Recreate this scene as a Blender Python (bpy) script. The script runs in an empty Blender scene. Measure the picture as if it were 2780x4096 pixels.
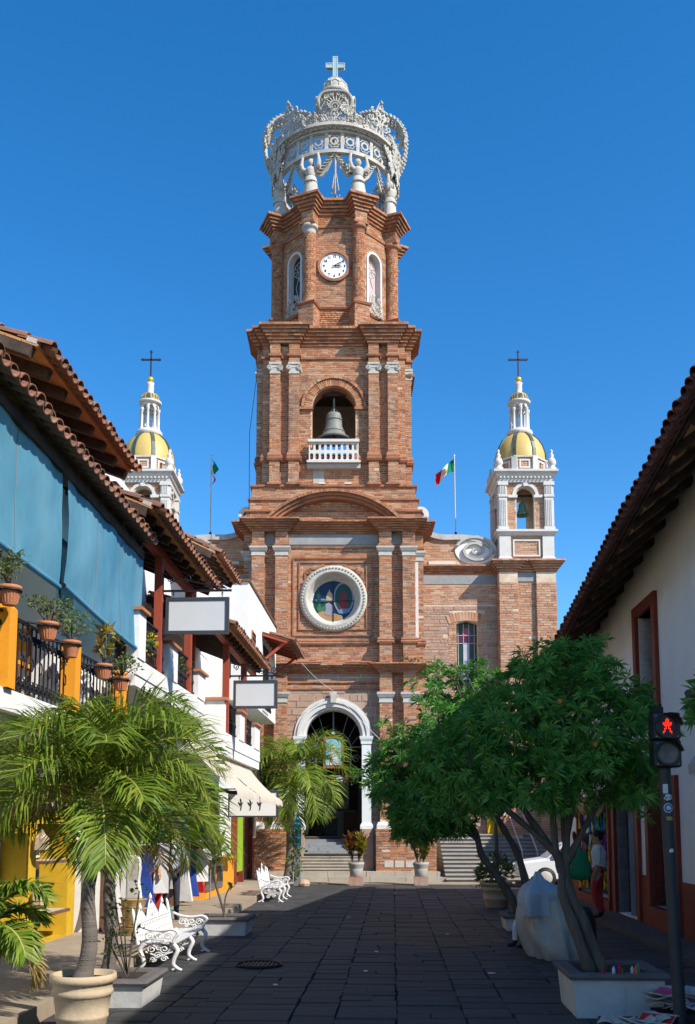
import bpy, math, random
from mathutils import Vector as V3, Matrix, noise as mnoise
R = math.radians
PI = math.pi
random.seed(7)
sc = bpy.context.scene
col = sc.collection

# ---------------------------------------------------------------- camera
cd = bpy.data.cameras.new('camera')
cam = bpy.data.objects.new('camera', cd)
col.objects.link(cam)
sc.camera = cam
cam.location = (0, 0, 1.8)
cam.rotation_euler = (R(96.5), 0, 0)
cd.sensor_fit = 'VERTICAL'
cd.sensor_height = 36
cd.lens = 36 * 3850 / 4096
cd.shift_y = 822 / 4096
cd.clip_start = 0.1
cd.clip_end = 3000

# ---------------------------------------------------------------- sky, sun, exposure
SUN = V3((1.0, -0.80, 1.1)).normalized()          # direction towards the sun
EL = math.asin(SUN.z)
AZ = math.atan2(SUN.x, SUN.y)
w = bpy.data.worlds.new('World')
sc.world = w
w.use_nodes = True
nt = w.node_tree
bg = nt.nodes['Background']
sky = nt.nodes.new('ShaderNodeTexSky')
sky.sky_type = 'NISHITA'
sky.sun_disc = False
sky.sun_elevation = EL
sky.sun_rotation = AZ
sky.air_density = 1.0
sky.dust_density = 0.15
sky.ozone_density = 4.0
sky.altitude = 0
hs = nt.nodes.new('ShaderNodeHueSaturation')
hs.inputs['Saturation'].default_value = 1.32
nt.links.new(sky.outputs[0], hs.inputs['Color'])
nt.links.new(hs.outputs[0], bg.inputs['Color'])
bg.inputs['Strength'].default_value = 0.148
ld = bpy.data.lights.new('sun', 'SUN')
ld.energy = 4.8
ld.angle = R(0.5)
ld.color = (1.0, 0.93, 0.82)
sun = bpy.data.objects.new('sun', ld)
col.objects.link(sun)
sun.location = (60, -30, 60)
sun.rotation_euler = SUN.to_track_quat('Z', 'Y').to_euler()
sc.view_settings.view_transform = 'Standard'
sc.view_settings.look = 'None'
sc.view_settings.gamma = 1
sc.view_settings.exposure = 0.58
sc.view_settings.use_curve_mapping = False
sc.render.engine = 'CYCLES'
sc.render.resolution_x = 695
sc.render.resolution_y = 1024

# ---------------------------------------------------------------- frames
XT = -0.5                       # the axis of the church
SANG = R(2.7)                   # the street runs a little to the right of the view
CA, SA = math.cos(SANG), math.sin(SANG)
def wloc(p, fr):
    if fr == 'S': return V3((p[0]*CA + p[1]*SA, -p[0]*SA + p[1]*CA, p[2]))
    if fr == 'C': return V3((p[0] + XT, p[1], p[2]))
    return V3(p)
BASE = {}
def root_of(o):
    while o.parent: o = o.parent
    return o
def tag(o, label=None, cat=None, group=None, kind=None):
    if label: o['label'] = label
    if cat: o['category'] = cat
    if group: o['group'] = group
    if kind: o['kind'] = kind
    return o
def thing(name, label, cat, loc=(0, 0, 0), fr='W', group=None, rz=0):
    o = bpy.data.objects.new(name, None)
    o.empty_display_size = 0.2
    col.objects.link(o)
    o.location = wloc(loc, fr)
    o.rotation_euler = (0, 0, (-SANG if fr == 'S' else 0) + rz)
    BASE[o.name] = V3(loc)
    return tag(o, label, cat, group)
def copy_tree(o, parent=None):
    c = o.copy()
    col.objects.link(c)
    if parent: c.parent = parent
    for ch in [x for x in o.children]:
        copy_tree(ch, c)
    return c

# ---------------------------------------------------------------- mesh builder
class MB:
    def __init__(s):
        s.v = []; s.f = []; s.m = []; s.sm = []
    def add(s, vs, fs, mi=0, smooth=False):
        b = len(s.v)
        s.v += [tuple(q) for q in vs]
        for f in fs:
            s.f.append([i + b for i in f]); s.m.append(mi); s.sm.append(smooth)
        return s
    def box(s, x0, x1, y0, y1, z0, z1, mi=0):
        return s.add([(x0,y0,z0),(x1,y0,z0),(x1,y1,z0),(x0,y1,z0),(x0,y0,z1),(x1,y0,z1),(x1,y1,z1),(x0,y1,z1)],
              [(0,3,2,1),(4,5,6,7),(0,1,5,4),(1,2,6,5),(2,3,7,6),(3,0,4,7)], mi)
    def obox(s, c, a, b, d, mi=0, back=True):
        c = V3(c); a = V3(a); b = V3(b); d = V3(d)
        vs = [c-a-b-d, c+a-b-d, c+a+b-d, c-a+b-d, c-a-b+d, c+a-b+d, c+a+b+d, c-a+b+d]
        fs = [(4,5,6,7),(0,1,5,4),(1,2,6,5),(2,3,7,6),(3,0,4,7)]
        if back: fs.append((0,3,2,1))
        return s.add(vs, fs, mi)
    def beam(s, p, q, wd, ht, mi=0, up=(0,0,1)):
        p = V3(p); q = V3(q); d = (q-p); l = d.length
        if l < 1e-6: return s
        d.normalize(); up = V3(up)
        x = d.cross(up)
        if x.length < 1e-3: x = d.cross(V3((1,0,0)))
        x.normalize(); y = x.cross(d).normalized()
        return s.obox((p+q)/2, x*(wd/2), y*(ht/2), d*(l/2), mi)
    def prism(s, poly, z0, z1, mi=0, caps=True):
        n = len(poly)
        vs = [(p[0],p[1],z0) for p in poly] + [(p[0],p[1],z1) for p in poly]
        fs = [(i,(i+1)%n,(i+1)%n+n,i+n) for i in range(n)]
        if caps: fs += [tuple(range(n))[::-1], tuple(range(n,2*n))]
        return s.add(vs, fs, mi)
    def extr(s, pts, vec, mi=0, smooth=False):
        n = len(pts); vec = V3(vec); pts = [V3(p) for p in pts]
        vs = pts + [p+vec for p in pts]
        fs = [(i,(i+1)%n,(i+1)%n+n,i+n) for i in range(n)]
        s.add(vs, fs, mi, smooth)
        return s.add(vs, [tuple(range(n))[::-1], tuple(range(n,2*n))], mi)
    def tube(s, pts, r, n=6, closed=False, mi=0, smooth=True, flat=1.0, up=None):
        pts = [V3(p) for p in pts]; k = len(pts)
        if not isinstance(r, (list, tuple)): r = [r]*k
        vs = []; prev = None
        for i, p in enumerate(pts):
            if closed: d = pts[(i+1)%k] - pts[i-1]
            else: d = pts[min(i+1,k-1)] - pts[max(i-1,0)]
            if d.length < 1e-9: d = V3((0,0,1))
            d.normalize()
            if up is not None: a = V3(up) - d*d.dot(V3(up))
            elif prev is None:
                a = V3((0,0,1)) if abs(d.z) < 0.9 else V3((1,0,0))
                a = a - d*a.dot(d)
            else: a = prev - d*prev.dot(d)
            if a.length < 1e-6: a = d.orthogonal()
            a.normalize(); prev = a; b = d.cross(a)
            for j in range(n):
                t = 2*PI*j/n
                vs.append(p + (a*math.cos(t)*flat + b*math.sin(t))*r[i])
        fs = []
        for i in range(k if closed else k-1):
            i2 = (i+1) % k
            for j in range(n):
                fs.append((i*n+j, i*n+(j+1)%n, i2*n+(j+1)%n, i2*n+j))
        s.add(vs, fs, mi, smooth)
        if not closed: s.add(vs, [tuple(range(n))[::-1], tuple(range((k-1)*n, k*n))], mi)
        return s
    def lathe(s, prof, c=(0,0,0), n=16, mi=0, smooth=True, a0=0, a1=2*PI, axis=None):
        c = V3(c); full = abs(a1-a0-2*PI) < 1e-6; m = n if full else n+1
        vs = []
        for (r, z) in prof:
            for j in range(m):
                t = a0 + (a1-a0)*j/n
                q = V3((r*math.cos(t), r*math.sin(t), z))
                if axis is not None: q = axis @ q
                vs.append(c + q)
        fs = []
        for i in range(len(prof)-1):
            for j in range(n):
                j2 = (j+1) % m
                fs.append((i*m+j, i*m+j2, (i+1)*m+j2, (i+1)*m+j))
        s.add(vs, fs, mi, smooth)
        if full:
            if prof[0][0] > 1e-6: s.add([vs[j] for j in range(m)], [tuple(range(m))[::-1]], mi)
            if prof[-1][0] > 1e-6: s.add([vs[(len(prof)-1)*m+j] for j in range(m)], [tuple(range(m))], mi)
        return s
    def sweep(s, path, prof, closed=False, mi=0):
        n = len(path); P = [V3((p[0],p[1])) for p in path]
        def nrm(a, b):
            d = (b-a).normalized(); return V3((d.y, -d.x))
        offs = []
        for i in range(n):
            if closed or 0 < i < n-1:
                n1 = nrm(P[i-1], P[i]); n2 = nrm(P[i], P[(i+1) % n])
                offs.append((n1+n2)/max(0.2, 1+n1.dot(n2)))
            elif i == 0: offs.append(nrm(P[0], P[1]))
            else: offs.append(nrm(P[-2], P[-1]))
        vs = []
        for (o, z) in prof:
            for i in range(n):
                q = P[i] + offs[i]*o
                vs.append((q.x, q.y, z))
        fs = []
        for k in range(len(prof)-1):
            for i in range(n if closed else n-1):
                j = (i+1) % n
                fs.append((k*n+i, k*n+j, (k+1)*n+j, (k+1)*n+i))
        return s.add(vs, fs, mi)
    def build(s, name, mat, parent=None, fr=None, loc=None, kind=None, label=None, cat=None, group=None, rz=0):
        me = bpy.data.meshes.new(name)
        if parent: b = BASE[root_of(parent).name]
        else: b = V3(loc or (0,0,0))
        me.from_pydata([(x-b.x, y-b.y, z-b.z) for (x,y,z) in s.v], [], s.f)
        mats = mat if isinstance(mat, (list, tuple)) else [mat]
        for q in mats: me.materials.append(M[q] if isinstance(q, str) else q)
        me.polygons.foreach_set('material_index', s.m)
        me.polygons.foreach_set('use_smooth', s.sm)
        me.update()
        o = bpy.data.objects.new(name, me)
        col.objects.link(o)
        if parent: o.parent = parent
        else:
            o.location = wloc(b, fr)
            o.rotation_euler = (0,0,(-SANG if fr == 'S' else 0) + rz)
            BASE[o.name] = b
        return tag(o, label, cat, group, kind)
def offset_path(path, o, closed):
    m = MB(); m.sweep(path, [(o, 0)], closed); return [(v[0], v[1]) for v in m.v]
def share(name, me, parent, mtx):
    o = bpy.data.objects.new(name, me)
    col.objects.link(o)
    o.parent = parent
    o.matrix_basis = mtx
    return o

# a panel in a frame (O,U,V,N) with a star-shaped hole in it
class Fr:
    def __init__(s, O, U, V, N): s.O = V3(O); s.U = V3(U).normalized(); s.V = V3(V).normalized(); s.N = V3(N).normalized()
    def p(s, u, v, n=0): return s.O + s.U*u + s.V*v + s.N*n
def arch_poly(uc, a, v0, vs, n=14, b=None):
    b = b or a
    pts = [(uc-a, v0), (uc+a, v0)]
    for i in range(n+1):
        t = PI*i/n
        pts.append((uc + a*math.cos(t), vs + b*math.sin(t)))
    return pts
def circ_poly(uc, vc, r, n=32): return [(uc+r*math.cos(2*PI*i/n), vc+r*math.sin(2*PI*i/n)) for i in range(n)]
def inside(poly, u, v):
    c = False; n = len(poly)
    for i in range(n):
        (x1,y1),(x2,y2) = poly[i], poly[i-1]
        if (y1 > v) != (y2 > v) and u < (x2-x1)*(v-y1)/(y2-y1)+x1: c = not c
    return c
def panel_hole(mb, fr, u0, u1, v0, v1, hole, th, mi=0, mi_in=None, back=True):
    cu = sum(p[0] for p in hole)/len(hole); cv = sum(p[1] for p in hole)/len(hole)
    angs = sorted(set([round(math.atan2(p[1]-cv, p[0]-cu), 6) for p in hole] +
                      [round(math.atan2(y-cv, x-cu), 6) for x in (u0,u1) for y in (v0,v1)]))
    def hit(a, segs):
        dx, dy = math.cos(a), math.sin(a); best = 0
        for (x1,y1),(x2,y2) in segs:
            ex, ey = x2-x1, y2-y1; den = dx*ey - dy*ex
            if abs(den) < 1e-12: continue
            t = ((x1-cu)*ey - (y1-cv)*ex)/den; k = ((x1-cu)*dy - (y1-cv)*dx)/den
            if t > 0 and -1e-6 <= k <= 1+1e-6: best = max(best, t)
        return cu+dx*best, cv+dy*best
    hs_ = [(hole[i-1], hole[i]) for i in range(len(hole))]
    rs = [((u0,v0),(u1,v0)),((u1,v0),(u1,v1)),((u1,v1),(u0,v1)),((u0,v1),(u0,v0))]
    A = [hit(a, hs_) for a in angs]; B = [hit(a, rs) for a in angs]
    n = len(angs)
    for dn, flip in ((0, False), (-th, True)):
        if flip and not back: continue
        vs = [fr.p(*q, dn) for q in A] + [fr.p(*q, dn) for q in B]
        fs = [(i, n+i, n+(i+1)%n, (i+1)%n) for i in range(n)]
        if flip: fs = [f[::-1] for f in fs]
        mb.add(vs, fs, mi)
    k = len(hole)
    vs = [fr.p(*q, 0) for q in hole] + [fr.p(*q, -th) for q in hole]
    mb.add(vs, [(i, (i+1)%k, k+(i+1)%k, k+i) for i in range(k)], mi if mi_in is None else mi_in)
def ring_poly(mb, fr, outer, inner, n0, n1, mi=0, closed=True, smooth=False):
    """a band between two polylines with the same count, from n0 (back) to n1 (front)"""
    k = len(outer)
    vs = [fr.p(*q, n1) for q in outer] + [fr.p(*q, n1) for q in inner] + [fr.p(*q, n0) for q in outer] + [fr.p(*q, n0) for q in inner]
    fs = []
    for i in range(k if closed else k-1):
        j = (i+1) % k
        fs += [(i, k+i, k+j, j), (i, j, 2*k+j, 2*k+i), (k+i, 3*k+i, 3*k+j, k+j)]
    if not closed: fs += [(0, 2*k, 3*k, k), (k-1, 2*k-1, 4*k-1, 3*k-1)]
    mb.add(vs, fs, mi, smooth)
def arc(uc, vc, r, a0, a1, n, ry=None):
    ry = ry or r
    return [(uc+r*math.cos(a0+(a1-a0)*i/n), vc+ry*math.sin(a0+(a1-a0)*i/n)) for i in range(n+1)]
def spiral(fr, c, r0, turns, a0=0, n=22, dir=1, rend=0.12, nn=0):
    pts = []
    for i in range(n+1):
        t = i/n; r = r0*(1-t*(1-rend)); a = a0 + dir*2*PI*turns*t
        pts.append(fr.p(c[0]+r*math.cos(a), c[1]+r*math.sin(a), nn))
    return pts
def text_mesh(txt, size, fr, mi=0, mb=None, center=True, depth=0.003, bold=0.0):
    cu = bpy.data.curves.new('lettering', 'FONT')
    cu.body = txt; cu.size = size; cu.extrude = depth; cu.offset = bold; cu.resolution_u = 3
    if center: cu.align_x = 'CENTER'; cu.align_y = 'CENTER'
    o = bpy.data.objects.new('lettering', cu)
    me = o.to_mesh()
    vs = [fr.p(q.co.x, q.co.y, q.co.z) for q in me.vertices]
    fs = [tuple(p.vertices) for p in me.polygons]
    mb.add(vs, fs, mi)
    o.to_mesh_clear()
    bpy.data.objects.remove(o); bpy.data.curves.remove(cu)

# ---------------------------------------------------------------- bricks, stones: real pieces
CAMP = V3((0,0,1.8))
class Bricks:
    def __init__(s, fr='C'): s.q = []; s.fr = fr
    def face(s, O, U, V, w, h, hole=None, L=0.27, C=0.084, j=0.019, pr=0.012, jit=0.35, N=None, half=True):
        O = V3(O); U = V3(U).normalized(); V = V3(V).normalized(); N = V3(N) if N else U.cross(V).normalized()
        rows = max(1, round(h/C)); hh = [random.uniform(.55,1.5) if jit >= 1 else 1 for _ in range(rows)]; tot = sum(hh); v1 = 0.0
        for r in range(rows):
            ch = h*hh[r]/tot; v = v1+ch/2; v1 += ch
            u = 0.0 if not half else -L*(0.5 if r % 2 else 0.05) - random.random()*0.05
            while u < w-1e-4:
                l = L*(1+random.uniform(-jit, jit)*0.6); a = max(u, 0); b = min(u+l, w)
                if w - b < 0.05: b = w
                if b-a > 0.035:
                    cu = (a+b)/2
                    pcs = [(a, b)]
                    if hole and hole(cu, v, (b-a)/2):
                        pcs = []; nn_ = max(1, int((b-a)/.045)); run = None
                        for q in range(nn_):        # keep the cut brick beside the opening
                            e0 = a+(b-a)*q/nn_; e1 = a+(b-a)*(q+1)/nn_
                            if hole((e0+e1)/2, v, (e1-e0)/2):
                                if run: pcs.append(run)
                                run = None
                            else: run = (run[0] if run else e0, e1)
                        if run: pcs.append(run)
                    for (a_, b_) in pcs:
                        if b_-a_ < .035: continue
                        d = pr*random.uniform(0.45, 1.25)
                        ja = j/2 if a_ > 0 else 0; jb = j/2 if b_ < w else 0
                        if random.random() > 0.006:
                            s.q.append((O + U*((a_+ja+b_-jb)/2) + V*(v+random.uniform(-.003,.003)) + N*(d/2), U*((b_-a_-ja-jb)/2), V*(ch/2-j/2), N*(d/2)))
                u = b if b < w else w
    def path(s, pts, z0, z1, closed=False, hole=None, skip=None, **k):
        n = len(pts)
        for i in range(n if closed else n-1):
            a = pts[i]; b = pts[(i+1) % n]
            dx, dy = b[0]-a[0], b[1]-a[1]; l = math.hypot(dx, dy)
            if l < 0.02: continue
            nx, ny = dy/l, -dx/l
            if ny > 0.35: continue
            if skip and skip(a, b): continue
            s.face((a[0],a[1],z0), (dx/l,dy/l,0), (0,0,1), l, z1-z0, hole=hole, N=(nx,ny,0), **k)
    def ring(s, fr, uc, vc, r0, r1, a0, a1, n, d=0.02, j=0.012, pr=0.0):
        for i in range(n):
            t = a0 + (a1-a0)*(i+0.5)/n
            rm = (r0+r1)/2; e = V3((math.cos(t), math.sin(t)))
            c = fr.p(uc+e.x*rm, vc+e.y*rm, d/2)
            rad = fr.U*e.x + fr.V*e.y; tan = fr.U*(-e.y) + fr.V*e.x
            s.q.append((c, tan*(rm*abs(a1-a0)/n/2-j/2), rad*((r1-r0)/2), fr.N*(d/2*random.uniform(.8,1.15))))
    def col(s, c, r, z0, z1, C=0.084, L=0.2, j=0.012):
        rows = round((z1-z0)/C); ch = (z1-z0)/rows
        for k in range(rows):
            n = 14; off = random.choice((0,.5))
            rr = r*random.uniform(.99, 1.01)
            for i in range(n):
                t = 2*PI*(i+off)/n
                N = V3((math.cos(t), math.sin(t), 0))
                if N.y > 0.5: continue
                T = V3((-N.y, N.x, 0))
                s.q.append((V3(c)+V3((0,0,z0+(k+.5)*ch))+N*(rr-0.03), T*(rr*math.tan(PI/n)-j/2), V3((0,0,ch/2-j/2)), N*0.03))
    def finish(s, parent, mat, name='brick', stuff='brickwork', limit=300, pick=None):
        b = BASE[root_of(parent).name]
        def key(q):
            c = wloc(q[0], s.fr); d = c-CAMP
            nn = q[3].normalized(); vis = max(0.0, -nn.dot(d.normalized()))
            if s.fr == 'S': nn = wloc(nn, 'S'); vis = max(0.0, -nn.dot(d.normalized()))
            return -(q[1].length*q[2].length)*vis/d.length_squared * (pick(q) if pick else 1)
        s.q.sort(key=key)
        me = bpy.data.meshes.new(name)
        m0 = MB(); m0.obox((0,0,0),(1,0,0),(0,1,0),(0,0,1), back=False)
        me.from_pydata(m0.v, [], m0.f); me.materials.append(M[mat])
        for q in s.q[:limit]:
            A, B, D = q[1], q[2], q[3]
            m = Matrix(((A.x,B.x,D.x,q[0].x-b.x),(A.y,B.y,D.y,q[0].y-b.y),(A.z,B.z,D.z,q[0].z-b.z),(0,0,0,1)))
            share(name, me, parent, m)
        rest = s.q[limit:]
        if rest:
            mb = MB()
            for q in rest: mb.obox(*q, back=False)
            return mb.build(stuff, mat, parent, kind='stuff')
# ---------------------------------------------------------------- materials
M = {}
def mat(name, c, rough=0.8, var=0.0, c2=None, scale=6.0, mix=0.5, bump=0.0, bscale=40.0, metal=0.0, island=0.0, pal=None, spec=0.3, emit=None, trans=0.0, stain=None, detail=6, stretch=None, contrast=(0.35, 0.65), sss=None, alpha=None, obj=True):
    m = bpy.data.materials.new(name); m.use_nodes = True
    n = m.node_tree; N = n.nodes; L = n.links
    b = N['Principled BSDF']
    b.inputs['Roughness'].default_value = rough
    b.inputs['Metallic'].default_value = metal
    b.inputs['Specular IOR Level'].default_value = spec
    tc = N.new('ShaderNodeTexCoord'); vec = tc.outputs['Object']
    if stretch:
        mp = N.new('ShaderNodeMapping'); mp.inputs['Scale'].default_value = stretch
        L.new(vec, mp.inputs['Vector']); vec = mp.outputs[0]
    def rgb(c): 
        q = N.new('ShaderNodeRGB'); q.outputs[0].default_value = (*c, 1); return q.outputs[0]
    def mixn(a, bb, f, mode='MIX'):
        x = N.new('ShaderNodeMix'); x.data_type = 'RGBA'; x.blend_type = mode
        if isinstance(f, (int, float)): x.inputs[0].default_value = f
        else: L.new(f, x.inputs[0])
        L.new(a, x.inputs[6]); L.new(bb, x.inputs[7]); return x.outputs[2]
    def noise(sc_, det=detail, r=0.6):
        q = N.new('ShaderNodeTexNoise'); q.inputs['Scale'].default_value = sc_; q.inputs['Detail'].default_value = det; q.inputs['Roughness'].default_value = r
        L.new(vec, q.inputs['Vector']); return q.outputs['Fac']
    def ramp(f, stops):
        q = N.new('ShaderNodeValToRGB'); e = q.color_ramp.elements
        while len(e) < len(stops): e.new(0.5)
        for i, (p, cc) in enumerate(stops): e[i].position = p; e[i].color = (*cc, 1)
        L.new(f, q.inputs[0]); return q.outputs[0]
    cur = rgb(c)
    if pal:
        g = N.new('ShaderNodeNewGeometry'); oi = N.new('ShaderNodeObjectInfo')
        ad = N.new('ShaderNodeMath'); ad.operation = 'ADD'; L.new(g.outputs['Random Per Island'], ad.inputs[0])
        if obj: L.new(oi.outputs['Random'], ad.inputs[1])
        else: ad.inputs[1].default_value = 0
        fr = N.new('ShaderNodeMath'); fr.operation = 'FRACT'; L.new(ad.outputs[0], fr.inputs[0])
        q = N.new('ShaderNodeValToRGB'); q.color_ramp.interpolation = 'LINEAR'
        e = q.color_ramp.elements
        while len(e) < len(pal): e.new(0.5)
        for i, cc in enumerate(pal): e[i].position = i/max(1,len(pal)-1); e[i].color = (*cc, 1)
        L.new(fr.outputs[0], q.inputs[0]); cur = q.outputs[0]
    if c2:
        f = ramp(noise(scale), [(contrast[0], (0,0,0)), (contrast[1], (1,1,1))])
        mu = N.new('ShaderNodeMath'); mu.operation = 'MULTIPLY'; L.new(f, mu.inputs[0]); mu.inputs[1].default_value = mix
        cur = mixn(cur, rgb(c2), mu.outputs[0])
    if var:
        v = ramp(noise(scale*3.1), [(0.25, (1-var,)*3), (0.75, (1,)*3)])
        cur = mixn(cur, v, 1.0, 'MULTIPLY')
    if stain:      # streaks and blotches of dirt
        sm_, sc_, amt, lo = stain
        mp = N.new('ShaderNodeMapping'); mp.inputs['Scale'].default_value = (1,1,0.28); L.new(tc.outputs['Object'], mp.inputs['Vector'])
        q = N.new('ShaderNodeTexNoise'); q.inputs['Scale'].default_value = sc_; q.inputs['Detail'].default_value = 8; q.inputs['Roughness'].default_value = 0.65
        L.new(mp.outputs[0], q.inputs['Vector'])
        f = ramp(q.outputs['Fac'], [(lo, (0,0,0)), (lo+0.16, (1,1,1))])
        mu = N.new('ShaderNodeMath'); mu.operation = 'MULTIPLY'; L.new(f, mu.inputs[0]); mu.inputs[1].default_value = amt
        cur = mixn(cur, rgb(sm_), mu.outputs[0])
    L.new(cur, b.inputs['Base Color'])
    if bump:
        q = N.new('ShaderNodeBump'); q.inputs['Strength'].default_value = bump; q.inputs['Distance'].default_value = 0.02
        L.new(noise(bscale, 8, 0.65), q.inputs['Height']); L.new(q.outputs[0], b.inputs['Normal'])
    if emit:
        b.inputs['Emission Color'].default_value = (*emit[0], 1); b.inputs['Emission Strength'].default_value = emit[1]
    if trans: b.inputs['Transmission Weight'].default_value = trans
    if alpha is not None: b.inputs['Alpha'].default_value = alpha
    if sss:        # thin leaves and cloth let light through
        tr = N.new('ShaderNodeBsdfTranslucent'); ms = N.new('ShaderNodeMixShader'); ms.inputs[0].default_value = sss
        L.new(cur, tr.inputs['Color']); L.new(b.outputs[0], ms.inputs[1]); L.new(tr.outputs[0], ms.inputs[2])
        L.new(ms.outputs[0], N['Material Output'].inputs['Surface'])
    M[name] = m
    return m
BR = [(.35,.135,.068),(.47,.205,.098),(.53,.265,.135),(.42,.165,.078),(.27,.115,.075),(.55,.31,.18),(.49,.215,.10),(.38,.15,.075),(.50,.33,.22),(.43,.175,.085)]
mat('brick', (.4,.17,.1), .9, pal=BR, var=.3, scale=5, bump=.5, bscale=60, stain=((.11,.08,.06), .9, .62, .54))
mat('brick_orange', (.5,.22,.1), .9, pal=[(.50,.20,.085),(.58,.26,.12),(.44,.17,.08),(.62,.31,.16),(.52,.24,.11)], var=.25, scale=5, bump=.5, bscale=60, stain=((.14,.10,.075), 1.0, .5, .61))
mat('brick_pale', (.5,.25,.14), .9, pal=[(.46,.23,.13),(.54,.31,.19),(.40,.18,.10),(.58,.37,.25),(.50,.26,.15),(.56,.40,.30)], var=.25, scale=5, bump=.5, bscale=60, stain=((.14,.11,.08), 1.0, .5, .62))
mat('mortar', (.64,.54,.42), .95, c2=(.42,.31,.22), scale=2.5, mix=.8, bump=.6, bscale=30, stain=((.16,.12,.10), .9, .6, .58))
mat('rubble', (.42,.28,.22), .95, pal=[(.46,.29,.20),(.38,.21,.15),(.52,.36,.26),(.34,.22,.19),(.50,.33,.24),(.42,.25,.18)], c2=(.5,.38,.3), scale=3, mix=.5, var=.3, bump=.8, bscale=22)
mat('brick_trim', (.46,.21,.115), .9, c2=(.34,.14,.08), scale=7, mix=.8, var=.3, bump=.7, bscale=30, stain=((.07,.055,.045), 1.1, .8, .50))
mat('trim_grey', (.50,.48,.45), .9, c2=(.38,.36,.34), scale=4, mix=.7, var=.15, bump=.3, stain=((.2,.18,.16), 1.6, .6, .58))
mat('frieze_grey', (.27,.28,.29), .9, c2=(.36,.35,.34), scale=2, mix=.6, var=.2, bump=.3)
mat('trim_white', (.62,.605,.58), .75, c2=(.48,.465,.44), scale=3, mix=.5, var=.08, bump=.15, stain=((.25,.22,.19), 1.8, .45, .62))
mat('stone_white', (.54,.52,.47), .85, c2=(.40,.37,.32), scale=5, mix=.7, var=.2, bump=.5, bscale=25, stain=((.2,.18,.15), 2, .5, .6))
mat('crown_white', (.58,.56,.51), .85, c2=(.36,.34,.30), scale=2.2, mix=.7, var=.25, bump=.3, stain=((.22,.19,.15), 2, .4, .6))
mat('plaster_white', (.74,.73,.71), .85, c2=(.64,.62,.59), scale=1.2, mix=.6, var=.07, bump=.12, bscale=18, stain=((.45,.41,.36), 1.1, .35, .62))
mat('plaster_dirty', (.76,.75,.72), .85, c2=(.62,.60,.56), scale=1.6, mix=.7, var=.08, bump=.15, bscale=18, stain=((.10,.10,.09), 2.6, .8, .60))
mat('plaster_grey', (.80,.775,.745), .85, c2=(.70,.675,.64), scale=1.2, mix=.6, var=.06, bump=.15, bscale=18, stain=((.36,.34,.31), .8, .4, .60))
mat('plaster_peach', (.66,.46,.30), .85, c2=(.55,.37,.24), scale=2, mix=.6, bump=.1)
mat('plaster_yellow', (.60,.38,.02), .75, c2=(.48,.29,.02), scale=3, mix=.6, bump=.2, var=.15, stain=((.22,.14,.04), 3, .5, .58))
mat('paint_orange', (.78,.31,.015), .7, c2=(.66,.27,.02), scale=5, mix=.6, bump=.2, var=.1, stain=((.35,.2,.08), 3, .5, .63))
mat('olive_wall', (.42,.34,.06), .8, c2=(.34,.27,.05), scale=2, mix=.6)
mat('red_trim', (.22,.034,.018), .6, c2=(.16,.025,.015), scale=3, mix=.6, bump=.1, var=.12)
mat('red_wood', (.36,.07,.035), .6, c2=(.26,.05,.03), scale=4, mix=.6, stretch=(8,8,1), bump=.2, var=.15)
mat('dark_wood', (.055,.035,.025), .85, c2=(.11,.075,.055), scale=4, mix=.8, stretch=(1,1,1), bump=.4, var=.3)
mat('brown_wood', (.22,.10,.045), .7, c2=(.13,.06,.03), scale=5, mix=.7, bump=.3, var=.25)
mat('board', (.6,.3,.12), .85, pal=[(.62,.30,.11),(.54,.25,.09),(.66,.36,.15),(.58,.28,.10)], c2=(.34,.18,.09), scale=5, mix=.4, bump=.3, var=.2)
mat('tile', (.32,.13,.075), .88, pal=[(.30,.12,.07),(.38,.16,.09),(.24,.10,.065),(.34,.14,.08),(.20,.10,.075),(.40,.20,.12)], c2=(.12,.09,.06), scale=9, mix=.6, bump=.5, bscale=35, var=.25)
mat('tile_dark', (.24,.07,.045), .88, pal=[(.20,.055,.04),(.27,.085,.05),(.15,.05,.04),(.30,.10,.06)], c2=(.07,.05,.04), scale=9, mix=.55, bump=.5, bscale=35, var=.25)
mat('terracotta', (.46,.18,.085), .8, c2=(.36,.13,.07), scale=8, mix=.5, bump=.15, var=.15)
mat('blue_canvas', (.10,.33,.50), .85, c2=(.20,.46,.60), scale=1.4, mix=.75, var=.08, bump=.1, sss=.42, stretch=(1,1,.5))
mat('cream_canvas', (.66,.60,.50), .9, c2=(.56,.50,.42), scale=3, mix=.5, sss=.25)
mat('iron', (.020,.020,.024), .5, metal=.6, spec=.4)
mat('cast_white', (.66,.66,.67), .45, c2=(.5,.5,.5), scale=8, mix=.5, spec=.45)
mat('sign_face', (.56,.57,.58), .5, c2=(.50,.51,.53), scale=2, mix=.5)
mat('sign_frame', (.045,.05,.06), .5)
mat('glass_dark', (.02,.025,.03), .08, spec=.6)
mat('glass_shop', (.03,.04,.045), .05, spec=.7)
mat('black', (.012,.012,.013), .6)
mat('black_gloss', (.015,.016,.018), .3, spec=.5)
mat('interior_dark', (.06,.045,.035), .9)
mat('interior_brown', (.10,.05,.03), .9)
mat('yellow_dome', (.56,.40,.12), .5, c2=(.46,.34,.12), scale=3, mix=.5, var=.1, spec=.45)
mat('tile_green', (.02,.045,.04), .35, c2=(.22,.22,.15), scale=30, mix=.4, spec=.5)
mat('gold', (.72,.45,.06), .35, metal=.5)
mat('bronze', (.24,.25,.23), .6, c2=(.15,.16,.145), scale=5, mix=.7, metal=.1, bump=.2, var=.25)
mat('verdigris', (.09,.17,.135), .65, c2=(.14,.22,.18), scale=6, mix=.6, metal=.2, bump=.2)
mat('cross_iron', (.03,.02,.02), .6)
mat('cross_glass', (.30,.46,.48), .25, spec=.6)
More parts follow.
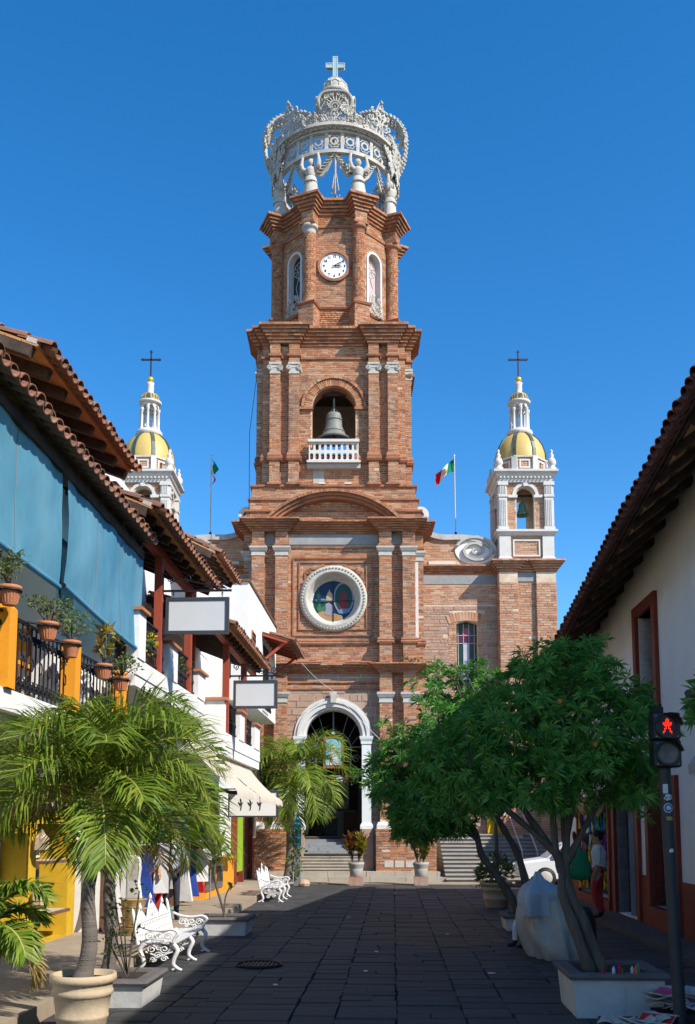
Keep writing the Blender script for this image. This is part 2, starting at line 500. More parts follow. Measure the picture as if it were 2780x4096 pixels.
mat('stone_paving', (.07,.07,.072), .66, pal=[(.058,.059,.063),(.080,.081,.085),(.068,.067,.068),(.048,.050,.055),(.095,.091,.087)], c2=(.038,.038,.041), scale=3.5, mix=.7, bump=.6, bscale=14, var=.3, spec=.35, stain=((.028,.027,.027), .7, .65, .52))
mat('paving_joint', (.040,.039,.039), .95, bump=.5)
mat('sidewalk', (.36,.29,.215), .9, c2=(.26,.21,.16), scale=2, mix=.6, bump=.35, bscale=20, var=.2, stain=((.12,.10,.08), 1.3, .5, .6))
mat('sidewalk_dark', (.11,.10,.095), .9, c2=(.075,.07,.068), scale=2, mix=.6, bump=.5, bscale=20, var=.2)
mat('step_stone', (.42,.38,.32), .9, c2=(.30,.27,.23), scale=3, mix=.6, bump=.4, var=.2, stain=((.15,.13,.11), 2, .5, .6))
mat('step_grey', (.24,.26,.28), .85, c2=(.18,.19,.2), scale=3, mix=.6, bump=.3)
mat('concrete_white', (.58,.58,.57), .85, c2=(.44,.44,.42), scale=3, mix=.6, bump=.35, bscale=14, var=.15, stain=((.14,.13,.11), 2.2, .65, .58))
mat('concrete_cap', (.13,.12,.125), .85, c2=(.09,.085,.085), scale=5, mix=.6, bump=.5)
mat('pot_sand', (.50,.40,.27), .85, c2=(.40,.31,.21), scale=5, mix=.6, bump=.25, var=.15, stain=((.2,.15,.1), 3, .5, .6))
mat('pot_grey', (.40,.38,.35), .85, c2=(.32,.30,.27), scale=5, mix=.6, bump=.2, var=.12)
mat('soil', (.035,.026,.02), 1)
mat('palm_leaf', (.10,.19,.02), .5, pal=[(.10,.19,.016),(.16,.25,.02),(.22,.30,.03),(.06,.13,.016),(.30,.33,.045),(.13,.22,.02)], sss=.40, spec=.35)
mat('palm_rachis', (.34,.33,.08), .6)
mat('palm_dry', (.36,.27,.10), .8, sss=.3)
mat('palm_trunk', (.17,.145,.125), .9, c2=(.09,.08,.075), scale=3, mix=.8, stretch=(1,1,9), bump=.4)
mat('oleander_leaf', (.04,.15,.035), .42, pal=[(.04,.17,.035),(.10,.31,.04),(.065,.24,.04),(.19,.40,.05),(.028,.135,.036)], sss=.28, spec=.4)
mat('bark', (.085,.065,.05), .95, c2=(.15,.125,.105), scale=6, mix=.7, stretch=(2,2,.6), bump=.9, bscale=12)
mat('flower_orange', (.8,.28,.04), .6, sss=.3)
mat('croton', (.20,.22,.03), .5, pal=[(.10,.17,.02),(.38,.30,.03),(.22,.24,.03),(.42,.16,.03),(.07,.12,.02)], sss=.3, spec=.4)
mat('croton_red', (.16,.05,.03), .5, pal=[(.10,.03,.02),(.30,.10,.03),(.42,.24,.04),(.16,.07,.03),(.06,.02,.02)], sss=.3, spec=.4)
mat('shrub', (.09,.15,.03), .6, pal=[(.08,.14,.03),(.13,.18,.04),(.17,.20,.06),(.06,.11,.03)], sss=.3)
mat('yellow_flower', (.75,.55,.02), .6, sss=.3)
mat('tarp_silver', (.40,.39,.37), .45, c2=(.24,.23,.215), scale=5, mix=.5, bump=.35, bscale=16, spec=.45)
mat('tarp_blue', (.34,.40,.46), .45, c2=(.25,.29,.33), scale=5, mix=.5, bump=.35, bscale=16, spec=.45)
mat('paper', (.50,.48,.46), .9, c2=(.22,.22,.22), scale=22, mix=.6)
mat('signal_red', (.6,.02,.01), .4, emit=((1.0,.03,.008), 1.5))
mat('signal_amber', (.6,.1,.02), .4, emit=((1.0,.16,.02), 4.0))
mat('lens_off', (.20,.20,.18), .15, c2=(.06,.06,.06), scale=9, mix=.8, spec=.6)
mat('pole_dark', (.025,.028,.030), .5, c2=(.04,.042,.044), scale=5, mix=.5, spec=.4)
mat('sticker_white', (.62,.63,.64), .6, c2=(.3,.3,.31), scale=40, mix=.4)
mat('sticker_blue', (.03,.09,.30), .6)
mat('sticker_gold', (.42,.26,.07), .6)
mat('skin', (.36,.19,.12), .6)
mat('hair', (.015,.011,.009), .7)
mat('trousers_dark', (.03,.035,.05), .9)
mat('trousers_red', (.40,.03,.03), .8)
mat('green_bag', (.02,.24,.10), .6, c2=(.03,.33,.15), scale=5, mix=.5, sss=.2)
mat('car_white', (.70,.71,.72), .25, spec=.6)
for nm, c in dict(cloth_white=(.76,.76,.76), cloth_red=(.55,.03,.03), cloth_green=(.03,.30,.14), cloth_lime=(.30,.52,.03), cloth_blue=(.03,.08,.38), cloth_teal=(.02,.33,.36), cloth_orange=(.72,.20,.02), cloth_pink=(.62,.10,.22), cloth_black=(.02,.02,.022), cloth_purple=(.18,.05,.3), cloth_cream=(.6,.53,.4), cloth_yellow=(.75,.45,.02), flag_green=(.0,.19,.10), flag_white=(.75,.75,.75), flag_red=(.55,.01,.03), emblem=(.24,.15,.07)).items():
    mat(nm, c, .9, c2=tuple(q*.8 for q in c), scale=5, mix=.6, sss=.2)
mat('check_shirt', (.45,.48,.55), .9, c2=(.15,.18,.3), scale=25, mix=.8)
mat('info_teal', (.03,.33,.42), .5)
mat('info_grey', (.16,.18,.20), .5)
mat('board_black', (.018,.02,.02), .5)
mat('print_white', (.75,.75,.73), .7)
mat('print_black', (.015,.015,.016), .7)
mat('dial', (.78,.79,.82), .5)
mat('picture_blue', (.14,.42,.52), .5, c2=(.30,.58,.66), scale=3, mix=.7)
mat('frame_brown', (.26,.11,.05), .5)
mat('wicker', (.46,.32,.15), .8, c2=(.28,.18,.08), scale=20, mix=.7, bump=.6)
mat('door_white', (.66,.70,.70), .6, c2=(.56,.62,.62), scale=2, mix=.5, stain=((.3,.3,.28), 2, .3, .6))
GL = dict(g_blue=(.006,.018,.07), g_green=(.008,.05,.03), g_lgreen=(.04,.13,.06), g_red=(.20,.008,.016), g_lilac=(.24,.23,.28), g_cream=(.42,.33,.2), g_dkgreen=(.012,.05,.035), g_tan=(.34,.20,.10), g_sky=(.10,.20,.34), g_purple=(.08,.02,.06), g_pink=(.36,.06,.10), g_clear=(.42,.45,.52), g_rose=(.55,.42,.42))
for nm, c in GL.items(): mat(nm, c, .3, spec=.3, c2=tuple(q*.7 for q in c), scale=6, mix=.5)
# ================================================================ THE CHURCH
CH = thing('church', 'tall red brick church facade and tower with arched door and clock', 'church', (0, 33.5, 0), 'C')
BK = Bricks('C')
BKT = BK
YC = 36.4
def mirror_path(half): return [(-x, y) for x, y in half[::-1] if x > 1e-6] + half
H1 = [(1.62,33.5),(1.62,33.15),(2.05,33.15),(2.05,33.45),(2.45,33.45),(2.45,33.15),(2.88,33.15),(2.88,33.55),(3.2,33.55),(3.2,40.0)]
P1 = mirror_path(H1)
P1C = mirror_path([(1.62,33.5),(1.62,33.15),(2.88,33.15),(2.88,33.55),(3.2,33.55),(3.2,40.0)])
FR1 = Fr((0,33.5,0),(1,0,0),(0,0,1),(0,-1,0))
def side_piers(mb, z0, z1, mi=0):
    for s in (1,-1):
        poly = [(s*x, y) for x, y in H1] + [(s*1.62, 40.0)]
        mb.prism(poly if s > 0 else poly[::-1], z0, z1, mi)
# --- lower storey: plinth, wall with the door arch
DOOR = arch_poly(0, 1.03, 0.34, 4.95, 18)
core = MB()
side_piers(core, 0.3, 7.2)
panel_hole(core, FR1, -1.62, 1.62, 0.3, 7.2, DOOR, 0.7, 0)
core.box(-1.62, 1.62, 33.5, 40, 7.2, 7.45)
wall0 = core.build('wall', 'mortar', CH)
for s in (1,-1):
    x0, x1 = sorted((s*1.47, s*3.5))
    pl = MB(); pl.box(x0, x1, 32.92, 33.6, 0.3, 1.74); pl.build('plinth', 'mortar', CH)
for s in (1,-1):
    x0, x1 = sorted((s*1.47, s*3.5))
    BK.path([(x0,33.4),(x0,32.92),(x1,32.92),(x1,33.5)], 0.3, 1.74, pr=.02, L=.3)
tr = MB()
for s in (1,-1):
    for a, b in ((1.52,2.13),(2.38,2.96)):
        x0, x1 = sorted((s*a, s*b))
        q = [(x0,33.45),(x0,33.07),(x1,33.07),(x1,33.45)]
        m_ = MB(); m_.sweep(q, [(.0,1.745),(.02,1.745),(.02,1.86),(-.01,1.93),(-.03,1.98),(-.2,1.99)])
        m_.build('pilaster_base', 'trim_white', CH)
# lower bricks: pilasters brick, the wall round the door rubble stone
def not_door(c=1.36, top=6.33):
    def h(u, v, hw): return False
    return h
Hs = [p for p in P1]
for i in range(len(P1)-1):
    a, b = P1[i], P1[i+1]
    l = math.hypot(b[0]-a[0], b[1]-a[1]); n = ((b[1]-a[1])/l, -(b[0]-a[0])/l)
    if n[1] > .3: continue
    central = abs(a[0]+b[0]) < .01
    if central: continue
    zr = 7.18 if abs(n[0]) < .5 else 7.18
    u = ((b[0]-a[0])/l, (b[1]-a[1])/l, 0)
    BK.face((a[0],a[1],1.99), u, (0,0,1), min(l, 3.0), 7.15-1.99, N=(n[0],n[1],0))
RB = Bricks('C')
RB.face((-1.62,33.5,2.0), (1,0,0), (0,0,1), 3.24, 4.62, L=.36, C=.2, j=.03, pr=.022, jit=1.0, N=(0,-1,0),
        hole=lambda u, v, hw: (abs(u-1.62)-hw < 1.12 and v+2.0 < 4.95) or math.hypot(max(0,abs(u-1.62)-hw), max(0,v+2.0-4.95-.1)) < 1.12)
BK.face((-1.62,33.5,6.66), (1,0,0), (0,0,1), 3.24, .17, N=(0,-1,0))
RB.face((-1.62,33.5,6.85), (1,0,0), (0,0,1), 3.24, .34, L=.5, C=.17, j=.03, pr=.02, jit=1.0, N=(0,-1,0))
mb = MB(); mb.box(-1.6,1.6,33.44,33.52,6.60,6.65); mb.box(-1.6,1.6,33.44,33.52,6.83,6.87); mb.build('string_course', 'brick_trim', CH)
RB.finish(wall0, 'rubble', 'stone', 'stonework', 120)
# door arch: white moulded archivolt, jambs, keystone
av = MB()
for (r0, r1, d) in ((1.03,1.17,.10),(1.17,1.26,.14),(1.26,1.36,.08)):
    n = 28
    ring_poly(av, FR1, arc(0,4.95,r1,0,PI,n), arc(0,4.95,r0,0,PI,n), -.05, d, closed=False)
n = 28
ring_poly(av, FR1, arc(0,4.95,1.03,0,PI,n), arc(0,4.95,.95,0,PI,n), -.65, -.02, closed=False)
arch_o = av.build('door_arch', 'trim_white', CH)
mb = MB(); mb.extr([FR1.p(-.1,6.12,.1), FR1.p(.1,6.12,.1), FR1.p(.13,6.5,.1), FR1.p(-.13,6.5,.1)], (0,-.12,0)); mb.build('keystone', 'stone_white', CH)
for s in (1,-1):
    mb = MB()
    x0, x1 = sorted((s*1.0, s*1.32))
    q = [(x0,33.52),(x0,33.38),(x1,33.38),(x1,33.52)]
    mb.sweep(q, [(.05,1.7),(.06,1.74),(.06,1.86),(.02,1.93),(0,1.95),(0,4.66),(.03,4.68),(.03,4.76),(.07,4.86),(.08,4.95),(-.1,4.96)])
    mb.box(x0, x1, 33.5, 34.1, 1.75, 4.95)
    mb.build('door_jamb', 'door_white', CH)
    mb = MB(); x0, x1 = sorted((s*1.0, s*1.38)); mb.box(x0, x1, 33.25, 34.2, .34, 1.74)
    mb.build('jamb_plinth', 'rubble', CH)
# entry steps through the door and the dark nave behind
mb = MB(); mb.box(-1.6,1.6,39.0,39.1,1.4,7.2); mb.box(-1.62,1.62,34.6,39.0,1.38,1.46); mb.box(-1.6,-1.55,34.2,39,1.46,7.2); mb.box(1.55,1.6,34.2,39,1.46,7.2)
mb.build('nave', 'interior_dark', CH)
for k in range(6):
    mb = MB(); y = 33.3+.27*k; mb.box(-1.0,1.0, y, 35.2, .9+.095*k, .9+.095*(k+1)); mb.build('inner_step', 'step_grey', CH)
# iron lunette grille with arch, gate leaves, garland, framed picture
FD = Fr((0,34.0,0),(1,0,0),(0,0,1),(0,-1,0))
mb = MB()
mb.tube([FD.p(u,v) for u,v in arc(0,4.55,.62,0,PI,20)], .025)
mb.tube([FD.p(-.62,4.55), FD.p(-.62,3.6)], .022); mb.tube([FD.p(.62,4.55), FD.p(.62,3.6)], .022)
mb.tube([FD.p(0,5.17), FD.p(0,5.95)], .028)
for s in (1,-1):
    mb.tube([FD.p(s*.62,4.62), FD.p(s*.98,4.62)], .022)
    for k in range(3):
        a = PI/2 - s*(.55+.42*k)
        mb.tube([FD.p(.63*math.cos(a),4.55+.63*math.sin(a)), FD.p(1.02*math.cos(a),4.95+.98*math.sin(a))], .012)
    for k in range(2): mb.tube(spiral(FD, (s*.8, 4.2-.45*k), .16, 1.6, 0, 18, s), .012, 5)
mb.tube([FD.p(-.98,3.58), FD.p(.98,3.58)], .035)
mb.build('lunette_grille', 'info_grey', CH)
def gate(s):
    g = MB(); x = s*.93
    g.box(x-.03, x+.03, 33.55, 34.55, 1.55, 3.55)
    o = g.build('gate_leaf', 'black', CH)
    h = MB()
    for k in range(7):
        yy = 33.6+.15*k; h.tube([(x-s*.045, yy, 1.6), (x-s*.045, yy, 3.5)], .012, 5)
    for zz in (1.7, 2.2, 2.7, 3.2):
        for k in range(3): h.tube(spiral(Fr((x-s*.045,33.75+.3*k,zz),(0,1,0),(0,0,1),(-s,0,0)), (0,0), .11, 1.4, 0, 14), .01, 4)
    h.build('grille', 'iron', o)
gate(1); gate(-1)
gl = MB()
random.seed(5)
for k in range(90):
    u = random.uniform(-.98,.98); v = 3.42+.06*math.sin(u*7)+random.uniform(-.08,.08)
    gl.lathe([(0,-.035),(.035,0),(0,.035)], FD.p(u, v, .08+random.random()*.05), 5, mi=random.randrange(6), smooth=False)
gl.build('garland', ['cloth_pink','cloth_blue','cloth_yellow','cloth_red','cloth_green','cloth_white'], CH)
fp = MB(); fp.box(-.36,.36,33.86,33.93,3.86,4.98); pf = fp.build('picture_frame', 'frame_brown', CH)
mb = MB(); mb.box(-.27,.27,33.845,33.857,3.96,4.88); mb.build('picture', 'picture_blue', pf)
mb = MB(); mb.extr([(x,33.842,z) for x,z in ((-.2,3.97),(.2,3.97),(.16,4.3),(.1,4.45),(.1,4.62),(.06,4.7),(0,4.73),(-.07,4.69),(-.1,4.6),(-.09,4.42),(-.16,4.28))], (0,-.004,0)); mb.build('veil_figure', 'cloth_white', pf)
mb = MB(); mb.lathe([(0,0),(.07,0),(.07,.02),(0,.02)], (0,33.9,5.1), 12, axis=Matrix.Rotation(R(90),3,'X')); mb.build('medal', 'print_white', CH)
# bin with yellow bag inside the doorway, confessional panels and altar
mb = MB(); mb.prism([(-.28,34.9),(.12,34.9),(.12,35.3),(-.28,35.3)],1.46,2.06); mb.box(-.32,.16,34.87,35.33,2.06,2.12); ob = mb.build('litter_bin', ['black'], None, 'C', (-.08,35.1,1.46), label='dark bin lined with yellow bag inside church doorway', cat='bin')
mb = MB(); mb.lathe([(.26,2.1),(.24,2.16),(.12,2.2),(0,2.2)], (-.08,35.1,0), 12); yb = mb.build('bag', 'cloth_yellow', ob)
for x in (-.9,.35):
    mb = MB(); mb.box(x,x+.6,37.5,38.2,1.46,2.4); mb.build('pew', 'brown_wood', CH)
mb = MB(); mb.box(-.35,.55,38.6,38.9,2.5,3.6); mb.box(-.6,.8,38.5,38.9,1.46,2.45); mb.build('altar', 'cloth_cream', CH)
# --- capitals and cornices of the lower storey
def capital(x0, x1, y0, y1, z0, z1, m='trim_grey'):
    mb = MB(); h = z1-z0
    mb.sweep([(x0,y1),(x0,y0),(x1,y0),(x1,y1)], [(0,z0),(.03,z0),(.03,z0+.12*h),(.015,z0+.15*h),(.015,z0+.4*h),(.05,z0+.5*h),(.09,z0+.72*h),(.1,z0+.75*h),(.1,z1-.02),(.02,z1)])
    mb.add([(x0-.05,y0-.05,z1-.005),(x1+.05,y0-.05,z1-.005),(x1+.05,y1,z1-.005),(x0-.05,y1,z1-.005)],[(0,1,2,3)])
    return mb.build('capital', m, CH)
for s in (1,-1):
    for a, b in ((1.62,2.05),(2.45,2.88)):
        x0, x1 = sorted((s*a, s*b)); capital(x0, x1, 33.15, 33.5, 6.1, 6.48)
    x0, x1 = sorted((s*2.95, s*3.2)); capital(x0, x1, 33.55, 33.9, 6.1, 6.48)
def cornice(path, z0, z1, proj, mat_='brick_trim', closed=False, steps=5, name='cornice', top=None, par=None):
    mb = MB(); pr = []
    for k in range(steps):
        za = z0+(z1-z0)*k/steps; zb = z0+(z1-z0)*(k+1)/steps
        o = proj*((k+1)/steps)**1.1
        pr += [(o, za), (o, zb)]
    pr = [(-.05, z0)] + pr + [(top if top is not None else -.25, z1+.03)]
    mb.sweep(path, pr, closed)
    for k in range(steps):
        za = z0+(z1-z0)*k/steps; zb = z0+(z1-z0)*(k+1)/steps
        (BKT if par is None else BKS).path(offset_path(path, proj*((k+1)/steps)**1.1, closed), za+.006, zb-.004, closed=closed, C=zb-za, L=.13 if k % 2 else .24, j=.012, pr=.010, jit=.5)
    return mb.build(name, mat_, par or CH)
c0 = cornice(P1C, 7.16, 7.47, .34)
for x0, x1 in ((-1.35,-.38),(.42,1.34)):   # loose clay edging tiles on the ledge
    mb = MB(); mb.box(x0,x1,33.05,33.2,7.5,7.545); mb.build('ledge_tile', 'terracotta', CH)
for x in (-2.66,-1.9,1.9,2.66):
    mb = MB(); mb.box(x-.07,x+.07,32.84,32.94,7.5,7.62); mb.build('ledge_brick', 'terracotta', CH)
# --- middle storey with the round window
core = MB(); side_piers(core, 7.45, 12.62)
ROSE = (0.0, 9.85)
panel_hole(core, FR1, -1.62, 1.62, 7.45, 12.3, circ_poly(*ROSE, 1.0, 40), .6, 0)
core.box(-1.62, 1.62, 33.5, 40, 12.3, 12.62); core.box(-1.62,1.62,38,38.2,7.45,12.3)  # rear wall added out of sight to keep light from leaking in
wall1 = core.build('wall', 'mortar', CH)
def hole_rose(u, v, hw): return math.hypot(max(0, abs(u-1.62)-hw), v+8.25-ROSE[1]) < 1.13
BK.face((-1.62,33.5,8.25), (1,0,0), (0,0,1), 3.24, 3.45, N=(0,-1,0), hole=lambda u,v,hw: hole_rose(u,v,hw))
BK.face((-1.62,33.5,7.5), (1,0,0), (0,0,1), 3.24, .7, N=(0,-1,0))
for (a, b) in zip(P1[:-1], P1[1:]):
    l = math.hypot(b[0]-a[0], b[1]-a[1]); n_ = ((b[1]-a[1])/l, -(b[0]-a[0])/l)
    if abs(a[0]+b[0]) < .01 or n_[1] > .3: continue
    u = ((b[0]-a[0])/l, (b[1]-a[1])/l, 0); O = (a[0],a[1])
    recess = (abs(a[0]) > 2 and abs(b[0]) < 2.46 and abs(b[0]) > 2.0 and abs(n_[0]) < .5 and abs(a[1]-33.45) < .02)
    BK.face((*O,8.42), u, (0,0,1), min(l,4), 11.70-8.42, N=(*n_,0))
    BK.face((*O,7.5), u, (0,0,1), min(l,4), .68, N=(*n_,0))
    if not recess: BK.face((*O,11.72), u, (0,0,1), min(l,4), .52, N=(*n_,0))
    else:
        mb = MB(); x0, x1 = sorted((a[0], b[0])); mb.box(x0+.01,x1-.01,33.41,33.47,11.82,12.18); mb.build('frieze_panel', 'frieze_grey', CH)
mb = MB(); mb.sweep(P1, [(0,8.2),(.07,8.2),(.09,8.26),(.06,8.3),(.08,8.33),(.05,8.4),(-.02,8.42)]); mb.build('base_moulding', 'brick_trim', CH)
mb = MB(); mb.sweep(P1, [(0,11.69),(.04,11.69),(.05,11.76),(-.02,11.77)]); mb.build('string_course', 'brick_trim', CH)
mb = MB(); mb.box(-1.6,1.6,33.43,33.52,11.82,12.19); mb.build('frieze_panel', 'frieze_grey', CH)
for s in (1,-1):
    for a, b in ((1.62,2.05),(2.45,2.88)):
        x0, x1 = sorted((s*a, s*b)); capital(x0, x1, 33.15, 33.5, 11.34, 11.69)
    x0, x1 = sorted((s*2.95, s*3.2)); capital(x0, x1, 33.55, 33.9, 11.25, 11.62)
    mb = MB(); x0, x1 = sorted((s*2.885, s*3.02)); mb.box(x0,x1,33.5,33.56,8.45,11.2); mb.build('render_strip', 'trim_white' if s > 0 else 'frieze_grey', CH)
# square brick mouldings round the window
for (x0,x1,z0,z1) in ((-1.45,1.4,8.5,11.36),(-1.24,1.2,8.72,11.2)):
    t_ = .05
    for q in ((x0,x1,z1-t_,z1),(x0,x1,z0,z0+t_),(x0,x0+t_,z0+t_,z1-t_),(x1-t_,x1,z0+t_,z1-t_)):
        if x0 == -1.24 and q[2] > 8.8 and (q[1]-q[0]) < .1: q = (q[0],q[1],10.35,11.15)
        mb = MB(); mb.box(q[0],q[1],33.44,33.52,q[2],q[3]); mb.build('moulding', 'brick_trim', CH)
for sx in (1,-1):
    st_ = [(.35,11.1),(.55,10.95),(.85,10.95),(.85,10.8),(1.0,10.8),(1.0,10.55),(1.12,10.4)]
    mb = MB()
    for p, q in zip(st_[:-1], st_[1:]): mb.beam((sx*p[0],33.47,p[1]), (sx*q[0],33.47,q[1]), .08, .05, up=(0,1,0))
    mb.build('moulding', 'brick_trim', CH)
# rose window: carved stone ring, splay and coloured panes
rw = MB(); prof = [(1.0,.0),(1.18,.02),(1.2,.10),(1.12,.16),(1.05,.13),(1.0,.2),(.93,.16),(.9,.06),(.82,-.18),(.78,-.3),(.74,-.32)]
FRR = Fr((ROSE[0],33.5,ROSE[1]),(1,0,0),(0,0,1),(0,-1,0))
nn = 48; vs = []
for (r, d) in prof:
    for j in range(nn):
        t = 2*PI*j/nn; vs.append(FRR.p(r*math.cos(t), r*math.sin(t), d))
rw.add(vs, [(i*nn+j, i*nn+(j+1)%nn, (i+1)*nn+(j+1)%nn, (i+1)*nn+j) for i in range(len(prof)-1) for j in range(nn)], 0, True)
for j in range(60):
    t = 2*PI*j/60
    rw.lathe([(0,-.03),(.035,-.015),(.035,.015),(0,.03)], FRR.p(1.1*math.cos(t),1.1*math.sin(t),.165), 5)
rose = rw.build('rose_window', 'stone_white', CH)
def pane(poly, m, d, name='pane', par=None):
    mb = MB(); mb.extr([FRR.p(u,v,d) for u,v in poly], FRR.N*.005); return mb.build(name, m, par or rose)
pane(circ_poly(0,0,.78,40), 'g_blue', -.345)
pane([(-.76,-.1),(-.5,.1),(-.42,-.1),(-.3,.02),(-.05,-.05),(-.05,-.75),(-.35,-.68),(-.62,-.45)], 'g_green', -.338)
pane([(-.6,-.25),(-.5,-.05),(-.42,-.25),(-.35,-.12),(-.28,-.3),(-.38,-.42),(-.55,-.38)], 'g_lgreen', -.332)
pane([(-.62,-.45),(-.4,-.36),(-.05,-.42),(.3,-.52),(.35,-.68),(.1,-.76),(-.2,-.75),(-.45,-.62)], 'g_tan', -.328)
pane([(-.26,.0),(-.26,.18),(-.22,.3),(-.17,.36),(-.15,.46),(-.13,.36),(-.07,.3),(-.03,.18),(-.03,.0)], 'g_cream', -.322)
pane([(-.3,-.1),(-.16,-.05),(-.05,-.15),(-.02,-.35),(-.12,-.52),(-.32,-.48),(-.28,-.28)], 'g_lilac', -.318)
pane([(-.66,.06),(-.36,.1),(-.04,.03),(-.04,-.02),(-.66,-.02)], 'g_sky', -.326)
pane(arc(.36,.12,.37,0,2*PI,32,.58), 'g_lilac', -.316)
pane(arc(.36,.12,.31,0,2*PI,28,.51), 'g_dkgreen', -.310)
pane([(.34,.38),(.42,.36),(.46,.2),(.47,0),(.52,-.2),(.5,-.33),(.22,-.33),(.22,-.1),(.25,.15),(.28,.32)], 'g_red', -.304)
pane([(.12,-.36),(.3,-.28),(.52,-.28),(.62,-.2),(.58,-.4),(.4,-.46),(.2,-.46)], 'g_sky', -.30)
pane([(-.62,.3),(-.55,.55),(-.48,.3),(-.45,0),(-.58,0)], 'g_dkgreen', -.32)
mb = MB(); mb.box(-.012,.012,33.78,33.8,9.1,10.6); mb.box(-.75,.75,33.78,33.8,9.84,9.865); mb.build('lead_bar', 'black', rose)
# --- cornice and curved pediment
c1 = cornice(P1C, 12.22, 12.62, .42, steps=6)
FP = Fr((0,33.0,0),(1,0,0),(0,0,1),(0,-1,0))
RP = 3.27; cz = 13.7-RP; a_ = math.asin((12.66-cz)/RP)
pd = MB()
for (r0, r1, n0, n1) in ((RP-.10,RP,-.55,.10),(RP-.2,RP-.10,-.55,.0),(RP-.3,RP-.2,-.55,-.1)):
    ring_poly(pd, FP, arc(0,cz,r1,a_,PI-a_,36), arc(0,cz,r0,a_,PI-a_,36), n0, n1, closed=False)
ped = pd.build('pediment', 'brick_trim', CH)
BK.ring(Fr((0,32.9,0),(1,0,0),(0,0,1),(0,-1,0)), 0, cz, RP-.1, RP-.005, a_, PI-a_, 96, d=.012)
tm = MB(); tm.extr([FP.p(u,v,-.45) for u,v in arc(0,cz,RP-.25,a_-.02,PI-a_+.02,30)], (0,.8,0)); tm.build('tympanum', 'mortar', CH)
BK.face((-2.2,33.45,12.66), (1,0,0), (0,0,1), 4.4, .84, N=(0,-1,0), hole=lambda u,v,hw: math.hypot(abs(u-2.2)+hw, v+12.66-cz) > RP-.32)
# --- stepped base of the belfry
def rect(h, y0, y1): return [(-h,y1),(-h,y0),(h,y0),(h,y1)]
for (h, z0, z1) in ((3.12,12.6,13.12),(3.02,13.12,13.58),(2.95,13.58,14.1)):
    q = rect(h, YC-h+.18, YC+h)
    mb = MB(); mb.prism(q[::-1], z0, z1); mb.build('belfry_base', 'mortar', CH)
    BK.path(q, z0, z1-.1, hole=lambda u,v,hw,h=h,z0=z0: math.hypot(u-h, v+z0-cz) < RP+.02)
    mb = MB(); mb.sweep(q, [(0,z1-.1),(.07,z1-.09),(.08,z1-.02),(-.3,z1+.01)]); mb.build('base_moulding', 'brick_trim', CH)
# --- belfry: four corner piers with paired pilasters, four arches
PIER = [(1.27,2.56),(1.27,2.85),(1.64,2.85),(1.64,2.62),(1.97,2.62),(1.97,2.85),(2.33,2.85),(2.33,2.62),(2.6,2.62)]
PIER = PIER + [(b, a) for a, b in PIER[::-1]][1:]
PIER[8] = (2.61,2.61)
def rotc(p, k):     # p = (x, outward) turned k quarter turns about the tower axis
    x, y = p[0], -p[1]
    for _ in range(k): x, y = -y, x
    return (x, YC+y)
P2 = [rotc(p, k) for k in range(4) for p in PIER]
P2C = [rotc(p, k) for k in range(4) for p in [(1.27,2.56),(1.27,2.85),(2.33,2.85),(2.33,2.62),(2.61,2.61),(2.62,2.33),(2.85,2.33),(2.85,1.27),(2.56,1.27)]]
wb = MB()
for k in range(4):
    poly = [rotc(p, k) for p in PIER + [(2.0,1.27),(2.0,2.0),(1.27,2.0)]]
    wb.prism(poly, 14.1, 19.55)
BELL = arch_poly(0, .80, 15.0, 17.1, 16)
SIDES = []
for k in range(4):
    o = rotc((0,2.56), k); nrm_ = rotc((0,1), k); nrm_ = (nrm_[0], nrm_[1]-YC, 0); u_ = rotc((1,0), k); u_ = (u_[0], u_[1]-YC, 0)
    f = Fr((o[0],o[1],0), u_, (0,0,1), nrm_); SIDES.append(f)
    panel_hole(wb, f, -1.27, 1.27, 14.1, 19.55, BELL, .6, 0, 1)
wb.box(-2.5,2.5,YC-2.5,YC+2.5,19.3,19.55); wb.box(-2.3,2.3,YC-2.3,YC+2.3,14.1,14.6)
belfry = wb.build('belfry_wall', ['mortar','brick_trim'], CH)
mb = MB(); mb.box(-1.98,1.98,YC-1.98,YC+1.98,19.2,19.29)
mb.build('belfry_ceiling', 'interior_dark', CH)
# pilaster faces
def skip_c(a, b): return abs(math.hypot(b[0]-a[0], b[1]-a[1]) - 2.54) < .05
def p2_bricks(z0, z1): BK.path(P2, z0, z1, closed=True, skip=skip_c, C=.078, L=.25)
p2_bricks(15.32, 19.5); p2_bricks(14.16, 15.0)
for k in (0, 1, 3):
    f = SIDES[k]
    BK.face(f.p(-1.27,15.05,0), f.U, (0,0,1), 2.54, 3.35, C=.078, L=.25, N=f.N,
        hole=lambda u,v,hw: (max(0,abs(u-1.27)-hw) < .81 and v+15.05 < 17.1) or (v+15.05 > 17.06 and math.hypot(max(0,abs(u-1.27)-hw*.6), v+15.05-17.1) < 1.13))
    BK.face(f.p(-1.27,14.15,0), f.U, (0,0,1), 2.54, .85, C=.078, L=.25, N=f.N)
    BK.face(f.p(-1.27,18.42,0), f.U, (0,0,1), 2.54, 1.08, C=.078, L=.25, N=f.N)
    BK.ring(f, 0, 17.1, .82, 1.08, 0, PI, 38, d=.09)
    BK.ring(f, 0, 17.1, 1.09, 1.19, .0, PI, 22, d=.14)
    for s in (1,-1):
        mb = MB(); q = sorted((s*.76, s*1.27))
        mb.obox(f.p(sum(q)/2, 17.06, .02), f.U*((q[1]-q[0])/2), (0,0,.05), f.N*.1); mb.build('impost', 'brick_trim', CH)
mb = MB(); mb.sweep(P2, [(0,14.98),(.06,14.98),(.1,15.06),(.05,15.1),(.07,15.18),(.03,15.3),(-.02,15.33)], True); mb.build('base_moulding', 'brick_trim', CH)
